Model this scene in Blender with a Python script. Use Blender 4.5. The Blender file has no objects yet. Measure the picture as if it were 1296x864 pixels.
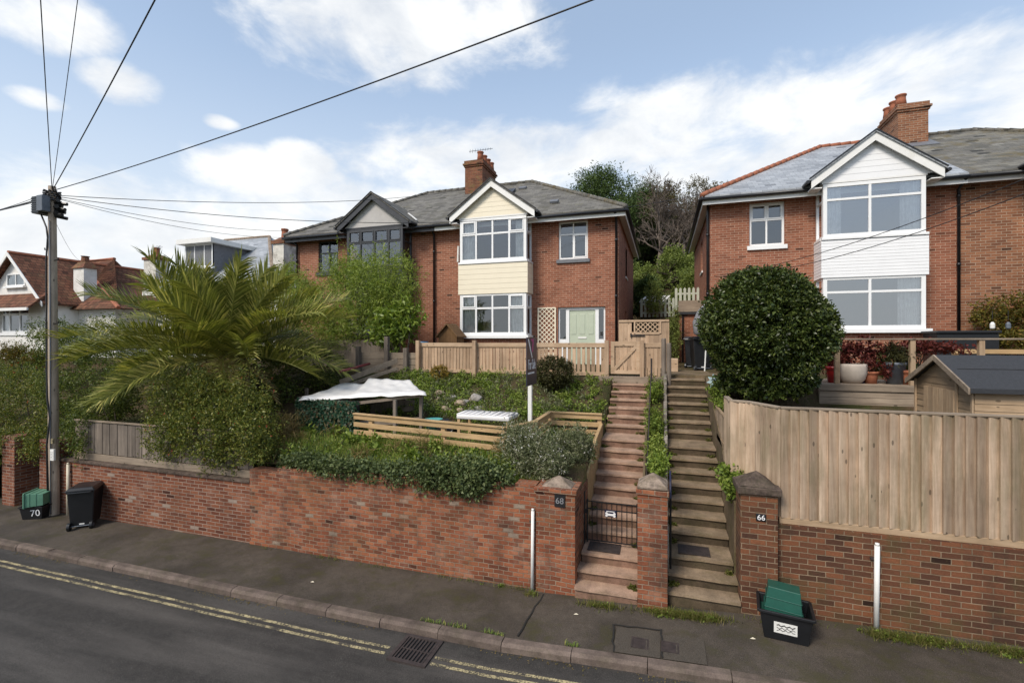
import bpy, math, random
import numpy as np
from mathutils import Vector, Matrix

SC = bpy.context.scene
C = SC.collection
R = random.Random(11)
rng = np.random.default_rng(11)
rad = math.radians
TH, F, CZ = rad(17.9), 594.0, 3.9          # camera yaw, focal length in photo pixels, camera height
cT, sT = math.cos(TH), math.sin(TH)


def P(px, py, Y):
    """surveyed point: photo position of something standing at distance Y from the camera's street line"""
    u, v = (px - 648) / F, (432 - py) / F
    d = Y / (cT + u * sT)
    return Vector(((-sT + u * cT) * d, Y, CZ + v * d))


def PX(px, Y):
    return P(px, 432, Y).x


def gz(X):
    """height of the street, which climbs gently to the right"""
    return float(np.interp(X, [-60, -12, -4, -2, 1.0, 4, 40], [-.5, -.05, -.01, .02, .19, .28, .9]))


# ------------------------------------------------------------------ mesh helpers
ORG = {}


def org(o):
    return ORG.get(o.name, Vector((0, 0, 0))) if o else Vector((0, 0, 0))


def finish(o, mat, parent, origin):
    C.objects.link(o)
    if mat:
        o.data.materials.append(mat)
    if parent:
        o.parent = parent
        ORG[o.name] = org(parent)
    else:
        o.location = origin
        ORG[o.name] = Vector(origin)
    return o


class MB:
    def __init__(s):
        s.v, s.f = [], []

    def add(s, vs, fs):
        b = len(s.v)
        s.v += [tuple(v) for v in vs]
        s.f += [tuple(b + i for i in f) for f in fs]

    def box(s, x0, x1, y0, y1, z0, z1):
        s.add([(x0, y0, z0), (x1, y0, z0), (x1, y1, z0), (x0, y1, z0), (x0, y0, z1), (x1, y0, z1), (x1, y1, z1), (x0, y1, z1)],
              [(3, 2, 1, 0), (4, 5, 6, 7), (0, 1, 5, 4), (1, 2, 6, 5), (2, 3, 7, 6), (3, 0, 4, 7)])

    def lbox(s, O, A, N, a0, a1, n0, n1, z0, z1):
        """box in a wall frame: along A, outward N, up z"""
        O, A, N = Vector(O), Vector(A), Vector(N)
        vs = []
        for z in (z0, z1):
            for (a, n) in ((a0, n1), (a1, n1), (a1, n0), (a0, n0)):
                p = O + A * a + N * n
                vs.append((p.x, p.y, p.z + z))
        fs = [(3, 2, 1, 0), (4, 5, 6, 7), (0, 1, 5, 4), (1, 2, 6, 5), (2, 3, 7, 6), (3, 0, 4, 7)]
        if A.cross(N).z > 0:
            fs = [f[::-1] for f in fs]
        s.add(vs, fs)

    def beam(s, a, b, w, h, up=(0, 0, 1)):
        a, b = Vector(a), Vector(b)
        t = (b - a).normalized()
        sd = t.cross(Vector(up))
        if sd.length < 1e-4:
            sd = t.cross(Vector((0, 1, 0)))
        sd.normalize()
        n = sd.cross(t)
        vs = [p + sd * (i * w / 2) + n * (j * h / 2) for p in (a, b) for (i, j) in ((-1, -1), (1, -1), (1, 1), (-1, 1))]
        s.add(vs, [(3, 2, 1, 0), (4, 5, 6, 7), (0, 1, 5, 4), (1, 2, 6, 5), (2, 3, 7, 6), (3, 0, 4, 7)])

    def tube(s, pts, r, n=8):
        pts = [Vector(p) for p in pts]
        rs = r if isinstance(r, (list, tuple)) else [r] * len(pts)
        vs, fs = [], []
        ref = None
        for i, p in enumerate(pts):
            t = (pts[min(i + 1, len(pts) - 1)] - pts[max(i - 1, 0)]).normalized()
            if ref is None:
                ref = t.cross(Vector((0, 0, 1)))
                if ref.length < 1e-3:
                    ref = Vector((1, 0, 0))
            a = (ref - t * ref.dot(t)).normalized()
            ref = a
            b = t.cross(a)
            for k in range(n):
                q = 2 * math.pi * k / n
                vs.append(p + a * (math.cos(q) * rs[i]) + b * (math.sin(q) * rs[i]))
        for i in range(len(pts) - 1):
            for k in range(n):
                fs.append((i * n + k, i * n + (k + 1) % n, (i + 1) * n + (k + 1) % n, (i + 1) * n + k))
        fs.append(tuple(range(n))[::-1])
        fs.append(tuple((len(pts) - 1) * n + k for k in range(n)))
        s.add(vs, fs)

    def lathe(s, c, prof, n=20):
        c = Vector(c)
        vs = [c + Vector((r * math.cos(2 * math.pi * k / n), r * math.sin(2 * math.pi * k / n), z)) for (r, z) in prof for k in range(n)]
        fs = [(i * n + k, i * n + (k + 1) % n, (i + 1) * n + (k + 1) % n, (i + 1) * n + k) for i in range(len(prof) - 1) for k in range(n)]
        fs.append(tuple((len(prof) - 1) * n + k for k in range(n)))
        fs.append(tuple(range(n))[::-1])
        s.add(vs, fs)

    def prism(s, pts, vec):
        """polygon extruded by vec"""
        n = len(pts)
        vec = Vector(vec)
        pts = [Vector(p) for p in pts]
        vs = pts + [p + vec for p in pts]
        fs = [tuple(range(n))[::-1], tuple(n + i for i in range(n))]
        fs += [(i, (i + 1) % n, n + (i + 1) % n, n + i) for i in range(n)]
        s.add(vs, fs)

    def pyramid(s, x0, x1, y0, y1, z0, z1):
        s.add([(x0, y0, z0), (x1, y0, z0), (x1, y1, z0), (x0, y1, z0), ((x0 + x1) / 2, (y0 + y1) / 2, z1)],
              [(3, 2, 1, 0), (0, 1, 4), (1, 2, 4), (2, 3, 4), (3, 0, 4)])

    def jitter(s, a, b0=0):
        s.v[b0:] = [(x + R.uniform(-a, a), y + R.uniform(-a, a), z + R.uniform(-a, a)) for x, y, z in s.v[b0:]]

    def build(s, name, mat, parent=None, origin=(0, 0, 0), smooth=False, bevel=0):
        o0 = org(parent) if parent else Vector(origin)
        me = bpy.data.meshes.new(name)
        me.from_pydata([(v[0] - o0.x, v[1] - o0.y, v[2] - o0.z) for v in s.v], [], s.f)
        me.update()
        if smooth:
            me.polygons.foreach_set('use_smooth', [True] * len(me.polygons))
        o = finish(bpy.data.objects.new(name, me), mat, parent, origin)
        if bevel:
            m = o.modifiers.new('bevel', 'BEVEL')
            m.width = bevel
            m.segments = 2
            m.limit_method = 'ANGLE'
        return o


def mesh_np(name, V, Q, mat, parent=None, origin=(0, 0, 0)):
    o0 = org(parent) if parent else Vector(origin)
    V = np.asarray(V, dtype=np.float32) - np.array(o0, dtype=np.float32)
    Q = np.asarray(Q, dtype=np.int32)
    me = bpy.data.meshes.new(name)
    k = Q.shape[1]
    me.vertices.add(len(V))
    me.vertices.foreach_set('co', V.ravel())
    me.loops.add(Q.size)
    me.loops.foreach_set('vertex_index', Q.ravel())
    me.polygons.add(len(Q))
    me.polygons.foreach_set('loop_start', np.arange(0, Q.size, k, dtype=np.int32))
    me.polygons.foreach_set('loop_total', np.full(len(Q), k, dtype=np.int32))
    me.update(calc_edges=True)
    return finish(bpy.data.objects.new(name, me), mat, parent, origin)


def tag(o, label, cat, group=None):
    o['label'] = label
    o['category'] = cat
    if group:
        o['group'] = group
    return o


def struct(o):
    o['kind'] = 'structure'
    return o


def stuff(o, label, cat):
    tag(o, label, cat)
    o['kind'] = 'stuff'
    return o


def thing(name, label, cat, loc=(0, 0, 0), group=None):
    o = bpy.data.objects.new(name, None)
    o.empty_display_size = .2
    C.objects.link(o)
    o.location = loc
    ORG[o.name] = Vector(loc)
    return tag(o, label, cat, group)


def dup(root, loc, rotz=0, label=None, scale=None):
    def cp(o, par):
        c = o.copy()
        C.objects.link(c)
        c.parent = par
        for ch in list(o.children):
            cp(ch, c)
        return c
    r = cp(root, None)
    r.location = loc
    r.rotation_euler = (0, 0, rotz)
    if label:
        r['label'] = label
    if scale:
        r.scale = scale if isinstance(scale, tuple) else (scale,) * 3
    return r


def text(body, size, mat, parent, O, A, U, name='lettering', ext=.002, align='CENTER', sx=1.0):
    """flat raised lettering; A = reading direction, U = up"""
    cu = bpy.data.curves.new('lettering', 'FONT')
    cu.body, cu.size, cu.extrude, cu.align_x, cu.align_y = body, size, ext, align, 'CENTER'
    to = bpy.data.objects.new('lettering_tmp', cu)
    C.objects.link(to)
    bpy.context.view_layer.update()
    me = bpy.data.meshes.new_from_object(to.evaluated_get(bpy.context.evaluated_depsgraph_get()))
    bpy.data.objects.remove(to)
    A, U = Vector(A).normalized(), Vector(U).normalized()
    N = A.cross(U)
    M = Matrix(((A.x * sx, U.x, N.x, O[0]), (A.y * sx, U.y, N.y, O[1]), (A.z * sx, U.z, N.z, O[2]), (0, 0, 0, 1)))
    me.transform(Matrix.Translation(-org(parent)) @ M)
    me.name = name
    me.materials.clear()
    return finish(bpy.data.objects.new(name, me), mat, parent, (0, 0, 0))


# ------------------------------------------------------------------ materials
class NT:
    def __init__(s, name):
        s.m = bpy.data.materials.new(name)
        s.m.use_nodes = True
        s.t = s.m.node_tree
        s.b = s.t.nodes['Principled BSDF']
        s.out = s.t.nodes['Material Output']

    def n(s, typ, **kw):
        nd = s.t.nodes.new(typ)
        for k, v in kw.items():
            setattr(nd, k, v)
        return nd

    def l(s, a, b):
        s.t.links.new(a, b)

    def math(s, op, a, b=None, c=None, clamp=False):
        nd = s.n('ShaderNodeMath', operation=op, use_clamp=clamp)
        for i, q in enumerate((a, b, c)):
            if q is None:
                continue
            if isinstance(q, (int, float)):
                nd.inputs[i].default_value = q
            else:
                s.l(q, nd.inputs[i])
        return nd.outputs[0]

    def mix(s, fac, a, b, blend='MIX'):
        nd = s.n('ShaderNodeMix', data_type='RGBA', blend_type=blend)
        for i, q in ((0, fac), (6, a), (7, b)):
            if isinstance(q, (int, float)):
                nd.inputs[i].default_value = q
            elif isinstance(q, (tuple, list)):
                nd.inputs[i].default_value = (*q[:3], 1)
            else:
                s.l(q, nd.inputs[i])
        return nd.outputs[2]

    def noise(s, vec, scale, detail=4, rough=.6, dist=0):
        nd = s.n('ShaderNodeTexNoise')
        nd.inputs['Scale'].default_value = scale
        nd.inputs['Detail'].default_value = detail
        nd.inputs['Roughness'].default_value = rough
        nd.inputs['Distortion'].default_value = dist
        if vec is not None:
            s.l(vec, nd.inputs['Vector'])
        return nd.outputs[0]

    def ramp(s, fac, stops, interp='LINEAR'):
        nd = s.n('ShaderNodeValToRGB')
        nd.color_ramp.interpolation = interp
        e = nd.color_ramp.elements
        while len(e) < len(stops):
            e.new(.5)
        for i, (p, c) in enumerate(stops):
            e[i].position = p
            e[i].color = (*c[:3], 1) if isinstance(c, (tuple, list)) else (c, c, c, 1)
        s.l(fac, nd.inputs[0])
        return nd.outputs[0]

    def step(s, fac, lo, hi):
        nd = s.n('ShaderNodeMapRange')
        nd.inputs[1].default_value, nd.inputs[2].default_value = lo, hi
        s.l(fac, nd.inputs[0])
        return nd.outputs[0]

    def pos(s):
        return s.n('ShaderNodeNewGeometry').outputs['Position']

    def vmul(s, vec, v):
        nd = s.n('ShaderNodeVectorMath', operation='MULTIPLY')
        s.l(vec, nd.inputs[0])
        nd.inputs[1].default_value = v
        return nd.outputs[0]

    def bump(s, h, strength=.3, dist=.01, nrm=None):
        nd = s.n('ShaderNodeBump')
        nd.inputs['Strength'].default_value = strength
        nd.inputs['Distance'].default_value = dist
        s.l(h, nd.inputs['Height'])
        if nrm is not None:
            s.l(nrm, nd.inputs['Normal'])
        return nd.outputs[0]

    def setb(s, col=None, rough=None, nrm=None, metal=None, spec=None):
        for k, v in (('Base Color', col), ('Roughness', rough), ('Normal', nrm), ('Metallic', metal), ('Specular IOR Level', spec)):
            if v is None:
                continue
            if isinstance(v, (int, float)):
                s.b.inputs[k].default_value = v
            elif isinstance(v, tuple):
                s.b.inputs[k].default_value = (*v[:3], 1)
            else:
                s.l(v, s.b.inputs[k])


def S(r, g, b):
    """sRGB 0-255 -> linear"""
    return tuple((c / 255 / 12.92) if c <= 10 else (((c / 255 + .055) / 1.055) ** 2.4) for c in (r, g, b))


def M_plain(name, c, rough=.55, var=.25, scale=6, bump=.0, metal=0, spec=.5, dirt=None):
    t = NT(name)
    p = t.pos()
    n = t.noise(p, scale, 5, .65)
    c2 = tuple(x * (1 - var) for x in c)
    col = t.mix(t.step(n, .35, .65), c2, c)
    if dirt:
        d = t.noise(p, scale * .35, 6, .7)
        col = t.mix(t.step(d, .52, .72), col, dirt)
    t.setb(col, rough, t.bump(t.noise(p, scale * 12, 3), bump, .004) if bump else None, metal, spec)
    return t.m


def wall_uv(t, warp=0.0):
    g = t.n('ShaderNodeNewGeometry')
    sp = t.n('ShaderNodeSeparateXYZ')
    t.l(g.outputs['Position'], sp.inputs[0])
    sn = t.n('ShaderNodeSeparateXYZ')
    t.l(g.outputs['True Normal'], sn.inputs[0])
    side = t.math('GREATER_THAN', t.math('ABSOLUTE', sn.outputs[0]), t.math('ABSOLUTE', sn.outputs[1]))
    u = t.math('ADD', t.math('MULTIPLY', sp.outputs[0], t.math('SUBTRACT', 1.0, side)), t.math('MULTIPLY', sp.outputs[1], side))
    top = t.math('GREATER_THAN', t.math('ABSOLUTE', sn.outputs[2]), .92)
    v = t.math('ADD', t.math('MULTIPLY', sp.outputs[2], t.math('SUBTRACT', 1.0, top)), t.math('MULTIPLY', sp.outputs[1], top))
    cb = t.n('ShaderNodeCombineXYZ')
    t.l(u, cb.inputs[0])
    t.l(v, cb.inputs[1])
    vec = cb.outputs[0]
    if warp:
        nz = t.n('ShaderNodeTexNoise')
        nz.inputs['Scale'].default_value = 2.2
        nz.inputs['Detail'].default_value = 4
        t.l(g.outputs['Position'], nz.inputs['Vector'])
        a = t.n('ShaderNodeVectorMath', operation='MULTIPLY_ADD')
        t.l(nz.outputs['Color'], a.inputs[0])
        a.inputs[1].default_value = (warp, warp, 0)
        t.l(vec, a.inputs[2])
        vec = a.outputs[0]
    return g.outputs['Position'], vec


def M_brick(name, c1, c2, c3, mortar, bw=.225, bh=.075, ms=.005, warp=0.0, rough=.85, stain=(.03, .028, .02), stain_amt=.3,
            pale=None, pale_amt=.0, moss=None, moss_amt=0, bmp=.5, squash=1.0, smooth=.15, vrow=1.0):
    t = NT(name)
    p, vec = wall_uv(t, warp)

    def bt(a, b, m):
        n = t.n('ShaderNodeTexBrick')
        n.squash = squash
        n.squash_frequency = 2
        t.l(vec, n.inputs['Vector'])
        for k, v in (('Color1', a), ('Color2', b), ('Mortar', m)):
            n.inputs[k].default_value = (*v[:3], 1)
        for k, v in (('Scale', 1), ('Mortar Size', ms), ('Mortar Smooth', smooth), ('Bias', 0), ('Brick Width', bw), ('Row Height', bh)):
            n.inputs[k].default_value = v
        return n
    b1 = bt((0, 0, 0), (1, 1, 1), (.5, .5, .5))
    odd = [(.972, c3), (.985, pale)] if pale else [(1, c3)]
    tint = t.ramp(b1.outputs['Color'], [(0, tuple(x * .3 for x in c1)), (.03, c1), (.5, c2)] + odd)  # darkest few units imitate shaded hollows of missing bricks by colour
    fine = t.noise(p, 38, 4, .7)
    tint = t.mix(.55, tint, t.ramp(fine, [(.3, .45), (.7, 1.0)]), 'MULTIPLY')
    broad = t.noise(p, 1.3, 5, .6)
    tint = t.mix(.5, tint, t.ramp(broad, [(.3, .65), (.7, 1.15)]), 'MULTIPLY')
    mcol = t.mix(t.step(t.noise(p, 3.1, 4), .35, .7), tuple(x * .6 for x in mortar), mortar)
    col = t.mix(b1.outputs['Fac'], tint, mcol)
    if pale:
        pn = t.noise(p, 2.6, 6, .72)
        f2 = t.math('MULTIPLY', t.step(pn, .52, .76), pale_amt * .85, clamp=True)
        col = t.mix(f2, col, pale)
    sn = t.noise(t.vmul(p, (1, 1, .45)), 1.7, 7, .7)
    col = t.mix(t.math('MULTIPLY', t.step(sn, .5, .72), stain_amt), col, stain)
    if moss:
        mn = t.noise(p, 1.9, 7, .75)
        col = t.mix(t.math('MULTIPLY', t.step(mn, .5, .68), moss_amt), col, moss)
    h = t.math('ADD', t.math('MULTIPLY', b1.outputs['Fac'], -1.0), t.math('MULTIPLY', fine, .5))
    t.setb(col, rough, t.bump(h, bmp, .012), spec=.25)
    return t.m


def M_wood(name, c1, c2, axis=2, rough=.75, knots=.6, dark=(.02, .015, .01), isl=.5, grain=14, algae=0):
    t = NT(name)
    g = t.n('ShaderNodeNewGeometry')
    ri = g.outputs['Random Per Island']
    sc = [grain, grain, grain]
    sc[axis] = grain * .07
    off = t.n('ShaderNodeVectorMath', operation='MULTIPLY_ADD')
    cb = t.n('ShaderNodeCombineXYZ')
    for i in range(3):
        t.l(ri, cb.inputs[i])
    t.l(cb.outputs[0], off.inputs[0])
    off.inputs[1].default_value = (37, 53, 71)
    t.l(t.vmul(g.outputs['Position'], tuple(sc)), off.inputs[2])
    gn = t.noise(off.outputs[0], 1.0, 6, .7, .6)
    col = t.mix(t.step(gn, .3, .7), c1, c2)
    col = t.mix(1.0, col, t.ramp(ri, [(0, 1 - isl), (.5, 1 - isl * .3), (1, 1 + isl * .25)]), 'MULTIPLY')
    sk = [7, 7, 7]
    sk[axis] = 3.2
    off2 = t.n('ShaderNodeVectorMath', operation='MULTIPLY_ADD')
    t.l(cb.outputs[0], off2.inputs[0])
    off2.inputs[1].default_value = (11, 17, 23)
    t.l(t.vmul(g.outputs['Position'], tuple(sk)), off2.inputs[2])
    vo = t.n('ShaderNodeTexVoronoi')
    vo.inputs['Scale'].default_value = 1.0
    t.l(off2.outputs[0], vo.inputs['Vector'])
    kn = t.math('LESS_THAN', vo.outputs['Distance'], .11)
    col = t.mix(t.math('MULTIPLY', kn, knots), col, dark)
    br = t.noise(g.outputs['Position'], 1.6, 5, .7)
    col = t.mix(.55, col, t.ramp(br, [(.3, .55), (.65, 1.1)]), 'MULTIPLY')
    if algae:
        al = t.noise(t.vmul(g.outputs['Position'], (3, 3, .8)), 1.0, 6, .7)
        col = t.mix(t.math('MULTIPLY', t.step(al, .48, .7), algae), col, (.13, .125, .06))
    t.setb(col, rough, t.bump(gn, .35, .006), spec=.25)
    return t.m


LEAF_GAIN = dict(palm_leaf=2.0, dead_palm_leaf=1.6, box_leaf=1.5, hedge_leaf=1.9, flowering_hedge_leaf=1.75, trailing_leaf2=1, bamboo_leaf=1.75, glossy_leaf=1.35, trailing_leaf=1.25, rosemary_leaf=1.5, ground_cover_leaf=1.75, grass_blade=1.8, conifer_leaf=2.5, hill_shrub_leaf=2.7, weed_blade=1.2)


def M_leaf(name, cols, rough=.5, trans=.3, spec=.4, var=.4):
    gq = LEAF_GAIN.get(name, 1.2)
    cols = [(c[0] * gq * 1.04, c[1] * gq, c[2] * gq * .85) for c in cols]
    t = NT(name)
    g = t.n('ShaderNodeNewGeometry')
    col = t.ramp(g.outputs['Random Per Island'], [(i / max(1, len(cols) - 1), c) for i, c in enumerate(cols)])
    nz = t.noise(g.outputs['Position'], 2.3, 3, .6)
    col = t.mix(var, col, t.ramp(nz, [(.3, .5), (.7, 1.25)]), 'MULTIPLY')
    t.setb(col, rough, spec=spec * .6)
    tr = t.n('ShaderNodeBsdfTranslucent')
    t.l(t.mix(1.0, col, (1.25, 1.3, .6), 'MULTIPLY'), tr.inputs[0])
    mx = t.n('ShaderNodeMixShader')
    mx.inputs[0].default_value = trans
    t.l(t.b.outputs[0], mx.inputs[1])
    t.l(tr.outputs[0], mx.inputs[2])
    t.l(mx.outputs[0], t.out.inputs[0])
    return t.m


def M_glass(name, refl=.3, tint=(.75, .8, .82)):
    t = NT(name)
    gl = t.n('ShaderNodeBsdfGlossy')
    gl.inputs['Roughness'].default_value = .02
    gl.inputs['Color'].default_value = (.9, .93, .97, 1)
    tr = t.n('ShaderNodeBsdfTransparent')
    tr.inputs[0].default_value = (*tint, 1)
    fr = t.n('ShaderNodeFresnel')
    fr.inputs[0].default_value = 1.5
    nz = t.noise(t.pos(), 1.1, 1)
    nb = t.bump(nz, .2, .06)
    t.l(nb, gl.inputs['Normal'])
    f = t.math('ADD', fr.outputs[0], refl, clamp=True)
    mx = t.n('ShaderNodeMixShader')
    t.l(f, mx.inputs[0])
    t.l(tr.outputs[0], mx.inputs[1])
    t.l(gl.outputs[0], mx.inputs[2])
    t.l(mx.outputs[0], t.out.inputs[0])
    return t.m


def M_asphalt(name, c1, c2, patch, moss=None, moss_amt=.5, rough=.8, streak=False):
    t = NT(name)
    p = t.pos()
    fine = t.noise(p, 90, 3, .8)
    mid = t.noise(p, 7, 5, .65)
    big = t.noise(t.vmul(p, (.25, 1.6, 1)) if streak else p, 1.1, 5, .6)
    col = t.mix(t.step(mid, .3, .7), c1, c2)
    col = t.mix(t.step(big, .45, .7), col, patch)
    col = t.mix(.85, col, t.ramp(fine, [(.3, .35), (.7, 1.5)]), 'MULTIPLY')
    sp = t.noise(p, 140, 1, .5)
    col = t.mix(t.math('MULTIPLY', t.step(sp, .64, .72), .5), col, (.2, .19, .17))
    if moss:
        mn = t.noise(p, 2.2, 8, .75)
        col = t.mix(t.math('MULTIPLY', t.step(mn, .5, .7), moss_amt), col, moss)
    t.setb(col, t.ramp(big, [(.35, rough), (.7, rough - .15)]), t.bump(fine, .6, .006), spec=.3)
    return t.m


def M_worn(name, c, under):
    t = NT(name)
    p = t.pos()
    n = t.math('ADD', t.math('MULTIPLY', t.noise(p, 45, 4, .75), .6), t.math('MULTIPLY', t.noise(p, 5, 5, .7), .4))
    col = t.mix(t.step(n, .445, .57), under, c)
    t.setb(col, .8, t.bump(t.noise(p, 90, 3, .8), .6, .006), spec=.3)
    return t.m


def M_ground(name, a, b, c):
    t = NT(name)
    p = t.pos()
    col = t.mix(t.step(t.noise(p, 1.4, 6, .65), .4, .62), a, b)
    col = t.mix(t.step(t.noise(p, 5, 6, .7), .5, .68), col, c)
    t.setb(col, .95, t.bump(t.noise(p, 22, 6, .7), 1.0, .05), spec=.1)
    return t.m


def M_conc(name, c, moss, amt, dark=.45, scale=3.5):
    t = NT(name)
    p = t.pos()
    g = t.n('ShaderNodeNewGeometry')
    n = t.noise(p, scale, 7, .7)
    col = t.mix(t.step(n, .32, .68), tuple(x * dark for x in c), c)
    col = t.mix(t.math('MULTIPLY', t.step(t.noise(p, scale * .7, 7, .75), .48, .66), amt), col, moss)
    col = t.mix(.5, col, t.ramp(t.noise(p, 60, 3, .7), [(.3, .5), (.7, 1.2)]), 'MULTIPLY')
    col = t.mix(1.0, col, t.ramp(g.outputs['Random Per Island'], [(0, .8), (1, 1.15)]), 'MULTIPLY')
    t.setb(col, .9, t.bump(t.noise(p, 30, 5, .7), .6, .01), spec=.2)
    return t.m


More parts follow.
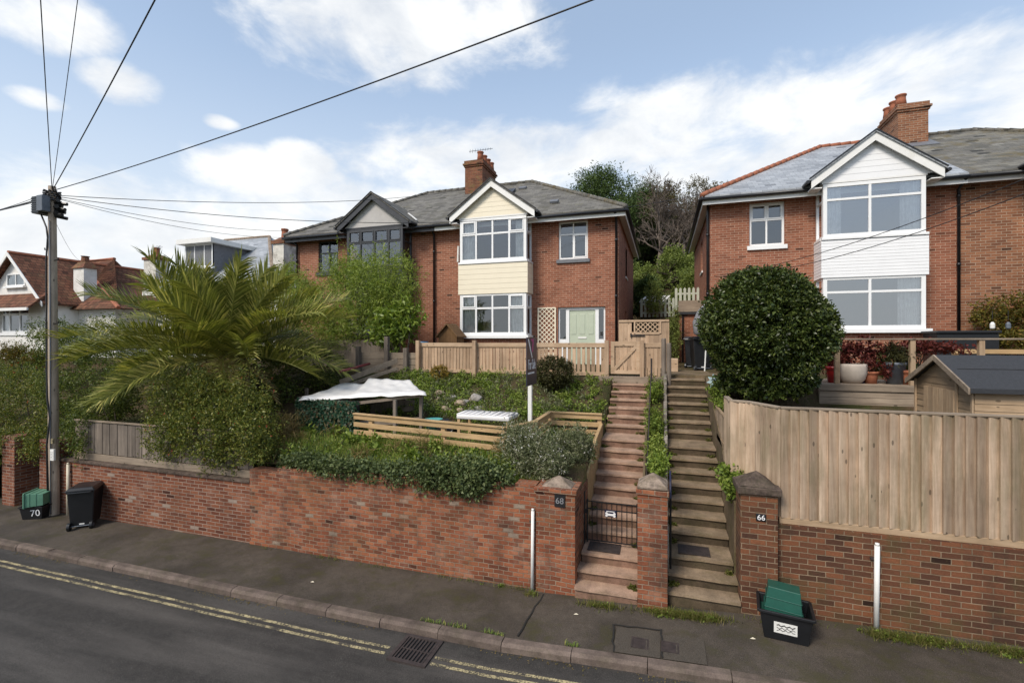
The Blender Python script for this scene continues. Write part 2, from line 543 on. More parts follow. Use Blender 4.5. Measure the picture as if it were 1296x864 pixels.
M = dict(
    house_brick=M_brick('house_brick', (.255, .09, .05), (.32, .117, .066), (.385, .152, .088), (.5, .34, .245), ms=.0065, stain_amt=.15, bmp=.35),
    orange_brick=M_brick('orange_brick', (.19, .078, .042), (.28, .115, .058), (.35, .155, .08), (.43, .33, .24), ms=.0065, stain_amt=.15, bmp=.35),
    chimney_brick=M_brick('chimney_brick', (.16, .06, .036), (.23, .085, .045), (.28, .11, .06), (.24, .17, .12), stain_amt=.35, moss=(.17, .15, .055), moss_amt=.75),
    old_brick=M_brick('old_brick', (.17, .055, .03), (.29, .092, .044), (.39, .145, .07), (.33, .235, .165), bw=.172, bh=.068, ms=.0072, warp=.06, stain=(.06, .042, .03), stain_amt=.8, pale=(.33, .25, .19), pale_amt=.5, moss=(.07, .06, .025), moss_amt=.35, bmp=1.0, smooth=.3),
    pink_brick=M_brick('pink_brick', (.14, .045, .025), (.21, .07, .036), (.27, .1, .05), (.33, .235, .18), bh=.072, ms=.009, warp=.02, stain_amt=.35, pale=(.33, .25, .2), pale_amt=.35, bmp=.8, smooth=.3),
    dark_brick=M_brick('dark_brick', (.08, .036, .022), (.155, .062, .032), (.235, .09, .042), (.3, .215, .14), bw=.205, bh=.073, ms=.0065, warp=.03, stain_amt=.65, moss=(.075, .068, .025), moss_amt=.5, bmp=.9, smooth=.3),
    slate=M_brick('grey_slate', (.13, .122, .108), (.175, .165, .147), (.235, .222, .198), (.075, .07, .063), bw=.3, bh=.1, ms=.004, stain_amt=.25, pale=(.17, .16, .12), pale_amt=.35, moss=(.075, .07, .035), moss_amt=.5, bmp=.5, rough=.75),
    new_slate=M_brick('blue_slate', (.33, .345, .365), (.4, .42, .44), (.47, .49, .51), (.16, .17, .18), bw=.3, bh=.1, ms=.004, stain_amt=.1, bmp=.5, rough=.42),
    moss_slate=M_brick('mossy_slate', (.13, .125, .11), (.17, .16, .14), (.22, .21, .18), (.07, .068, .06), bw=.3, bh=.1, ms=.004, stain_amt=.25, pale=(.28, .27, .24), pale_amt=.5, moss=(.12, .09, .03), moss_amt=.8, bmp=.5, rough=.8),
    red_tile=M_brick('red_tile', (.13, .05, .028), (.19, .075, .042), (.25, .108, .062), (.06, .03, .02), bw=.24, bh=.16, ms=.012, stain_amt=.35, moss=(.14, .1, .05), moss_amt=.4, bmp=1.0, rough=.85),
    terracotta=M_plain('terracotta', (.38, .13, .065), .8, .35, 9, .2),
    white_paint=M_plain('white_paint', (.8, .79, .76), .4, .06, 3, dirt=(.68, .66, .6)),
    upvc=M_plain('white_upvc', (.82, .82, .81), .3, .04, 3),
    cream=M_plain('cream_boarding', (.8, .72, .555), .5, .05, 2.5, dirt=(.74, .65, .49)),
    white_clad=M_plain('white_boarding', (.82, .82, .82), .4, .05, 2.5),
    render_white=M_plain('white_render', (.75, .73, .69), .8, .12, 3, .2, dirt=(.5, .48, .42)),
    stained_white=M_plain('stained_white_render', (.68, .65, .58), .85, .3, 5, .3, dirt=(.16, .13, .1)),
    grey_render=M_plain('grey_render', (.47, .45, .43), .8, .1, 4, .2),
    black_gloss=M_plain('black_paint', (.018, .018, .02), .35, .3, 6),
    grey_black=M_plain('charcoal_paint', (.04, .042, .048), .45, .3, 6),
    lead=M_plain('lead', (.16, .165, .18), .6, .3, 9),
    door_green=M_plain('sage_green_paint', (.47, .52, .4), .4, .08, 3),
    glass=M_glass('window_glass', .14, (.9, .93, .94)),
    glass_bright=M_glass('bright_window_glass', .32, (.9, .93, .94)),
    plaster=M_plain('plaster', (.3, .28, .26), .9, .1, 2),
    curtain=M_plain('curtain_cloth', (.85, .84, .8), .9, .25, 5),
    asphalt=M_asphalt('asphalt', (.03, .027, .024), (.047, .042, .037), (.085, .076, .067), streak=True),
    pavement=M_asphalt('pavement_asphalt', (.06, .048, .037), (.088, .071, .054), (.03, .024, .018), moss=(.06, .055, .02), moss_amt=.75, rough=.85),
    kerbstone=M_conc('kerb_stone', (.19, .145, .12), (.06, .06, .025), .35),
    yellow=M_worn('worn_yellow_paint', (.46, .385, .21), (.047, .042, .037)),
    iron=M_plain('rusty_iron', (.05, .036, .032), .7, .5, 14, .3),
    gate_iron=M_plain('black_iron', (.012, .012, .013), .5, .4, 10),
    step_red=M_conc('red_brown_concrete', (.34, .2, .14), (.09, .07, .035), .45),  # step bodies darker than treads: riser shade and moss put into the colour
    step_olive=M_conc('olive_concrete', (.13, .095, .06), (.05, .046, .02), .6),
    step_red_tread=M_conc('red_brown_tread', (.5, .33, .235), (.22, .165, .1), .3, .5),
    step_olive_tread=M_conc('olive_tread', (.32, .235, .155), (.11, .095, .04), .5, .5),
    mossy_conc=M_conc('mossy_concrete', (.22, .16, .1), (.08, .075, .022), .75),
    cap_stone=M_conc('cap_stone', (.4, .31, .24), (.1, .08, .045), .6, .35, 9),
    dark_cap=M_conc('dark_cap_stone', (.17, .125, .1), (.05, .045, .025), .6, .3, 9),
    pale_stone=M_conc('pale_stone', (.42, .37, .32), (.12, .12, .06), .5, .4, 6),
    rock=M_conc('garden_stone', (.36, .33, .3), (.12, .12, .07), .35, .5, 5),
    rock_tan=M_conc('tan_stone', (.42, .32, .23), (.14, .12, .07), .3, .5, 5),
    soil=M_ground('garden_soil', (.05, .05, .02), (.1, .065, .04), (.06, .07, .022)),
    field=M_ground('meadow', (.05, .065, .025), (.07, .07, .03), (.09, .08, .05)),
    fence=M_wood('fence_board', (.34, .23, .15), (.63, .48, .345), 2, isl=.42, algae=.5),
    rail_wood=M_wood('tan_rail_wood', (.44, .28, .13), (.6, .42, .23), 0, isl=.2),
    picket=M_wood('picket_wood', (.4, .26, .16), (.6, .43, .29), 2, isl=.3),
    picket_h=M_wood('picket_rail_wood', (.42, .28, .17), (.6, .44, .3), 0, isl=.15),
    grey_wood=M_wood('weathered_wood', (.13, .105, .085), (.29, .24, .195), 2, isl=.4),
    grey_wood_h=M_wood('weathered_board', (.22, .17, .125), (.4, .32, .24), 0, isl=.3),
    grey_wood_y=M_wood('weathered_sleeper', (.28, .195, .12), (.44, .32, .205), 1, isl=.3),
    shed_wood=M_wood('shed_wood', (.36, .245, .145), (.55, .4, .26), 0, isl=.2),
    shed_wood_v=M_wood('shed_door_wood', (.33, .225, .135), (.52, .38, .25), 2, isl=.3),
    pole_wood=M_wood('pole_wood', (.26, .205, .16), (.5, .41, .315), 2, isl=.1, grain=22),
    brown_wood=M_wood('brown_wood', (.13, .07, .03), (.23, .13, .06), 2, isl=.2),
    felt=M_plain('roofing_felt', (.035, .037, .042), .85, .3, 30, .5),
    bin_plastic=M_plain('black_plastic', (.011, .012, .014), .38, .25, 5),
    green_plastic=M_plain('green_plastic', (.012, .085, .06), .4, .2, 5),
    pale_green=M_plain('faded_green_plastic', (.1, .24, .16), .5, .2, 5),
    white_plastic=M_plain('white_plastic', (.76, .75, .71), .45, .08, 5),
    cream_pipe=M_plain('cream_pipe', (.62, .55, .42), .5, .12, 7, dirt=(.4, .34, .24)),
    tarp=M_plain('white_sheet', (.76, .74, .72), .4, .15, 4),
    navy=M_plain('navy_board', (.018, .018, .045), .4, .1, 3),
    magenta=M_plain('magenta', (.42, .02, .2), .4, .1, 3),
    lettering=M_plain('white_lettering', (.8, .8, .8), .5, .03, 3),
    ink=M_plain('black_ink', (.015, .015, .015), .6, .1, 3),
    cable=M_plain('cable', (.02, .02, .022), .5, .2, 3),
    blue=M_plain('blue_plastic', (.05, .16, .3), .4, .2, 5),
    teal=M_plain('teal_plastic', (.09, .34, .33), .4, .2, 5),
    red_pot=M_plain('red_glaze', (.4, .02, .02), .3, .2, 5),
    dark_red=M_plain('dark_red_paint', (.16, .02, .025), .5, .3, 5),
    pale_paint=M_plain('pale_sage_paint', (.5, .52, .42), .6, .15, 6),
    purple=M_plain('purple_pot', (.12, .035, .24), .4, .2, 5),
    stone_pot=M_plain('stone_pot', (.52, .45, .38), .8, .2, 7, .2),
    zinc=M_plain('blue_grey_pot', (.13, .15, .18), .5, .25, 7),
    pale_blue=M_plain('pale_blue_plastic', (.5, .66, .7), .5, .1, 5),
    grey_cloth=M_plain('grey_fabric', (.22, .22, .23), .9, .3, 6),
    bark=M_conc('bark', (.11, .085, .065), (.05, .05, .025), .4),
    twig=M_plain('bare_twigs', (.14, .108, .085), .9, .3, 3),
    palm_trunk=M_conc('palm_trunk', (.13, .09, .06), (.05, .04, .025), .5),
)
L = dict(
    palm=M_leaf('palm_leaf', [(.045, .056, .014), (.088, .1, .026), (.14, .148, .042), (.26, .235, .09)], .4, .25, .5),
    palm_dead=M_leaf('dead_palm_leaf', [(.22, .17, .08), (.32, .25, .14), (.4, .33, .2)], .6, .2, .3),
    box=M_leaf('box_leaf', [(.014, .024, .007), (.026, .042, .011), (.045, .066, .017), (.085, .105, .032)], .36, .15, .6, .65),
    hedge=M_leaf('hedge_leaf', [(.02, .033, .009), (.038, .058, .015), (.062, .082, .02), (.105, .12, .03)], .45, .25, .4),
    hedge_red=M_leaf('flowering_hedge_leaf', [(.022, .032, .009), (.042, .06, .015), (.07, .09, .02), (.115, .125, .032), (.15, .14, .04)], .4, .25, .4),
    bamboo=M_leaf('bamboo_leaf', [(.055, .085, .02), (.1, .14, .03), (.15, .19, .045), (.2, .24, .07)], .5, .35, .4),
    glossy=M_leaf('glossy_leaf', [(.08, .13, .025), (.13, .19, .035), (.2, .26, .06)], .4, .3, .5),
    trail=M_leaf('trailing_leaf', [(.03, .046, .02), (.055, .08, .034), (.09, .12, .05), (.15, .18, .085)], .5, .2, .4),
    rosemary=M_leaf('rosemary_leaf', [(.04, .05, .025), (.065, .08, .042), (.1, .115, .065), (.2, .2, .15)], .6, .15, .3),
    darkbush=M_leaf('dark_shrub_leaf', [(.024, .025, .01), (.045, .045, .017), (.072, .072, .03)], .5, .2, .4),
    cover=M_leaf('ground_cover_leaf', [(.045, .07, .016), (.075, .115, .022), (.12, .165, .035), (.17, .21, .055)], .5, .3, .4),
    grass=M_leaf('grass_blade', [(.035, .065, .012), (.06, .105, .018), (.095, .15, .03), (.14, .18, .045), (.27, .23, .1)], .55, .35, .3),
    weed=M_leaf('weed_blade', [(.045, .06, .014), (.08, .1, .02), (.12, .13, .035), (.2, .16, .08)], .55, .3, .3),
    scrub=M_leaf('brown_scrub_leaf', [(.075, .064, .038), (.11, .09, .055), (.075, .08, .035), (.15, .125, .08)], .7, .2, .2),
    dry=M_leaf('dry_stalk', [(.11, .08, .04), (.18, .135, .065), (.12, .11, .045)], .7, .25, .3),
    conifer=M_leaf('conifer_leaf', [(.016, .028, .011), (.028, .046, .016), (.048, .07, .024)], .6, .15, .3),
    hill=M_leaf('hill_shrub_leaf', [(.04, .055, .018), (.065, .085, .026), (.095, .115, .035)], .6, .25, .3),
    maple=M_leaf('maple_leaf', [(.06, .013, .014), (.1, .024, .024), (.16, .045, .04)], .5, .25, .3),
    climber=M_leaf('climber_leaf', [(.05, .05, .014), (.1, .1, .025), (.17, .14, .03), (.12, .05, .02)], .5, .25, .4),
    netleaf=M_leaf('screen_leaf', [(.008, .03, .018), (.016, .055, .034), (.035, .09, .06), (.1, .06, .035)], .45, .15, .4),
    yellow=M_leaf('yellow_leaf', [(.2, .13, .025), (.27, .19, .05), (.12, .11, .03)], .6, .25, .3),
    flower=M_leaf('red_flower', [(.35, .03, .03), (.45, .06, .05), (.3, .05, .06)], .5, .3, .3),
    whiteflower=M_leaf('pale_flower', [(.5, .5, .55), (.62, .62, .66)], .6, .3, .3),
)
# ------------------------------------------------------------------ foliage
def unit(a):
    return a / np.maximum(np.linalg.norm(a, axis=-1, keepdims=True), 1e-6)


def leaf_quads(c, t, nrm, Ln, Wd, fold=.12):
    """one bent rhombus per leaf"""
    s = unit(np.cross(t, nrm))
    Ln, Wd = Ln[:, None], Wd[:, None]
    v0 = c
    v1 = c + t * Ln * .5 + s * Wd * .5 + nrm * Ln * fold
    v2 = c + t * Ln - nrm * Ln * fold
    v3 = c + t * Ln * .5 - s * Wd * .5 + nrm * Ln * fold
    V = np.stack([v0, v1, v2, v3], 1).reshape(-1, 3)
    Q = np.arange(len(V)).reshape(-1, 4)
    return V, Q


def lumpy(d, amp, seed, fr=3.0):
    r = np.random.default_rng(seed)
    out = np.ones(len(d))
    for i in range(7):
        k = r.normal(size=3) * fr * (1 + i * .45)
        out += amp * np.sin(d @ k + r.uniform(0, 6.28)) / (1 + i * .35)
    return out


def leaf_cloud(blobs, n, Ln, Wd, shell=.35, out=.55, up=.25, lump=.12, sprig=9, spl=.28, seed=1, flat_bottom=.0, droop=0.0, jit=.3):
    """leafy sprigs through a set of ellipsoids; returns verts, quads"""
    r = np.random.default_rng(seed)
    w = np.array([b[3] * b[4] + b[4] * b[5] + b[3] * b[5] for b in blobs])
    w = w / w.sum()
    Vs, Qs, base = [], [], 0
    for i, b in enumerate(blobs):
        m = max(3, int(n * w[i] / sprig))
        d = unit(r.normal(size=(m, 3)))
        if flat_bottom:
            d[:, 2] = np.where(d[:, 2] < -flat_bottom, -d[:, 2] * .5, d[:, 2])
            d = unit(d)
        rr = (1 - shell * r.random(m) ** 1.6) * lumpy(d, lump, seed * 13 + i)
        ctr = np.array(b[:3])
        a = ctr + d * rr[:, None] * np.array(b[3:6])
        ax = unit(d * out + r.normal(size=(m, 3)) * .45 + np.array([0, 0, up]))
        j = np.tile(np.arange(sprig), m)
        A = np.repeat(a, sprig, 0)
        AX = np.repeat(ax, sprig, 0)
        c = A + AX * ((j / sprig - .5) * spl)[:, None] + r.normal(size=A.shape) * spl * .12
        t = unit(AX * .6 + r.normal(size=A.shape) * .75 + np.array([0, 0, -droop]))
        nn = unit(np.cross(t, r.normal(size=A.shape)) + np.array([0, 0, .7]))
        k = 1 + r.uniform(-jit, jit, len(c))
        V, Q = leaf_quads(c, t, nn, Ln * k, Wd * k)
        Vs.append(V)
        Qs.append(Q + base)
        base += len(V)
    return np.concatenate(Vs), np.concatenate(Qs)


def blades(pts, h, w, seed=1, lean=.5):
    """grass: a bent tapering strip per point"""
    r = np.random.default_rng(seed)
    n = len(pts)
    az = r.uniform(0, 6.283, n)
    d = np.stack([np.cos(az), np.sin(az), np.zeros(n)], 1)
    s = np.stack([-np.sin(az), np.cos(az), np.zeros(n)], 1)
    k = (h * r.uniform(.5, 1.25, n))[:, None]
    ln = (r.uniform(0, lean, n))[:, None]
    up = np.array([0, 0, 1.])
    v = [pts - s * w / 2, pts + s * w / 2,
         pts + up * k * .6 + d * k * ln * .5 + s * w * .4, pts + up * k * .6 + d * k * ln * .5 - s * w * .4,
         pts + up * k * (1 - ln * .3) + d * k * ln * 1.3]
    V = np.stack([v[0], v[1], v[2], v[3], v[4], v[4]], 1).reshape(-1, 3)
    b = np.arange(n)[:, None] * 6
    Q = np.concatenate([b + np.array([[0, 1, 2, 3]]), b + np.array([[3, 2, 4, 5]])], 0)
    V[5::6] += np.tile(np.array([[.0008, 0, 0]]), (n, 1))
    return V, Q


def shrub(name, label, cat, base, blobs, n, Ln, Wd, mat, group=None, stems=6, stem_r=.02, stem_mat='bark', flowers=None, **kw):
    t = thing(name, label, cat, base, group)
    V, Q = leaf_cloud(blobs, n, Ln, Wd, **kw)
    mesh_np('foliage', V, Q, L[mat], t)
    if flowers:
        fm, fn, fl = flowers
        kw2 = dict(kw)
        kw2.update(shell=.05, sprig=3, spl=fl * 2, seed=kw.get('seed', 1) + 77)
        V, Q = leaf_cloud(blobs, fn, fl, fl * .7, **kw2)
        mesh_np('flowers', V, Q, L[fm], t)
    if stems:
        mb = MB()
        r = random.Random(kw.get('seed', 1))
        for i in range(stems):
            b = blobs[i % len(blobs)]
            p0 = Vector(base) + Vector((r.uniform(-.15, .15), r.uniform(-.1, .1), -.05))
            p2 = Vector((b[0] + r.uniform(-.6, .6) * b[3], b[1] + r.uniform(-.6, .6) * b[4], b[2] + r.uniform(-.1, .6) * b[5]))
            p1 = p0.lerp(p2, .5) + Vector((r.uniform(-.1, .1), r.uniform(-.1, .1), .12))
            mb.tube([p0, p1, p2], [stem_r, stem_r * .7, stem_r * .25], 6)
        mb.build('stem', M[stem_mat], t, smooth=True)
    return t


def bare_tree(name, label, base, h, seed, spread=.5, levels=6, r0=.16, group=None, mat='twig'):
    t = thing(name, label, 'tree', base, group)
    r = random.Random(seed)
    tr, cr = MB(), MB()

    def grow(p, d, ln, rd, lv):
        q = p + d * ln
        mid = p.lerp(q, .5) + Vector((r.uniform(-1, 1), r.uniform(-1, 1), r.uniform(-.5, .5))) * ln * .07
        (tr if lv >= levels - 1 else cr).tube([p, mid, q], [rd, rd * .85, rd * .68], 6 if lv > 3 else 3)
        if lv == 0:
            return
        for i in range(r.choice((2, 3, 3)) if lv < levels else 4):
            a = Vector((r.gauss(0, 1), r.gauss(0, 1), r.gauss(.25, .6)))
            nd = (d * (1 - spread * .35) + a.normalized() * spread).normalized()
            grow(p.lerp(q, r.uniform(.6, 1)), nd, ln * r.uniform(.62, .85), max(rd * .6, .0115), lv - 1)
    grow(Vector(base) + Vector((0, 0, -.3)), Vector((0, 0, 1)), h * .27, r0, levels)
    tr.build('trunk', M[mat], t, smooth=True)
    cr.build('crown', M[mat], t)
    return t


def leafy_tree(name, label, base, h, rx, ry, seed, mat, n=16000, Ln=.26, Wd=.12, lobes=16, group=None, low=.25, **kw):
    t = thing(name, label, 'tree', base, group)
    r = random.Random(seed)
    bx, by, bz = base
    blobs, mb = [], MB()
    mb.tube([(bx, by, bz - .4), (bx + .1, by, bz + h * .45), (bx, by, bz + h * .85)], [h * .028, h * .02, .03], 8)
    for i in range(lobes):
        f = low + (1 - low) * (i + r.random()) / lobes
        k = math.sin(min(1, (1.02 - f) / (1 - low) + .12) * math.pi * .62)
        a = r.uniform(0, 6.28)
        q = r.uniform(.25, .85)
        c = (bx + math.cos(a) * rx * k * q, by + math.sin(a) * ry * k * q, bz + h * f * .93)
        s = r.uniform(.24, .44)
        blobs.append((*c, rx * s * (.5 + k * .6), ry * s * (.5 + k * .6), h * .1 * r.uniform(.8, 1.4)))
        mb.tube([(bx, by, bz + h * f * .6), ((bx + c[0]) / 2, (by + c[1]) / 2, bz + h * f * .72), c], [.06, .045, .015], 5)
    mb.build('trunk', M['bark'], t, smooth=True)
    V, Q = leaf_cloud(blobs, n, Ln, Wd, seed=seed, spl=Ln * 3.2, lump=.2, shell=.55, **kw)
    mesh_np('crown', V, Q, L[mat], t)
    return t


# ------------------------------------------------------------------ terrain
LX0, LX1 = -1.25, -.375      # left flight of steps
RX0, RX1 = .075, .975        # right flight
TOPY = 12.55


def make_steps(z0, y0, ztop, land, split):
    """list of (y_front, y_back, top)"""
    out, z, y = [], z0, y0
    for i in range(3):
        z += .155
        out.append([y, y + .25, z])
        y += .25
    out[-1][1] = y = y - .25 + land
    n = round((ztop - z) / .162)
    rise = (ztop - z) / n
    go = (TOPY - y - .45) / (n - 1)
    for i in range(n):
        z += rise
        g = go + (.45 if i == split else 0)
        out.append([y, y + g, z])
        y += g
    out[-1][1] = TOPY + .35
    return out


ST_L = make_steps(.08, 6.95, 2.98, .52, 7)
ST_R = make_steps(.19, 7.02, 2.95, .55, 6)


def stair_z(Y, st):
    ys = [s[0] for s in st] + [st[-1][1]]
    zs = [s[2] for s in st] + [st[-1][2]]
    return float(np.interp(Y, ys, zs))


def hz(X, Y):
    """ground height behind the street walls"""
    if Y < 13.2:
        if X < -7.9:
            k = min(1, max(0, (-7.9 - X) / 6))
            z = np.interp(Y, [7.2, 8.2, 12.4, 13], [1.1, 1.4, 2.9 - .2 * k, 3.0])
        elif X <= LX0 - .03:
            z = np.interp(Y, [7.2, 8.35, 10.2, 10.5, 12.5, 12.75, 13], [1.45, 1.74, 1.8, 2.05, 2.85, 2.98, 3.0])
            z += .1 * math.sin(X * 2.1 + Y * 1.3) * (1 if 10.5 < Y < 12.5 else .35)
        elif X < LX1 + .03 or RX0 - .03 < X < RX1 + .03:
            z = -.3 if Y < TOPY + .01 else 2.9
        elif X < RX0:
            z = stair_z(Y - .2, ST_L) - .02 if Y > 7.3 else 1.0
        else:
            z = np.interp(Y, [7.3, 7.95, 8.4, 9.6, 10.2, 11.4, 13], [1.4 if X < 1.5 else 2.1, 1.5 if X < 1.5 else 2.1, 2.0, 2.3, 2.45, 2.88, 3.0]) if X < 2.8 else np.interp(Y, [7.3, 11.62, 11.7, 13], [2.1, 2.4, 2.9, 2.94])
        if X < -16:
            z -= min(1, (-16 - X) / 10) * .3
        return float(z)
    lf = min(1, max(0, (X + 45) / 30))
    lf = lf * lf * (3 - 2 * lf)
    back = np.interp(Y, [13, 20.4, 21.2, 25, 30, 45, 75, 110], [3.0, 3.1, 4.9, 5.2, 7.4, 12.5, 21, 24])
    flat = np.interp(Y, [13, 30, 110], [3.0, 3.2, 5.0])
    if -1.0 < X < 1.2:
        return float(back)
    z = flat + (np.interp(Y, [13, 25.5, 30, 45, 75, 110], [3.0, 3.4, 7.4, 12.5, 21, 24]) - flat) * lf
    return float(z + (.4 * math.sin(X * .5) * math.sin(Y * .4) if Y > 28 else 0))


def grid(xs, ys, fn):
    V = np.array([[x, y, fn(x, y)] for y in ys for x in xs])
    nx = len(xs)
    i = np.arange(len(ys) - 1)[:, None] * nx + np.arange(nx - 1)[None, :]
    Q = np.stack([i, i + 1, i + nx + 1, i + nx], -1).reshape(-1, 4)
    return V, Q


xs = sorted(set(list(np.arange(-120, -20, 5.)) + list(np.arange(-20, 12, .4)) + list(np.arange(12, 81, 4.)) +
                [LX0 - .034, LX0 - .026, LX1 + .026, LX1 + .034, RX0 - .034, RX0 - .026, RX1 + .026, RX1 + .034, 2.78, 2.82, -1.02, -.98, 1.18, 1.22]))
ys = sorted(set(list(np.arange(7.33, 13.2, .2)) + [TOPY, TOPY + .03] + list(np.arange(13.2, 32, .6)) + list(np.arange(32, 112, 3.))))
V, Q = grid(xs, ys, hz)
struct(mesh_np('hillside', V, Q, M['soil']))

# the wide plain under everything, out to the horizon, and a far rise with the town on it
mb = MB()
mb.add([(-2500, -2500, -1.2), (2500, -2500, -1.2), (2500, 2500, -1.2), (-2500, 2500, -1.2)], [(0, 1, 2, 3)])
struct(mb.build('ground', M['field']))
mb = MB()
mb.add([(-520 + i * 26, 330 + 14 * math.sin(i * 1.7), -5) for i in range(19)] +
       [(-520 + i * 26, 400 + 10 * math.sin(i), 8 + 50 * math.exp(-((i - 3) / 4.2) ** 2) + 3 * math.sin(i * 2.3)) for i in range(19)] +
       [(-520 + i * 26, 480, -5) for i in range(19)],
      [(r_ * 19 + i, r_ * 19 + i + 1, (r_ + 1) * 19 + i + 1, (r_ + 1) * 19 + i) for r_ in range(2) for i in range(18)])
struct(mb.build('distant_hill', M['field'], smooth=True))

# ------------------------------------------------------------------ street
sx = [-120, -60, -40, -25] + list(np.arange(-18, 12.1, .5)) + [20, 30, 60, 120]
KY = 5.70                                     # foot of the kerb


def strip(name, y0, y1, dz, mat, x0=None, x1=None, wob=0, drop=0):
    X = [x for x in sx if (x0 is None or x0 <= x) and (x1 is None or x <= x1)]
    if x0 is not None:
        X = [x0] + [x for x in X if x > x0]
    if x1 is not None:
        X = [x for x in X if x < x1] + [x1]
    ny = 2
    vs = [(x, (y0, y1)[j] + (wob * math.sin(x * 3.1) if wob else 0), gz(x) + dz + (0, drop)[j]) for x in X for j in range(ny)]
    mb = MB()
    mb.add(vs, [(i * 2, i * 2 + 2, i * 2 + 3, i * 2 + 1) for i in range(len(X) - 1)])
    return struct(mb.build(name, mat))


strip('road', -1.4, KY + .05, -.11, M['asphalt'])
strip('opposite_pavement', -4.2, -1.4, 0, M['pavement'])
strip('pavement', KY + .1, 7.36, -.012, M['pavement'], drop=.02)
# kerb of separate stones butted together
mb = MB()
x = -40.0
while x < 20:
    ln = .905
    a, b = gz(x), gz(x + ln)
    y0, y1, g = KY - .0 + R.uniform(-.006, .006), KY + .14, .008
    zt = R.uniform(-.006, .006)
    X0, X1 = x + g / 2, x + ln - g / 2
    mb.add([(X0, y0, a - .3), (X1, y0, b - .3), (X1, y1, b - .3), (X0, y1, a - .3),
            (X0, y0, a - .035 + zt), (X1, y0, b - .035 + zt), (X1, y0 + .035, b + zt), (X0, y0 + .035, a + zt), (X1, y1, b + zt), (X0, y1, a + zt)],
           [(0, 1, 5, 4), (4, 5, 6, 7), (7, 6, 8, 9), (0, 4, 7, 9, 3), (1, 2, 8, 6, 5), (2, 3, 9, 8)])
    x += ln
struct(mb.build('kerb', M['kerbstone'], bevel=.003))

# double yellow lines, interrupted at the drain, worn edges
DX = PX(527, 5.42)
for yy in (5.33, 5.215):
    for (a, b) in ((-60, DX - .36), (DX + .3, 14)):
        strip('road_marking', yy, yy + .05, -.104, M['yellow'], a, b, wob=.004)
t = thing('drain_grate', 'rusty iron drain grate in the gutter between the yellow lines', 'drain', (DX, 5.4, gz(DX) - .1))
mb = MB()
z = gz(DX) - .108
mb.box(DX - .27, DX + .27, 5.14, 5.19, z, z + .022); mb.box(DX - .27, DX + .27, 5.62, 5.67, z, z + .022)
mb.box(DX - .27, DX - .22, 5.19, 5.62, z, z + .022); mb.box(DX + .22, DX + .27, 5.19, 5.62, z, z + .022)
mb.build('frame', M['iron'], t)
mb = MB()
for i in range(9):
    mb.beam((DX - .2 + i * .05, 5.19, z + .008), (DX - .2 + i * .05 + .0, 5.62, z + .008), .022, .016)
mb.beam((DX - .22, 5.4, z + .006), (DX + .22, 5.4, z + .006), .02, .012)
mb.build('bars', M['iron'], t)
mb = MB(); mb.box(DX - .22, DX + .22, 5.19, 5.62, z - .002, z + .001); mb.build('pit_shade_sheet', M['ink'], t)  # flat black sheet stands in for the darkness below the bars


def slab(name, x0, x1, y0, y1, dz, mat, th=.004):
    mb = MB()
    mb.add([(x0, y0, gz(x0) + dz), (x1, y0, gz(x1) + dz), (x1, y1, gz(x1) + dz), (x0, y1, gz(x0) + dz),
            (x0, y0, gz(x0) + dz + th), (x1, y0, gz(x1) + dz + th), (x1, y1, gz(x1) + dz + th), (x0, y1, gz(x0) + dz + th)],
           [(4, 5, 6, 7), (0, 1, 5, 4), (1, 2, 6, 5), (2, 3, 7, 6), (3, 0, 4, 7)])
    return mb


M['patch'] = M_asphalt('patched_asphalt', (.06, .05, .039), (.08, .066, .05), (.07, .058, .045), rough=.9)
xa = PX(790, 5.95)
slab('pavement_patch', PX(778, 6.1), PX(836, 6.1), 5.86, 6.38, .001, M['patch']).build('pavement_patch', M['patch'])['kind'] = 'structure'
slab('pavement_patch', PX(839, 6.1), PX(893, 6.1), 5.86, 6.34, .001, M['patch']).build('pavement_patch', M['patch'])['kind'] = 'structure'
for (px, lab) in ((810, 'small square iron stopcock cover set in the left patch of the pavement'), (848, 'small square iron stopcock cover set in the right patch of the pavement')):
    X, Y = PX(px, 6.1), 6.09
    t = thing('stopcock_cover', lab, 'cover', (X, Y, gz(X)), 'stopcock covers in the pavement')
    mb = MB(); s = .105
    z = gz(X) + .004
    mb.box(X - s, X + s, Y - s, Y - s + .02, z, z + .008); mb.box(X - s, X + s, Y + s - .02, Y + s, z, z + .008)
    mb.box(X - s, X - s + .02, Y - s + .02, Y + s - .02, z, z + .008); mb.box(X + s - .02, X + s, Y - s + .02, Y + s - .02, z, z + .008)
    mb.build('frame', M['iron'], t)
    mb = MB(); mb.box(X - s + .021, X + s - .021, Y - s + .021, Y + s - .021, z - .002, z + .005); mb.build('lid', M['iron'], t)
# joints where the asphalt was relaid
M['joint'] = M_plain('tar_joint', (.018, .016, .013), .9, .3, 8)
for (pa, ya, pb, yb) in ((688, 7.0, 655, 5.88), (776, 6.42, 836, 6.42), (837.5, 6.44, 837.5, 5.86), (776, 6.42, 776, 5.86)):
    A, B = Vector((PX(pa, ya), ya, 0)), Vector((PX(pb, yb), yb, 0))
    mb = MB(); n = 6
    prev = None
    for i in range(n + 1):
        q = A.lerp(B, i / n) + Vector((R.uniform(-.015, .015), R.uniform(-.01, .01), 0))
        q.z = gz(q.x) + .0075
        if prev is not None:
            mb.beam(prev, q, .022, .004)
        prev = q
    mb.build('pavement_joint', M['joint'])['kind'] = 'structure'

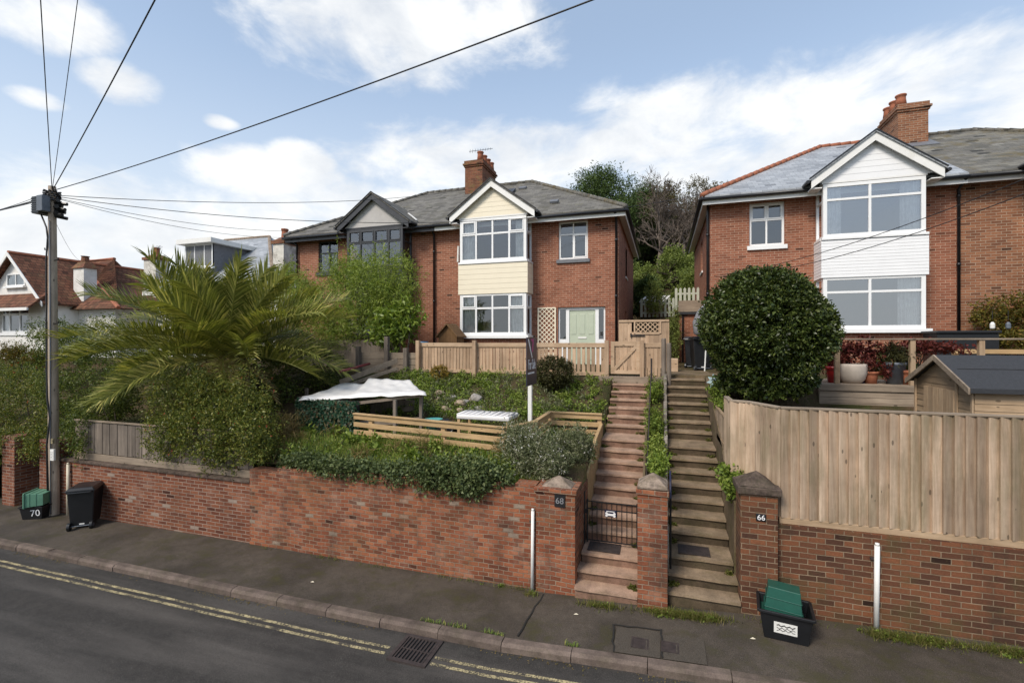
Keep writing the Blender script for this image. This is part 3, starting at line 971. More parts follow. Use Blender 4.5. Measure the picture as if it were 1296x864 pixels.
# ------------------------------------------------------------------ street walls and piers
def rough_wall(x0, x1, y0, y1, tops, seed, course=.075, unit=.225, drop=2):
    """brick wall with an uneven top: one column per brick"""
    r = random.Random(seed)
    mb = MB()
    x = x0
    while x < x1 - .01:
        b = min(x + unit, x1)
        z = np.interp((x + b) / 2, [q[0] for q in tops], [q[1] for q in tops])
        z = round((z - r.choice([0] * 4 + list(range(drop)))* course) / course) * course
        mb.box(x, b, y0, y1, gz(x) - .25, z)
        x = b
    return mb


LW0, LW1 = -7.64, -1.88
w = thing('street_wall', 'worn red brick retaining wall with trailing plants below the sloping garden', 'wall', (LW0, 7.1, 0))
rough_wall(LW0, LW1, 7.1, 7.36, [(LW0, 1.4), (-6.5, 1.5), (-4, 1.58), (LW1, 1.66)], 3).build('masonry', M['old_brick'], w)
w = thing('street_wall', 'pinkish brick wall with thick pale mortar behind the wheelie bin', 'wall', (-13.3, 7.12, 0))
mb = MB(); mb.box(-13.35, LW0 - .004, 7.13, 7.36, -.4, 1.152); mb.build('masonry', M['pink_brick'], w)
mb = MB()
x = -13.35
while x < LW0 - .02:
    b = min(x + R.uniform(.55, .8), LW0 - .004)
    mb.box(x + .003, b - .003, 7.09, 7.4, 1.155, 1.205 + R.uniform(-.004, .006)); x = b
mb.build('coping', M['dark_cap'], w, bevel=.006)
w = thing('street_wall', 'dark mossy brick wall carrying the tall closeboard fence', 'wall', (1.46, 7.15, .2))
mb = MB(); mb.box(1.46, 9.5, 7.16, 7.4, -.1, 1.425); mb.build('masonry', M['dark_brick'], w)
w = thing('street_wall', 'dark brick wall left of the gateway piers under overgrown hedge', 'wall', (-24, 7.1, -.2))
mb = MB(); mb.box(-30, -16.3, 7.12, 7.36, -.6, 1.2); mb.build('masonry', M['dark_brick'], w)

# piers
p = thing('brick_pier', 'brick pier ending the red wall beside the iron gate', 'pier', (-1.57, 7.2, 0))
mb = MB(); mb.box(LW1, -1.27, 7.03, 7.48, -.2, 1.58); mb.build('shaft', M['old_brick'], p, bevel=.008)
mb = MB(); mb.box(LW1 - .03, -1.245, 7.0, 7.51, 1.581, 1.65); mb.build('coping', M['old_brick'], p, bevel=.01)
mb = MB(); mb.pyramid(LW1 + .07, -1.33, 7.08, 7.44, 1.65, 1.8); mb.build('cap', M['cap_stone'], p, bevel=.01)
X = PX(709, 7.03)
mb = MB(); mb.box(X - .085, X + .075, 7.012, 7.028, P(709, 641, 7.03).z, P(709, 625, 7.03).z); q = mb.build('number_plate', M['black_gloss'], p)
text('68', .13, M['grey_cloth'], q, (X - .005, 7.01, P(709, 633, 7.03).z - .005), (1, 0, 0), (0, 0, 1), 'numeral')
p = thing('brick_pier', 'middle brick pier with pyramid stone cap between both flights of steps', 'pier', (-.15, 7.1, .1))
mb = MB(); mb.box(-.355, .055, 6.92, 7.33, -.1, 1.72); mb.build('shaft', M['old_brick'], p, bevel=.008)
mb = MB(); mb.box(-.375, .075, 6.9, 7.35, 1.722, 1.80); mb.build('coping', M['old_brick'], p, bevel=.01)
mb = MB(); mb.box(-.36, .06, 6.91, 7.34, 1.802, 1.84); mb.pyramid(-.36, .06, 6.91, 7.34, 1.84, 2.0); mb.jitter(.006); mb.build('cap', M['cap_stone'], p, bevel=.01)
p = thing('brick_pier', 'brick pier numbered 66 with dark mossy stone cap beside the tall fence', 'pier', (1.23, 7.3, .2))
mb = MB(); mb.box(1.0, 1.457, 7.06, 7.5, -.1, 1.83); mb.build('shaft', M['dark_brick'], p, bevel=.008)
mb = MB(); mb.box(.96, 1.5, 7.02, 7.54, 1.832, 1.93); mb.build('coping', M['dark_cap'], p, bevel=.012)
mb = MB(); mb.pyramid(.985, 1.475, 7.045, 7.515, 1.93, 2.1); mb.jitter(.01); mb.build('cap', M['dark_cap'], p, bevel=.012)
q3 = P(963, 655, 7.05)
mb = MB(); mb.box(q3.x - .06, q3.x + .065, 7.043, 7.058, q3.z - .045, q3.z + .055); q = mb.build('number_plate', M['black_gloss'], p, bevel=.008)
text('66', .1, M['lettering'], q, (q3.x + .002, 7.041, q3.z + .004), (1, 0, 0), (0, 0, 1), 'numeral')
p = thing('brick_pier', 'square brick gateway pier left of the small green recycling box', 'pier', (-15.1, 7.3, -.1), None)
mb = MB(); mb.box(-15.38, -14.9, 7.08, 7.55, -.4, 1.6); mb.build('shaft', M['pink_brick'], p, bevel=.006)
p = thing('brick_pier', 'narrow brick pier half hidden behind the telephone pole', 'pier', (-13.7, 7.3, -.1), None)
mb = MB(); mb.box(-14.0, -13.36, 7.1, 7.5, -.4, 1.6); mb.build('shaft', M['pink_brick'], p, bevel=.006)
# side gate closing the passage between those two piers
g = thing('side_gate', 'dark boarded gate set back between the two left brick piers', 'gate', (-14.5, 7.9, -.1))
mb = MB()
for i in range(8):
    mb.box(-14.9 + i * .113, -14.9 + i * .113 + .108, 7.95, 7.98, -.05, 1.6)
mb.build('boards', M['grey_wood'], g)

# ------------------------------------------------------------------ steps
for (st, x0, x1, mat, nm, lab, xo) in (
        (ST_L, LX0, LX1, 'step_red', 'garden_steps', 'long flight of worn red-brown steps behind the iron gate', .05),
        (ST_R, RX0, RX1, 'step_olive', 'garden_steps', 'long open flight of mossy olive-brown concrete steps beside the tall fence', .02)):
    t = thing(nm, lab, 'steps', ((x0 + x1) / 2, 7.0, 0))
    for i, (a, b, z) in enumerate(st):
        mb = MB()
        l, r_ = x0, x1
        if i < 2:
            l, r_ = (-1.27, -.36) if st is ST_L else (.06, 1.0)
        o = .03
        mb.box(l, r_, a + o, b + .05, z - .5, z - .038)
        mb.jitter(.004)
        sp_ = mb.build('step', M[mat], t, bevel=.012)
        mb = MB()
        k_ = 4
        for q_ in range(k_):                      # worn tread, uneven along its edge
            xa_, xb_ = l + (r_ - l) * q_ / k_, l + (r_ - l) * (q_ + 1) / k_
            if q_ == 0:
                e0 = [R.uniform(-.012, .012), R.uniform(-.008, .006)]
            e1 = [R.uniform(-.012, .012), R.uniform(-.008, .006)]
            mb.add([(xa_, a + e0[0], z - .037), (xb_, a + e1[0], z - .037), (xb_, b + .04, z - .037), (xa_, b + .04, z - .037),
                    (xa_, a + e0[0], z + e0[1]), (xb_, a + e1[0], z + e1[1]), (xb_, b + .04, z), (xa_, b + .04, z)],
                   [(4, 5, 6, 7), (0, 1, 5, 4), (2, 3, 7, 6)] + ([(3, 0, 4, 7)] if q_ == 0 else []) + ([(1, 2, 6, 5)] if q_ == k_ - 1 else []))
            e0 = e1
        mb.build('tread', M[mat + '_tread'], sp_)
    cx = (x0 + x1) / 2
# access covers on the two landings
for (px0, px1, st, lab) in ((745, 785, ST_L, 'dark iron cover on the landing in front of the iron gate'), (858, 898, ST_R, 'dark ribbed iron cover on the landing of the open steps')):
    y0, y1, z = st[2][0] + .1, st[2][0] + .44, st[2][2] + .01
    X0, X1 = PX(px0, y0 + .17), PX(px1, y0 + .17)
    t = thing('access_cover', lab, 'cover', ((X0 + X1) / 2, y0, z), 'iron covers on the landings')
    mb = MB(); mb.box(X0, X1, y0, y1, z, z + .008); mb.build('plate', M['iron'], t)
    mb = MB()
    k = 12
    for i in range(k):
        xx = X0 + .02 + (X1 - X0 - .04) * (i + .5) / k
        mb.beam((xx, y0 + .02, z + .0105), (xx, y1 - .02, z + .0105), .012, .005)
    mb.build('ribs', M['iron'], t)


def side_wall(label, x0, x1, prof, mat, name='edging_wall', bottom=-.1, cat='wall', bev=.01):
    t = thing(name, label, cat, ((x0 + x1) / 2, prof[0][0], 0))
    mb = MB()
    pts = [(x0, y, z) for y, z in prof] + [(x0, prof[-1][0], bottom), (x0, prof[0][0], bottom)]
    mb.prism(pts, (x1 - x0, 0, 0))
    mb.build('body', M[mat], t, bevel=bev)
    return t


side_wall('timber-faced bank edging along the left side of the red-brown steps', -1.32, -1.255,
          [(8.25, 1.6), (9.3, 1.98), (10.3, 2.12)], 'rail_wood')
side_wall('low brick return wall behind the pier at the iron gate', -1.5, -1.262, [(7.49, 1.5), (8.24, 1.5)], 'old_brick')
side_wall('thin concrete edging on the right side of the red-brown steps', LX1 + .004, LX1 + .05,
          [(7.35, .75)] + [(y, stair_z(y, ST_L) + .1) for y in np.arange(8, 12.6, .5)], 'mossy_conc')
t = thing('edging_wall', 'rough edging of pale lichened stones beside the olive-brown steps', 'wall', (.04, 7.4, .5))
mb = MB()
y = 7.36
while y < 12.5:
    d = R.uniform(.16, .3)
    z = stair_z(y + d / 2, ST_R) + .13 + R.uniform(-.02, .04)
    mb.box(.012 + R.uniform(-.012, .008), .072, y + .004, min(y + d, 12.52) - .004, .1, z); y += d
mb.jitter(.008)
mb.build('stones', M['pale_stone'], t, bevel=.02)
side_wall('mossy concrete wall along the right side of the olive-brown steps', RX1 + .005, 1.13,
          [(7.505, 1.55), (8.5, 1.72), (9.0, 1.95), (9.01, 2.06), (10.3, 2.45), (12.4, 3.02)], 'mossy_conc')
# timber sleepers beside the steps
t = thing('timber_edging', 'stacked timber sleepers at the foot of the side fence by the steps', 'edging', (1.15, 8.0, 1.7))
for (y0, y1, z0, z1) in ((7.75, 8.35, 1.56, 1.82), (8.3, 8.9, 1.75, 2.02), (8.1, 9.9, 2.03, 2.14)):
    mb = MB(); mb.box(.98 - .0, 1.25, y0, y1, z0, z1); mb.build('sleeper', M['grey_wood_y'], t, bevel=.01)
# ------------------------------------------------------------------ houses
WY, BY = 16.3, 15.6          # wall face and bay face
XX, YY, ZZ = Vector((1, 0, 0)), Vector((0, 1, 0)), Vector((0, 0, 1))


def wall_open(mb, O, A, N, a0, a1, z0, z1, th, openings):
    """wall of real thickness with real holes"""
    ax = sorted({a0, a1, *[q for o in openings for q in o[:2]]})
    zx = sorted({z0, z1, *[q for o in openings for q in o[2:]]})
    for i in range(len(ax) - 1):
        run = None
        for j in range(len(zx) - 1):
            ca, cz = (ax[i] + ax[i + 1]) / 2, (zx[j] + zx[j + 1]) / 2
            hole = any(o[0] < ca < o[1] and o[2] < cz < o[3] for o in openings)
            if not hole:
                run = [zx[j], zx[j + 1]] if run is None else [run[0], zx[j + 1]]
            if run and (hole or j == len(zx) - 2):
                mb.lbox(O, A, N, ax[i], ax[i + 1], -th, 0, run[0], run[1])
                run = None


def window(house, O, A, N, a0, a1, z0, z1, cols, rows, mat, fw=.065, mw=.05, sill=None, sill_mat='upvc', sill_ext=.08, sill_h=.1, curtain=None, opens=(), depth=.07, inner=.06, glass='glass'):
    """frame > pane, sill, curtain.  cols / rows are fractions where bars run."""
    mb = MB()
    mb.lbox(O, A, N, a0, a0 + fw, -depth, 0, z0, z1)
    mb.lbox(O, A, N, a1 - fw, a1, -depth, 0, z0, z1)
    mb.lbox(O, A, N, a0 + fw, a1 - fw, -depth, 0, z0, z0 + fw)
    mb.lbox(O, A, N, a0 + fw, a1 - fw, -depth, 0, z1 - fw, z1)
    W, H = a1 - a0, z1 - z0
    xs_ = [a0 + W * c for c in cols]
    zs_ = [z0 + H * r for r in rows]
    for x in xs_:
        mb.lbox(O, A, N, x - mw / 2, x + mw / 2, -depth + .003, -.003, z0 + fw, z1 - fw)
    for z in zs_:
        ed = [a0 + fw] + [q for x in xs_ for q in (x - mw / 2, x + mw / 2)] + [a1 - fw]
        for k in range(0, len(ed), 2):
            mb.lbox(O, A, N, ed[k], ed[k + 1], -depth + .004, -.004, z - mw / 2, z + mw / 2)
    cx_ = [a0 + fw] + [q for x in xs_ for q in (x - mw / 2, x + mw / 2)] + [a1 - fw]
    zx_ = [z0 + fw] + [q for z in zs_ for q in (z - mw / 2, z + mw / 2)] + [z1 - fw]
    for (ci, ri) in opens:      # opening casements carry a second, slightly proud sash
        x0, x1, y0, y1 = cx_[ci * 2], cx_[ci * 2 + 1], zx_[ri * 2], zx_[ri * 2 + 1]
        s = .035
        for q in ((x0 - .008, x0 + s, y0, y1), (x1 - s, x1 + .008, y0, y1), (x0 + s, x1 - s, y0 - .006, y0 + s), (x0 + s, x1 - s, y1 - s, y1 + .006)):
            mb.lbox(O, A, N, q[0], q[1], -depth + .01, .012, q[2], q[3])
    f = mb.build('window', M[mat], house, bevel=.004)
    mb = MB()
    for i in range(0, len(cx_), 2):
        for j in range(0, len(zx_), 2):
            p = [Vector(O) + A * a + N * -.035 + ZZ * z for a, z in ((cx_[i], zx_[j]), (cx_[i + 1], zx_[j]), (cx_[i + 1], zx_[j + 1]), (cx_[i], zx_[j + 1]))]
            mb.add(p, [(0, 1, 2, 3)])
    mb.build('pane', M[glass], f)
    if sill:
        mb = MB(); mb.lbox(O, A, N, a0 - sill_ext, a1 + sill_ext, -.06, sill, z0 - sill_h, z0 - .002)
        mb.build('sill', M[sill_mat], f, bevel=.006)
    for (c0, c1, cz0, amp) in (curtain or []):
        vs, n = [], 26
        for k in range(n + 1):
            a = c0 + (c1 - c0) * k / n
            dd = -depth - inner - amp * math.sin(k * 1.35) - amp * .5 * math.sin(k * .53)
            for z in (cz0, z1 - .03):
                q = Vector(O) + A * a + N * dd + ZZ * z
                vs.append(q)
        mb = MB(); mb.add(vs, [(2 * k, 2 * k + 2, 2 * k + 3, 2 * k + 1) for k in range(n)])
        mb.build('curtain', M['curtain'], f, smooth=True)
    return f


def roof_half(house, xo, xp, dz, mat, ridge_mat, hipdir):
    """half of a hipped roof: xo outer eave, xp party line"""
    yf, yb, ze, zr = 15.85, 24.75, 8.33 + dz, 11.05 + dz
    ym = (yf + yb) / 2
    xr = xo - hipdir * (ym - yf)
    T = .09
    vs = [(xo, yf, ze), (xp, yf, ze), (xp, yb, ze), (xo, yb, ze), (xr, ym, zr), (xp, ym, zr)]
    lo = [(x, y, z - T) for x, y, z in vs[:4]]
    mb = MB()
    mb.add(vs + lo, [(0, 1, 5, 4), (3, 0, 4), (2, 3, 4, 5), (1, 2, 5), (6, 7, 1, 0), (7, 8, 2, 1), (8, 9, 3, 2), (9, 6, 0, 3), (9, 8, 7, 6)])
    rf = mb.build('roof', M[mat], house)
    mb = MB()

    def caps(a, b):
        a, b = Vector(a), Vector(b)
        n = max(2, int((b - a).length / .32))
        for i in range(n):
            p, q = a.lerp(b, i / n), a.lerp(b, (i + .97) / n)
            mb.tube([p + Vector((0, 0, .0)), q + Vector((0, 0, .018))], .085, 8)
    caps((xo, yf, ze + .01), (xr, ym, zr))
    caps((xo, yb, ze + .01), (xr, ym, zr))
    caps((xr, ym, zr), (xp, ym, zr))
    mb.build('ridge_tiles', M[ridge_mat], rf, smooth=True)
    return rf


def house(name, label, xo, xp, bay, hip, dz, brick, roofmat, ridgemat, trim, gut, fascia, win_mats, clad, gablem, cfg):
    """xo: outer wall x, xp: party line x, bay: (x0, x1); hip = +1 when the outer side faces +x"""
    t = thing(name, label, 'house', ((xo + xp) / 2, WY, 3.0))
    x0, x1 = min(xo, xp), max(xo, xp)
    ops = [(bay[0] + .12, bay[1] - .12, 4.1 + dz, 8.1 + dz)] + [o for o in cfg['open']]
    mb = MB()
    wall_open(mb, (0, WY, 0), XX, -YY, x0, x1, 2.7, 8.16 + dz, .28, ops)
    mb.build('wall', M[brick], t)
    mb = MB()       # outer side wall, with its window openings, and the back
    so = cfg.get('side', [])
    wall_open(mb, (xo, 0, 0), YY * 1, XX * hip, WY + .283, 24.35, 2.7, 8.16 + dz, .28, [q[:4] for q in so])
    mb.build('wall', M[brick], t)
    mb = MB(); mb.box(x0 + .3, x1 - .3, 24.07, 24.34, 2.7, 8.16 + dz); mb.build('wall', M[brick], t)
    mb = MB()
    mb.box(x0 + .29, x1 - .01, WY + .3, 24.0, 3.0, 3.1)
    mb.box(x0 + .29, x1 - .01, WY + .3, 24.0, 5.95 + dz, 6.15 + dz)
    mb.box(x0 + .29, x1 - .01, WY + .3, 24.0, 8.2 + dz, 8.23 + dz)
    mb.box(x0 + .29, x1 - .01, 20.1, 20.25, 3.1, 8.2 + dz)
    mb.box(bay[0] - .35 if bay[0] - .35 > x0 else x0 + .3, bay[0] - .25, WY + .3, 20.1, 3.1, 8.2 + dz)
    mb.box(bay[1] + .25, bay[1] + .35, WY + .3, 20.1, 3.1, 8.2 + dz)
    mb.build('interior', M['plaster'], t)
    rf = roof_half(t, xo + hip * .28, xp, dz, roofmat, ridgemat, hip)
    # fascia, soffit, gutter
    mb = MB()
    e = xo + hip * .25
    mb.box(min(e, xp), max(e, xp), 15.9, 15.925, 8.06 + dz, 8.235 + dz)
    mb.box(min(e, e - hip * .025), max(e, e - hip * .025), 15.93, 24.6, 8.06 + dz, 8.235 + dz)
    mb.box(min(e - hip * .03, xp), max(e - hip * .03, xp), 15.93, 16.295, 8.165 + dz, 8.18 + dz)
    mb.box(min(xo + hip * .004, e - hip * .03), max(xo + hip * .004, e - hip * .03), 16.3, 24.6, 8.165 + dz, 8.18 + dz)
    mb.build('fascia', M[fascia], t)
    mb = MB()
    e2 = xo + hip * .32
    mb.tube([(e2, 15.83, 8.225 + dz), (xp, 15.83, 8.225 + dz)], .05, 10)
    mb.tube([(e2, 15.83, 8.225 + dz), (e2, 24.7, 8.225 + dz)], .05, 10)
    mb.build('gutter', M[gut], t, smooth=True)
    # bay: brick base, window box, boarding, gable
    bx0, bx1 = bay
    s0, w0, c1, w1 = 4.12 + dz, 5.62 + dz, 6.74 + dz, 8.28 + dz
    mb = MB(); mb.box(bx0 + .02, bx1 - .02, BY + .03, WY - .002, 2.7, s0 - .11); mb.build('bay_wall', M[brick], t)
    mb = MB()
    mb.box(bx0 - .02, bx1 + .02, BY + .0, WY - .002, w0 + .004, c1 - .08)       # core of the boarded band
    n = cfg.get('boards', 6)
    for i in range(n):
        a, b = w0 - .03 + (c1 - .05 - w0) * i / n, w0 - .03 + (c1 - .05 - w0) * (i + 1) / n
        for (q0, q1) in (((bx0 - .055, BY - .022), (bx1 + .055, BY - .022)), ((bx1 + .045, BY - .01), (bx1 + .045, WY - .003)), ((bx0 - .045, BY - .01), (bx0 - .045, WY - .003))):
            qa, qb = Vector((*q0, 0)), Vector((*q1, 0))
            out = Vector((0, -1, 0)) if abs(qa.y - qb.y) < .01 else Vector((1 if qa.x > (bx0 + bx1) / 2 else -1, 0, 0))
            pr = [qa + ZZ * a + out * .008, qa + ZZ * (a + .003) + out * .009, qa + ZZ * (b - .004) + out * .005, qa + ZZ * (b - .0005) - out * .012, qa + ZZ * a - out * .012]
            mb.prism(pr, qb - qa)
    mb.build('cladding', M[clad], t)
    wm, wk = win_mats
    for (za, zb, key) in ((s0, w0, 'low'), (c1, w1, 'up')):
        cc = cfg[key]
        W = bx1 - bx0
        window(t, (0, BY, 0), XX, -YY, bx0, bx1, za, zb, cc['cols'], cc['rows'], wm, fw=.1, mw=.065,
               sill=.12 if key == 'low' else .06, sill_mat=wk, sill_ext=.1 if key == 'low' else .05, sill_h=.11 if key == 'low' else .07, curtain=cc.get('cur'), opens=cc.get('opens', ()), depth=.08, glass=cfg.get('glass', 'glass'))
        for (xs_, nn) in ((bx0, -XX), (bx1, XX)):
            window(t, (xs_, BY, 0), YY, nn, .083, WY - BY - .003, za, zb, [], cc['rows'], wm, fw=.07, mw=.05, opens=cc.get('sopens', ()),
                   sill=.06, sill_mat=wk, sill_ext=-.002, sill_h=.07)
    # flat deck closing the bay top, gable panel and its roof
    mid = (bx0 + bx1) / 2
    hw = (bx1 - bx0) / 2 + .34
    ap, zb = 9.52 + dz, 8.32 + dz
    mb = MB(); mb.box(bx0 - .03, bx1 + .03, BY - .01, WY - .002, zb - .03, zb + .02); mb.build('bay_head', M[fascia], t)
    mb = MB()
    mb.prism([(bx0 - .1, BY + .0, zb + .02), (bx1 + .1, BY + .0, zb + .02), (mid, BY + .0, ap - .06)], (0, .06, 0))
    slope = (ap - zb) / hw
    for i in range(7):
        a = zb + .02 + i * .165
        hwi = max(.02, (ap - .1 - a) / slope - .02)
        hwj = max(.01, (ap - .1 - a - .15) / slope - .02)
        if cfg.get('gable_boards', True) and hwj > .02:
            mb.prism([(mid - hwi, BY - .009, a), (mid + hwi, BY - .009, a), (mid + hwj, BY - .004, a + .163), (mid - hwj, BY - .004, a + .163)], (0, .012, 0))
    g = mb.build('gable', M[gablem], t)
    mb = MB()
    for s in (-1, 1):
        p0, p1 = Vector((mid + s * hw, BY - .17, zb - .18)), Vector((mid, BY - .17, ap))
        d = (p1 - p0)
        mb.prism([p0, p0 + ZZ * .27, p1 + ZZ * .06, p1 - ZZ * .19], (0, .035, 0))
        mb.prism([p0 + Vector((-s * .0, .04, 0)), p0 + Vector((-s * .28, .04, 0)), p0 + Vector((-s * .28, .04, .03)), p0 + Vector((0, .04, .03))], (0, .5, 0))
    mb.build('bargeboard', M[trim], g, bevel=.004)
    mb = MB()
    yb = 18.1
    for s in (-1, 1):
        e0 = Vector((mid + s * (hw + .05), BY - .21, zb + .1))
        a1 = Vector((mid, BY - .21, ap + .1))
        mb.prism([e0, a1, a1 - ZZ * .06, e0 - ZZ * .06], (0, yb - BY, 0))
    mb.build('gable_roof', M[cfg.get('gable_roof', roofmat)], t)
    mb = MB()
    for s in (-1, 1):
        e0 = Vector((mid + s * (hw + .09), BY - .2, zb + .02))
        mb.tube([e0, e0 + Vector((0, .5, 0))], .05, 8)
        mb.beam((mid + s * (hw + .06), BY - .215, zb + .1), (mid, BY - .215, ap + .105), .025, .028)
    mb.build('gutter', M[gut], t)
    # single upper window, as given
    for (wa0, wa1, wz0, wz1, cols, rows, sm, opens, fm, cur) in cfg['windows']:
        window(t, (0, WY + .06, 0), XX, -YY, wa0, wa1, wz0, wz1, cols, rows, fm, sill=.12, sill_mat=sm, sill_ext=.07, sill_h=.13, opens=opens, curtain=cur)
    for (sy0, sy1, sz0, sz1) in so:
        window(t, (xo - hip * .08, 0, 0), YY, XX * hip, sy0, sy1, sz0, sz1, [.5], [.7], 'upvc' if wm == 'upvc' else wm, sill=.12, sill_mat='upvc', sill_h=.08)
    for (dx, dy, z0_, z1_) in cfg.get('pipes', []):
        mb = MB()
        mb.tube([(dx, 15.86 if dy < WY else dy, 8.2 + dz), (dx, dy, 8.0 + dz), (dx, dy, z0_)], .04, 8)
        for q in range(3):
            z = z0_ + .5 + q * 1.9
            mb.tube([(dx, dy, z), (dx, dy, z + .08)], .052, 8)
        mb.build('downpipe', M['black_gloss'], t, smooth=True)
    return t, rf


def chimney(rf, x0, x1, y0, y1, z0, z1, brick='chimney_brick', pots=((.25, .2), (.7, .2)), pot_h=.22, corbel=2, potmat='terracotta', side=1):
    mb = MB(); mb.box(x0, x1, y0, y1, z0, z1 - .28)
    for i in range(corbel):
        e = .04 * (i + 1)
        mb.box(x0 - e, x1 + e, y0 - e, y1 + e, z1 - .279 + i * .075, z1 - .281 + (i + 1) * .075)
    mb.box(x0 - .03, x1 + .03, y0 - .03, y1 + .03, z1 - .279 + corbel * .075, z1)
    ch = mb.build('chimney', M[brick], rf)
    for (f, r) in pots:
        cx, cy = (x1 - .16 if side > 0 else x0 + .16), y0 + (y1 - y0) * f
        mb = MB(); mb.lathe((cx, cy, z1 - .01), [(r * .75, 0), (r * .62, pot_h * .6), (r * .6, pot_h * .85), (r * .72, pot_h * .9), (r * .72, pot_h), (r * .5, pot_h), (r * .48, pot_h * .4)], 14)
        mb.build('chimney_pot', M[potmat], rf, smooth=True)
    mb = MB(); mb.box(x0 - .06, x1 + .06, y0 - .1, y1 + .06, z0, z0 + .001)
    return ch


# --- the pair in the middle of the picture ---------------------------------
XP = -8.2
uw = (PX(707, WY), PX(744, WY))
uz = (6.78, 8.12)
dr = (PX(706, WY), PX(766, WY))
h68, rf68 = house('semi_detached_house', 'brick house half with cream boarded bay and pale green front door', -1.45, XP, (-7.02, -4.52), 1, 0,
                  'house_brick', 'slate', 'moss_slate', 'white_paint', 'black_gloss', 'white_paint', ('upvc', 'upvc'), 'cream', 'cream',
                  dict(open=[(*uw, *uz), (dr[0], dr[1], 3.0, 5.1)], side=[(19.3, 20.1, 6.5, 7.7), (19.0, 20.0, 3.9, 5.1)],
                       up=dict(cols=[.25, .5, .75], rows=[.64], opens=[(0, 1), (3, 1)], sopens=[(0, 1)], cur=[(-6.95, -6.45, 6.8, .03), (-4.95, -4.6, 6.8, .03)]),
                       low=dict(cols=[.25, .5, .75], rows=[.64], opens=[(0, 1), (3, 1)], sopens=[(0, 1)], cur=[(-6.95, -6.4, 4.2, .03), (-5.15, -4.6, 4.2, .03)]),
                       windows=[(*uw, *uz, [.5], [.66], 'lead', [(1, 0)], 'upvc', None)],
                       pipes=[(-1.53, 16.22, 3.0, 0)], boards=6, gable_roof='slate'))
# white render panel right of the bay's gable, rooflights on the slope
mb = MB()
for (px, py, w_, h_) in ((648, 240, .62, .5),):
    x, y = -6.3, 18.4
    zz = lambda yy: 8.33 + (yy - 15.85) * (11.05 - 8.33) / 4.45
    mb.prism([(x - w_ / 2, y, zz(y) + .04), (x + w_ / 2, y, zz(y) + .04), (x + w_ / 2, y + .7, zz(y + .7) + .04), (x - w_ / 2, y + .7, zz(y + .7) + .04)], (0, -.03, .06))
mb.build('rooflight', M['grey_black'], rf68)
mb = MB()
y = 16.9
mb.prism([(-4.0, y, zz(y) + .01), (-3.7, y, zz(y) + .01), (-3.7, y + .22, zz(y + .22) + .01), (-4.0, y + .22, zz(y + .22) + .01)], (0, -.03, .06))
y = 19.2
mb.prism([(-5.9, y, zz(y) + .01), (-5.6, y, zz(y) + .01), (-5.6, y + .22, zz(y + .22) + .01), (-5.9, y + .22, zz(y + .22) + .01)], (0, -.03, .06))
mb.build('roof_vent', M['lead'], rf68)
ch68 = chimney(rf68, PX(588.5, 19.4), PX(610.5, 19.4), 19.4, 21.1, 10.2, 11.98, pots=((.1, .21), (.37, .21), (.64, .21), (.9, .21)), pot_h=.4)
# soldier course over the door
mb = MB()
n = 22
for i in range(n):
    a = dr[0] - .15 + (dr[1] - dr[0] + .3) * i / n
    mb.box(a + .004, a + (dr[1] - dr[0] + .3) / n - .004, WY - .008, WY + .05, 5.102, 5.325)
mb.build('lintel', M['house_brick'], h68)
# front door with glazed side panels
mb = MB()
yf = WY + .08
d0, d1 = PX(720, WY), PX(753, WY)
for (a, b, c, d) in ((dr[0], dr[0] + .06, 3.05, 5.09), (dr[1] - .06, dr[1], 3.05, 5.09), (d0 - .12, d0, 3.05, 5.03), (d1, d1 + .12, 3.05, 5.03), (dr[0] + .06, dr[1] - .06, 5.03, 5.09),
                     (dr[0] + .06, d0 - .12, 3.05, 3.98), (d1 + .12, dr[1] - .06, 3.05, 3.98), (d0, d1, 5.0, 5.03)):
    mb.box(a, b, yf, yf + .09, c, d)
df = mb.build('door_frame', M['upvc'], h68, bevel=.004)
for (a, b) in ((dr[0] + .06, d0 - .12), (d1 + .12, dr[1] - .06)):
    mb = MB(); mb.add([(a, yf + .04, 3.98), (b, yf + .04, 3.98), (b, yf + .04, 5.03), (a, yf + .04, 5.03)], [(0, 1, 2, 3)])
    mb.build('pane', M['glass'], df)
mb = MB()
mb.box(d0 + .005, d1 - .005, yf + .03, yf + .08, 3.08, 4.995)
w3 = (d1 - d0) / 3
for i in range(3):
    a, b = d0 + w3 * i + .06, d0 + w3 * (i + 1) - .06
    mb.box(a, b, yf + .018, yf + .031, 4.15, 4.86)
    if i != 1:
        mb.box(a, b, yf + .018, yf + .031, 3.25, 3.85)
door = mb.build('door', M['door_green'], h68, bevel=.008)
mb = MB(); mb.box((d0 + d1) / 2 - .15, (d0 + d1) / 2 + .15, yf + .015, yf + .03, 4.0, 4.06); mb.build('letterbox', M['white_plastic'], door, bevel=.004)
mb = MB(); mb.box(d1 + .17, d1 + .25, yf + .02, yf + .04, 4.1, 4.24); mb.build('key_safe', M['ink'], df, bevel=.01)
mb = MB(); mb.tube([(PX(575, 15.9), 16.27, 7.5), (PX(575, 15.9) - .02, 16.26, 6.9)], .04, 8); mb.build('white_vent', M['white_plastic'], h68)

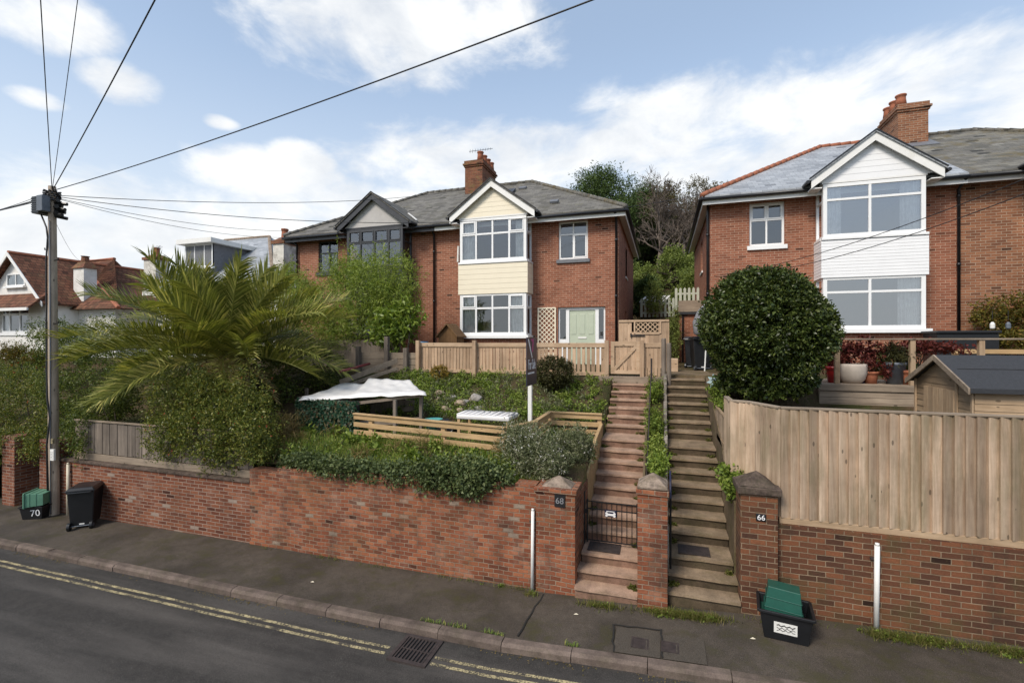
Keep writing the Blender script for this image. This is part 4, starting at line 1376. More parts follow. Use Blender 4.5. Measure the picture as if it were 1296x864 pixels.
w70 = (PX(403, WY), PX(428, WY))
h70, rf70 = house('semi_detached_house', 'brick house half with black framed bay and grey gable behind the bamboo', -14.95, XP, (-11.88, -9.38), -1, 0,
                  'house_brick', 'slate', 'slate', 'grey_black', 'black_gloss', 'grey_black', ('grey_black', 'grey_black'), 'grey_black', 'grey_render',
                  dict(open=[(*w70, 6.78, 8.1)], up=dict(cols=[.25, .5, .75], rows=[.64], opens=[(0, 1), (1, 1), (2, 1), (3, 1)]), low=dict(cols=[.25, .5, .75], rows=[.64]),
                       windows=[(*w70, 6.78, 8.1, [.5], [.62], 'grey_black', [(1, 0)], 'grey_black', None)], pipes=[(PX(549, 16.2), 16.22, 3.0, 0), (-14.87, 16.22, 3.0, 0)], boards=1, gable_boards=False))
# pale flashing strips on that gable's valley
mb = MB()
mb.beam((-9.0, 16.0, 8.55), (-9.9, 16.9, 9.12), .05, .03)
mb.build('lead_flashing', M['white_paint'], rf70)

# --- the pair on the right ---------------------------------------------------
dz = .13
u66 = (PX(948.5, WY), PX(993, WY))
u6z = (6.88, 8.22)
h66, rf66 = house('semi_detached_house', 'brick house half with white boarded bay behind the big round bush', 1.42, 7.85, (4.37, 6.79), -1, dz,
                  'house_brick', 'new_slate', 'terracotta', 'white_paint', 'black_gloss', 'white_paint', ('upvc', 'upvc'), 'white_clad', 'white_clad',
                  dict(open=[(*u66, *u6z)], side=[(19.3, 20.2, 6.6, 7.8)], up=dict(cols=[.47], rows=[.7], cur=[(4.5, 4.85, 6.9, .03), (6.25, 6.7, 6.9, .03)]),
                       low=dict(cols=[.47], rows=[.7], cur=[(6.2, 6.7, 4.3, .03)]),
                       windows=[(*u66, *u6z, [.5], [.6], 'upvc', [(0, 1), (1, 1)], 'upvc', None)], pipes=[(1.36, 16.4, 3.0, 0), (PX(1214, 16.2), 16.22, 3.6, 0)], boards=12, gable_roof='new_slate', glass='glass_bright'))
chimney(rf66, PX(1136.5, 19.4), PX(1175, 19.4), 19.4, 20.75, 10.2, 12.02, brick='orange_brick', pots=((.15, .23), (.5, .23), (.85, .23)), pot_h=.4, side=-1)
mb = MB(); x0_, x1_ = PX(1136.5, 19.4) - .15, PX(1175, 19.4) + .15
zz2 = lambda yy: 8.46 + (yy - 15.85) * 2.72 / 4.45
mb.prism([(x0_, 19.0, zz2(19.0) + .012), (x1_, 19.0, zz2(19.0) + .012), (x1_, 20.2, zz2(20.2) + .012), (x0_, 20.2, zz2(20.2) + .012)], (0, 0, .02))
mb.build('lead_flashing', M['lead'], rf66)
house('semi_detached_house', 'orange brick house half with mossy roof at the right edge of the photo', 14.3, 7.85, (9.35, 11.77), 1, dz,
      'orange_brick', 'moss_slate', 'moss_slate', 'white_paint', 'black_gloss', 'grey_render', ('upvc', 'upvc'), 'white_clad', 'white_clad',
      dict(open=[], up=dict(cols=[.47], rows=[.7]), low=dict(cols=[.47], rows=[.7]), windows=[], boards=8))

# --- white house with the grey slate roof, between the palm and number 70 ----
hw = thing('detached_house', 'white house with grey slate roof and flat topped dormer behind the palm', 'house', (-19.7, 20, 2.8))
mb = MB(); wall_open(mb, (0, 16.4, 0), XX, -YY, -23.4, -16.1, 2.4, 6.3, .3, [(-22.5, -20.6, 4.4, 5.8), (-19, -17.2, 4.4, 5.8)]); mb.box(-23.4, -23.1, 16.701, 24.4, 2.4, 6.3); mb.box(-16.4, -16.1, 16.701, 24.4, 2.4, 6.3); mb.box(-23.09, -16.41, 24.1, 24.4, 2.4, 6.3)
mb.build('wall', M['render_white'], hw)
mb = MB(); mb.box(-23, -16.5, 19, 19.1, 2.4, 6.2); mb.build('interior', M['plaster'], hw)
for (a, b) in ((-22.5, -20.6), (-19, -17.2)):
    window(hw, (0, 16.45, 0), XX, -YY, a, b, 4.4, 5.8, [.33, .66], [.65], 'upvc', sill=.1)
rx0, rx1, ry0, ry1, rz0 = -23.8, -15.9, 16.0, 24.8, 6.3
rr0, rr1, rz1 = PX(285, 20.4), PX(341, 20.4), P(300, 303, 20.4).z
mb = MB()
mb.add([(rx0, ry0, rz0), (rx1, ry0, rz0), (rx1, ry1, rz0), (rx0, ry1, rz0), (rr0, 20.4, rz1), (rr1, 20.4, rz1)],
       [(0, 1, 5, 4), (1, 2, 5), (2, 3, 4, 5), (3, 0, 4), (3, 2, 1, 0)])
rfw = mb.build('roof', M['new_slate'], hw)
mb = MB()
for (a, b) in (((rx0, ry0, rz0), (rr0, 20.4, rz1)), ((rx1, ry0, rz0), (rr1, 20.4, rz1)), ((rr0, 20.4, rz1), (rr1, 20.4, rz1))):
    mb.tube([a, b], .09, 6)
mb.build('ridge_tiles', M['cap_stone'], rfw)
mb = MB(); mb.box(rx0, rx1, ry0 - .03, ry0, rz0 - .2, rz0); mb.build('fascia', M['white_paint'], hw)
Yd = 16.9
da, db = PX(233, Yd), PX(268, Yd)
dz0, dz1 = P(250, 338, Yd).z, P(250, 309, Yd).z
mb = MB(); mb.box(da, db, Yd + .05, Yd + 3.2, dz0 - .5, dz1); dm = mb.build('dormer', M['lead'], rfw)
mb = MB(); mb.box(da - .2, db + .25, Yd - .25, Yd + 3.4, dz1 + .002, dz1 + .22); mb.build('dormer_roof', M['white_paint'], dm)
window(rfw, (0, Yd + .04, 0), XX, -YY, da, db, dz0, dz1, [.35, .7], [], 'upvc', sill=.08)
for (pa, pb, pt, Yc, pk) in ((345.5, 359, 305, 17.6, 2), (182, 197, 326, 19.5, 1)):
    X0, X1 = PX(pa, Yc), PX(pb, Yc)
    zt = P((pa + pb) / 2, pt, Yc).z
    mb = MB(); mb.box(X0, X1, Yc, Yc + .8, 6.0, zt - .12); c = mb.build('chimney', M['stained_white'], rfw)
    mb = MB(); mb.box(X0 - .07, X1 + .07, Yc - .07, Yc + .87, zt - .12, zt + .03); mb.add([(X0 - .02, Yc, zt + .031), (X1 + .02, Yc, zt + .031), (X1 + .02, Yc + .8, zt + .031), (X0 - .02, Yc + .8, zt + .031), (X0 + .17, Yc + .2, zt + .2), (X1 - .17, Yc + .2, zt + .2), (X1 - .17, Yc + .6, zt + .2), (X0 + .17, Yc + .6, zt + .2)], [(4, 5, 6, 7), (0, 1, 5, 4), (1, 2, 6, 5), (2, 3, 7, 6), (3, 0, 4, 7)])
    mb.build('chimney_cap', M['chimney_brick'], rfw)
    mb = MB(); mb.lathe(((X0 + X1) / 2, Yc + .4, zt + .15), [(.17, 0), (.14, .4), (.17, .44), (.17, .5), (.1, .5)], 12); mb.build('chimney_pot', M['terracotta'], rfw)

# --- white bungalow with the red tiled roof, far left -------------------------
hb = thing('bungalow', 'white bungalow with red tiled roof and tall white chimney at far left', 'house', (-31, 20, 2.5))
Yg = 15.0
gx0, gx1 = PX(-22, Yg), PX(57, Yg)
gm, gz1 = PX(18, Yg), P(18, 322, Yg).z
ze = P(57, 381, Yg).z
mb = MB(); wall_open(mb, (0, Yg, 0), XX, -YY, gx0, gx1, 2.0, ze, .3, [(PX(0, Yg), PX(36, Yg), P(18, 421, Yg).z, P(18, 386, Yg).z)])
mb.box(gx0, gx0 + .3, Yg + .301, 23, 2, ze); mb.box(gx1 + .01, PX(146, 16.4), 16.4, 16.7, 2, ze - .2); mb.box(gx1 - .3, gx1, Yg + .301, 23, 2, ze)
mb.box(PX(146, 16.4) - .3, PX(146, 16.4), 16.701, 23, 2, ze - .2)
mb.build('wall', M['render_white'], hb)
ug0, ug1 = PX(8, Yg), PX(31, Yg)
uz0, uz1 = P(20, 362, Yg).z, P(20, 346, Yg).z
mb = MB()
mb.prism([(gx0, Yg + .05, ze + .004), (gx1, Yg + .05, ze + .004), (gm, Yg + .05, gz1 - .1)], (0, .2, 0)); 
mb.build('gable', M['render_white'], hb)
window(hb, (0, Yg + .0, 0), XX, -YY, ug0, ug1, uz0, uz1, [.5], [], 'upvc', sill=.1, depth=.045)
window(hb, (0, Yg + .06, 0), XX, -YY, PX(0, Yg), PX(36, Yg), P(18, 421, Yg).z, P(18, 386, Yg).z, [.28, .64], [.66], 'upvc', fw=.1, mw=.1, sill=.12, sill_h=.14, curtain=[(PX(2, Yg), PX(8, Yg), P(18, 421, Yg).z + .1, .03)])
mb = MB(); mb.box(gx0 + .4, gx1 - .4, 18, 18.1, 2, ze); mb.build('interior', M['plaster'], hb)
mb = MB()
for s, gx in ((-1, gx0), (1, gx1)):
    e = Vector((gx + s * .3, Yg - .25, ze - .2))
    a = Vector((gm, Yg - .25, gz1))
    mb.prism([e, a, a + ZZ * .09, e + ZZ * .09], (0, 8.3, 0))
rb = mb.build('roof', M['red_tile'], hb)
mb = MB()
for s, gx in ((-1, gx0), (1, gx1)):
    e = Vector((gx + s * .3, Yg - .29, ze - .3)); a = Vector((gm, Yg - .29, gz1 - .12))
    mb.prism([e, a, a + ZZ * .2, e + ZZ * .2], (0, .035, 0))
mb.build('bargeboard', M['white_paint'], rb)
mb = MB()   # the tiled skirt roof over the bay, under the gable
z_ = P(30, 382, Yg - .9).z
mb.prism([(gx0, Yg - .75, ze - .32), (gx0, Yg + .045, ze + .42), (gx0, Yg + .045, ze + .3), (gx0, Yg - .75, ze - .44)], (gx1 + .2 - gx0, 0, 0))
mb.build('bay_roof', M['red_tile'], hb)
mb = MB(); mb.box(gx0, gx1 + .22, Yg - .82, Yg - .755, ze - .5, ze - .36); mb.build('gutter', M['white_paint'], hb)
# hipped wing to the right
wx1, wy0, wy1 = PX(150, 16.0), 16.0, 23.4
rz_ = P(95, 332, 19.6).z
mb = MB()
mb.add([(gm, wy0, ze - .35), (wx1, wy0, ze - .35), (wx1, wy1, ze - .35), (gm, wy1, ze - .35), (gm, 19.6, rz_), (PX(100, 19.6), 19.6, rz_)],
       [(0, 1, 5, 4), (1, 2, 5), (2, 3, 4, 5), (3, 2, 1, 0), (0, 4, 3)])
mb.build('roof', M['red_tile'], hb)
mb = MB(); mb.tube([(wx1, wy0, ze - .33), (PX(100, 19.6), 19.6, rz_ + .02), (gm, 19.6, rz_ + .02)], .1, 6); mb.tube([(gm, Yg - .25, gz1 + .07), (gm, 23, gz1 + .07)], .1, 6); mb.build('ridge_tiles', M['terracotta'], rb)
X0, X1, Yc = PX(93, 16.5), PX(106, 16.5), 16.5
zt = P(103, 339, Yc).z
mb = MB(); mb.box(X0, X1, Yc, Yc + .6, 4.5, zt); mb.build('chimney', M['render_white'], rb)
mb = MB(); mb.add([(X0 - .08, Yc - .08, zt + .001), (X1 + .08, Yc - .08, zt + .001), (X1 + .08, Yc + .68, zt + .001), (X0 - .08, Yc + .68, zt + .001), (X0 + .1, Yc + .14, zt + .34), (X1 - .1, Yc + .14, zt + .34), (X1 - .1, Yc + .46, zt + .34), (X0 + .1, Yc + .46, zt + .34)], [(3, 2, 1, 0), (4, 5, 6, 7), (0, 1, 5, 4), (1, 2, 6, 5), (2, 3, 7, 6), (3, 0, 4, 7)]); mb.lathe(((X0 + X1) / 2, Yc + .3, zt + .25), [(.2, 0), (.16, .38), (.2, .42), (.1, .42)], 10); mb.build('chimney_cap', M['chimney_brick'], rb)
# ------------------------------------------------------------------ fences
# tall closeboard fence on the right wall
t = thing('closeboard_fence', 'tall closeboard timber fence on the dark brick wall', 'fence', (1.5, 7.2, 1.43))
pts = [Vector((.985, 8.35, 0)), Vector((.985, 7.86, 0)), Vector((1.2, 7.78, 0)), Vector((1.52, 7.24, 0)), Vector((9.0, 7.24, 0))]
mb, cap, grv = MB(), MB(), MB()
FT = 2.985
for i in range(len(pts) - 1):
    a, b = pts[i], pts[i + 1]
    d = (b - a).normalized()
    n = Vector((d.y, -d.x, 0))
    ln = (b - a).length
    k = max(1, round(ln / .112))
    zb = 1.51 if i == 3 else (1.95 if i < 1 else 1.5)
    for j in range(k):
        p = a + d * (ln * j / k)
        q = a + d * (ln * (j + 1) / k + .018)
        o = n * R.uniform(.0, .006)
        zt = FT - R.uniform(.0, .012)
        # feather-edge board: thick edge overlapping the thin edge of the next
        prof = [p + n * .05, p + d * .02 + n * .048, q + n * .010, q, p + n * .006]
        mb.prism([v + o + ZZ * (zb + R.uniform(0, .006)) for v in prof], ZZ * (zt - zb))
    cap.beam(a + ZZ * (FT + .014) + n * .012, b + ZZ * (FT + .014) + n * .012, .075, .028)
    if i == 3:
        grv.beam(a + Vector((-.02, -.02, 1.47)), b + Vector((0, -.02, 1.47)), .04, .085)
mb.build('board_panel', M['fence'], t)
cap.build('capping_rail', M['grey_wood_h'], t, bevel=.004)
grv.build('gravel_board', M['shed_wood'], t, bevel=.006)
for x in (1.62, 3.4, 5.2, 7.0, 8.9):
    mb = MB(); mb.box(x - .045, x + .045, 7.262, 7.36, 1.42, 2.94); mb.build('post', M['grey_wood'], t)
# lower side panel along the steps
t = thing('side_panel_fence', 'short timber panel fence beside the upper olive-brown steps', 'fence', (1.0, 9.2, 2.14))
mb = MB()
y = 8.4
while y < 10.3:
    mb.box(1.0, 1.022, y, y + .138, 2.145, 2.56 + .02 * math.sin(y * 9)); y += .142
mb.build('board_panel', M['fence'], t)
mb = MB(); mb.box(.99, 1.04, 8.38, 10.32, 2.575, 2.605); mb.build('capping_rail', M['grey_wood_y'], t)

# weathered fence over the pink wall
t = thing('weathered_fence', 'old grey board fence on the pinkish wall, half hidden by the flowering hedge', 'fence', (-10.5, 7.25, 1.2))
mb = MB()
x = -13.0
while x < -7.75:
    w_ = R.uniform(.1, .135)
    mb.box(x, x + w_ - .008, 7.24 + R.uniform(0, .012), 7.262 + R.uniform(0, .012), 1.36, 2.06 + R.uniform(-.03, .02)); x += w_
mb.build('board_panel', M['grey_wood'], t)
mb = MB(); mb.box(-13.0, -7.75, 7.215, 7.236, 1.21, 1.355); mb.build('gravel_board', M['grey_wood_h'], t, bevel=.004)
mb = MB(); mb.box(-13.0, -7.75, 7.22, 7.3, 2.075, 2.1); mb.build('capping_rail', M['grey_wood_h'], t)

# post and rail fence of the small terrace
def rail_fence(name, label, pts, posts, nb, mat):
    t = thing(name, label, 'fence', pts[0])
    for i in range(len(pts) - 1):
        a, b = Vector(pts[i]), Vector(pts[i + 1])
        for k in range(nb):
            z = -.07 - k * .165
            mb = MB(); mb.beam(a + ZZ * z, b + ZZ * z, .028, .1); mb.build('board', M[mat], t, bevel=.004)
        mb = MB(); mb.beam(a, b, .09, .03); mb.build('top_rail', M[mat], t, bevel=.004)
    for p in posts:
        p = Vector(p)
        mb = MB(); mb.box(p.x - .045, p.x + .045, p.y + .016, p.y + .106, p.z - .85, p.z - .017); mb.build('post', M[mat], t, bevel=.004)
    return t


ra, rb_, rc = P(448, 523, 8.75), P(640, 541, 8.4), P(676, 533, 8.75)
rd, re = P(696, 521, 10.2), P(762, 524, 10.3)
rail_fence('rail_fence', 'low tan post and rail fence in front of the white covered run', [ra, rb_, rc],
           [ra.lerp(rb_, f) for f in (.12, .62)] + [rb_], 3, 'rail_wood')
t2 = rail_fence('rail_fence', 'tan rail fence corner beside the red-brown steps above the rosemary', [rc + Vector((.02, .02, 0)), rd, re],
                [rd, re - Vector((.06, 0, 0))], 3, 'rail_wood')

# terrace picket fence and gate
PY = 12.7
px0, px1 = PX(527, PY), PX(768, PY)
t = thing('picket_fence', 'close-set timber picket fence across the terrace below the cream bay', 'fence', (px0, PY, 2.95))
mb = MB()
x = px0
while x < px1 - .05:
    w_ = .088
    mb.box(x, x + w_, PY, PY + .018, 3.02 + R.uniform(0, .01), 3.80 + R.uniform(-.008, .0))
    x += w_ + (.012 if x < px0 + 4.0 else .038) + R.uniform(0, .006)
mb.build('pickets', M['picket'], t)
mb = MB(); mb.box(px0, px1, PY - .028, PY - .003, 3.74, 3.86); mb.build('top_rail', M['picket_h'], t, bevel=.004)
mb = MB(); mb.box(px0, px1, PY - .028, PY - .003, 2.98, 3.08); mb.build('bottom_rail', M['picket_h'], t, bevel=.004)
for px in (531, 602, 675, 768.5):
    x = PX(px, PY)
    mb = MB(); mb.box(x - .055, x + .055, PY - .15, PY - .031, 2.7, 3.93); mb.build('post', M['picket'], t, bevel=.006)
t = thing('garden_gate', 'low timber gate with diagonal brace at the top of the red-brown steps', 'gate', (-.95, PY - .06, 2.98))
g0, g1 = PX(772, PY) + .03, PX(810, PY)
mb = MB()
for (a, b, c, d) in ((g0, g0 + .09, 3.05, 3.9), (g1 - .09, g1, 3.05, 3.9)):
    mb.box(a, b, PY - .1, PY - .07, c, d)
for (c, d) in ((3.05, 3.15), (3.78, 3.9)):
    mb.box(g0 + .091, g1 - .091, PY - .1, PY - .07, c, d)
mb.build('frame', M['picket_h'], t, bevel=.004)
mb = MB(); mb.beam((g0 + .08, PY - .085, 3.16), (g1 - .09, PY - .085, 3.77), .028, .085, up=(0, 0, 1)); mb.build('brace', M['picket_h'], t, bevel=.004)
mb = MB()
k = 7
for i in range(k):
    a = g0 + .02 + (g1 - g0 - .04) * i / k
    mb.box(a + .006, a + (g1 - g0) / k - .012, PY - .066, PY - .05, 3.07, 3.86)
mb.build('pickets', M['picket'], t)
t = thing('picket_fence', 'short picket panel between the low gate and the round post', 'fence', (-.35, PY, 2.98))
s0, s1 = g1 + .05, PX(838, PY)
mb = MB(); mb.box(s0 - .045, s0 + .055, PY - .13, PY - .02, 2.6, 3.93); mb.build('post', M['picket'], t, bevel=.006)
mb = MB()
x = s0 + .06
while x < s1 - .08:
    mb.box(x, x + .07, PY - .016, PY, 2.98, 3.8); x += .082
mb.build('pickets', M['picket'], t)
mb = MB(); mb.box(s0 + .056, s1 - .01, PY - .045, PY - .02, 3.75, 3.86); mb.build('top_rail', M['picket_h'], t, bevel=.004)
mb = MB(); mb.box(s0 - .1 - 1.0, s1, PY - .2, PY - .021, 2.7, 2.985); mb.build('threshold', M['grey_wood_h'], t, bevel=.006)
for (px, h_, lab) in ((840, 3.98, 'round grey post with black cap bracket at the end of the picket panel'), (846.5, 3.86, 'second round grey post beside the olive-brown steps')):
    x = PX(px, PY - .1)
    mb = MB(); mb.lathe((x, PY - .12, 2.4), [(.06, 0), (.058, h_ - 2.42), (.05, h_ - 2.4)], 12)
    tag(mb.build('round_post', M['grey_wood'], None, (x, PY - .12, 2.4), smooth=False), lab, 'post')
# higher gate with lattice behind, closing the side passage
t = thing('lattice_gate', 'high timber gate with diamond lattice window beside the house corner', 'gate', (-.6, 15.9, 3.0))
LY = 15.9
q = lambda px, py: P(px, py, LY)
a0, a1, a2, a3 = PX(783, LY), PX(805, LY), PX(838, LY), PX(847, LY)
zt = q(800, 406).z
mb = MB()
x = a0
while x < a3 - .03:
    w_ = .14
    b = min(x + w_ - .004, a3)
    if b < a1 - .1 or x > a2 - .12:
        mb.box(x, b, LY, LY + .02, 3.0, zt - .02)
    else:
        mb.box(x, b, LY, LY + .02, 3.0, q(820, 420).z)
    x += w_
mb.build('boards', M['picket'], t)
lz0, lz1 = q(820, 420).z, zt - .04
mb = MB()
lx0, lx1 = a1 - .02, a2 - .08
k = 5
for i in range(-4, k + 1):
    for s in (-1, 1):
        H = lz1 - lz0
        xa = lx0 + (lx1 - lx0) * i / k
        xb = xa + H * 1.0
        if s < 0:
            xa, xb = xb, xa
        p, r_ = Vector((xa, LY - .004 + .008 * (s > 0), lz0)), Vector((xb, LY - .004 + .008 * (s > 0), lz1))
        lo, hi = 0.0, 1.0
        for f in range(2):
            pass
        dx = r_.x - p.x
        t0, t1 = sorted(((lx0 - p.x) / dx, (lx1 - p.x) / dx))
        t0, t1 = max(0, t0), min(1, t1)
        if t1 - t0 > .08:
            mb.beam(p.lerp(r_, t0), p.lerp(r_, t1), .03, .007, up=(0, 1, 0)) if False else mb.beam(p.lerp(r_, t0), p.lerp(r_, t1), .007, .03)
mb.build('lattice', M['picket_h'], t)
mb = MB()
mb.box(a0, a3, LY - .03, LY - .012, zt - .04, zt + .03)
mb.box(lx0 - .05, lx0, LY - .03, LY - .012, lz0 - .05, zt - .041); mb.box(lx1, lx1 + .05, LY - .03, LY - .012, lz0 - .05, zt - .041); mb.box(lx0, lx1, LY - .03, LY - .012, lz0 - .08, lz0)
mb.build('frame', M['picket_h'], t, bevel=.003)
mb = MB(); mb.box(lx0 - .15, lx0 + .3, LY - .045, LY - .031, lz0 - .13, lz0 - .09); mb.box(lx0 - .16, lx0 - .12, LY - .05, LY - .031, lz0 - .17, lz0 - .04); mb.build('hinge', M['black_gloss'], t)

# sloping old fence between number 70's garden and the terrace
t = thing('boundary_fence', 'old grey timber fence stepping up the slope beside the picket fence', 'fence', (-8.2, 11, 2.3))
fx0, fx1 = PX(452, 12.6), PX(526, 12.6)
for k in range(5):
    mb = MB(); mb.box(fx0, fx1, 12.6 + R.uniform(0, .01), 12.64, 2.62 + k * .19, 2.62 + k * .19 + .178); mb.build('board', M['grey_wood_h'], t, bevel=.004)
for px, h_ in ((453, 3.75), (489, 4.05), (513, 3.7)):
    x = PX(px, 12.5)
    mb = MB(); mb.box(x - .065, x + .065, 12.46, 12.595, 2.3, h_); mb.build('post', M['grey_wood'], t, bevel=.01)
mb = MB(); mb.beam(P(430, 484, 11.2), P(503, 456, 12.35), .05, .15); mb.build('board', M['grey_wood_h'], t, bevel=.004)
mb = MB(); mb.beam(P(426, 492, 11.2), P(503, 466, 12.35), .1, .1); mb.build('board', M['grey_wood_h'], t, bevel=.01)
mb = MB(); mb.box(-12.5, -8.15, 13.3, 13.33, 3.05, 3.95); mb.build('board', M['grey_wood'], t)
mb = MB(); mb.tube([P(430, 470, 10.6), P(468, 460, 11.4)], .035, 8)
tag(mb.build('red_pole', M['dark_red'], None, P(430, 470, 10.6), smooth=True), 'red pole lying on the old grey timber fence', 'pole')

# trellis on the wall
t = thing('trellis', 'cream lattice trellis on the brick wall between bay and front door', 'trellis', (PX(692, 16.27), 16.27, 3.0))
tx0, tx1, tz0, tz1 = PX(680.5, 16.26), PX(703.5, 16.26), 3.4, P(692, 389, 16.26).z
mb = MB(); w_ = .045
for (a, b, c, d) in ((tx0, tx0 + w_, tz0, tz1), (tx1 - w_, tx1, tz0, tz1), (tx0 + w_, tx1 - w_, tz1 - w_, tz1), (tx0 + w_, tx1 - w_, tz0, tz0 + w_)):
    mb.box(a, b, 16.25, 16.275, c, d)
mb.build('frame', M['cream'], t)
mb = MB()
W, Hh = tx1 - tx0, tz1 - tz0
stp = .165
for s in (-1, 1):
    c = -W
    while c < Hh:
        za, zb = (tz0 + c, tz0 + c + W)
        xa, xb = (tx0, tx1) if s > 0 else (tx1, tx0)
        p, r_ = Vector((xa, 16.262 + .005 * s, za)), Vector((xb, 16.262 + .005 * s, zb))
        t0, t1 = max(0, (tz0 - za) / W), min(1, (tz1 - za) / W)
        if t1 - t0 > .05:
            mb.beam(p.lerp(r_, t0), p.lerp(r_, t1), .006, .026)
        c += stp
mb.build('lattice', M['cream'], t)

# ------------------------------------------------------------------ iron gate, rail, posts
GY = 7.83
ga, gb = PX(741, GY), PX(808, GY)
t = thing('iron_gate', 'black wrought iron gate with a bone sign across the red-brown steps', 'gate', ((ga + gb) / 2, GY, .55))
gz0, gz1 = .6, 1.26
mb = MB()
for x in (ga + .03, gb - .02):
    mb.box(x - .012, x + .012, GY - .012, GY + .012, gz0 - .03, gz1 + .02)
for z in (gz0, gz1 - .02, gz1 - .14):
    mb.box(ga + .043, gb - .033, GY - .006, GY + .006, z, z + .018)
mb.build('frame', M['gate_iron'], t)
for i in range(9):
    x = ga + .03 + (gb - ga - .05) * (i + 1) / 10
    mb = MB(); mb.tube([(x, GY, gz0 + .018), (x, GY, gz1 - .02)], .007, 6); mb.build('bar', M['gate_iron'], t)
q = P(773, 650, GY - .02)
mb = MB(); mb.box(q.x - .1, q.x + .09, GY - .024, GY - .016, q.z - .05, q.z + .06); sp_ = mb.build('sign_plate', M['navy'], t)
mb = MB()
mb.box(q.x - .055, q.x + .045, GY - .029, GY - .0245, q.z - .028, q.z + .004)
for sx_ in (-.068, .058):
    for sz_ in (-.03, .006):
        mb.tube([(q.x + sx_, GY - .0293, q.z + sz_), (q.x + sx_, GY - .0243, q.z + sz_)], .02, 12)
mb.build('bone_emblem', M['lettering'], sp_)
mb = MB(); mb.box(q.x - .07, q.x + .06, GY - .029, GY - .0245, q.z + .034, q.z + .045); mb.build('line_of_print', M['lettering'], sp_)
mb = MB(); mb.box(ga - .045, ga - .005, GY - .03, GY + .03, .4, 1.4); mb.build('gate_post', M['gate_iron'], t)
mb = MB(); mb.box(gb + .0, gb + .035, GY - .03, GY + .03, .4, 1.5); mb.build('gate_post', M['gate_iron'], t)
mb = MB(); mb.box(ga - .004, ga + .05, GY - .03, GY - .013, 1.05, 1.12); mb.build('latch', M['gate_iron'], t)

t = thing('handrail', 'thin dark metal handrail down the right side of the red-brown steps', 'handrail', (LX1 + .08, 10, 1.8))
mb = MB()
hx = LX1 + .09
mb.tube([(hx, 12.1, stair_z(12.1, ST_L) + .02), (hx, 12.1, stair_z(12.1, ST_L) + .75)], .022, 8)
mb.build('post', M['iron'], t)
mb = MB(); mb.tube([(hx, 8.6, stair_z(8.6, ST_L)), (hx, 8.6, stair_z(8.6, ST_L) + .6)], .013, 8); mb.build('post', M['iron'], t)
mb = MB(); mb.tube([(hx, 10.2, stair_z(10.2, ST_L)), (hx, 10.2, stair_z(10.2, ST_L) + .6)], .013, 8); mb.build('post', M['iron'], t)
mb = MB(); mb.tube([(hx, 8.3, stair_z(8.3, ST_L) + .55), (hx, 12.1, stair_z(12.1, ST_L) + .55)], .011, 8); mb.build('rail', M['iron'], t)
t = thing('handrail', 'short dark handrail post with blue grip beside the middle pier', 'handrail', (.09, 7.5, .8))
mb = MB(); mb.tube([(.1, 7.42, .5), (.1, 7.42, 1.55)], .014, 8); mb.build('post', M['gate_iron'], t)
mb = MB(); mb.tube([(.1, 7.42, 1.45), (.1, 7.6, 1.75), (.1, 7.8, 1.86)], .016, 8); mb.build('rail', M['navy'], t)


def marker(px, pyt, Y, r_, mat, label):
    X = PX(px, Y)
    z0, z1 = gz(X), P(px, pyt, Y).z
    t = thing('marker_pipe', label, 'pipe', (X, Y, z0))
    mb = MB(); mb.tube([(X, Y, z0 - .02), (X + .01, Y, z1)], r_, 12); mb.build('pipe', M[mat], t, smooth=True)
    mb = MB(); mb.tube([(X + .01, Y, z1 + .001), (X + .01, Y, z1 + .035)], r_ * .8, 12); mb.build('end_cap', M[mat], t, smooth=True)
    mb = MB(); mb.box(X - .05, X + .06, Y + r_, Y + r_ + .04, z1 - .2, z1 - .17); mb.build('bracket', M['iron'], t)


marker(673.5, 646, 7.05, .026, 'white_plastic', 'white plastic pipe standing against the worn red brick wall')
marker(1109, 690, 7.1, .03, 'white_plastic', 'white plastic pipe standing against the dark mossy brick wall')
marker(86, 587, 7.08, .032, 'cream_pipe', 'cream pipe rising behind the wheelie bin')

# ------------------------------------------------------------------ estate agent's board
bx, by = P(671, 440, 9.5).x, 9.5
bz_top = 3.9
t = thing('sale_board', 'navy For Sale board on a white post in the sloping garden', 'sign', (bx, by, 1.8))
mb = MB(); mb.box(bx - .04, bx + .04, by - .04, by + .04, 1.5, bz_top); mb.build('post', M['white_plastic'], t, bevel=.004)
bz0, bz1 = P(666, 488, 9.2).z, P(666, 427, 9.2).z
B0, B1 = by - .47, by + .3
mb = MB(); mb.box(bx + .047, bx + .062, B0, B1, bz0, bz1); bd = mb.build('board', M['navy'], t)
fx = bx + .064
text('For Sale', .3, M['lettering'], bd, (fx, (B0 + B1) / 2, bz0 + .42), (0, 1, 0), (0, 0, 1), sx=.56)
mb = MB()
for i in range(9):
    mb.box(fx - .001, fx + .002, B0 + .08 + i * .055, B0 + .12 + i * .055, bz0 + .235, bz0 + .27)
mb.build('line_of_print', M['lettering'], bd)
mb = MB(); mb.prism([(fx, B0 + .06, bz1 - .03), (fx, B0 + .15, bz1 - .03), (fx, B0 + .42, bz1 - .42), (fx, B0 + .36, bz1 - .42)], (.002, 0, 0)); mb.build('emblem', M['lettering'], bd)
mb = MB(); mb.prism([(fx + .001, B0 + .24, bz1 - .03), (fx + .001, B0 + .52, bz1 - .03), (fx + .001, B0 + .45, bz1 - .3), (fx + .001, B0 + .37, bz1 - .3), (fx + .001, B0 + .41, bz1 - .1)], (.002, 0, 0)); mb.build('emblem', M['magenta'], bd)

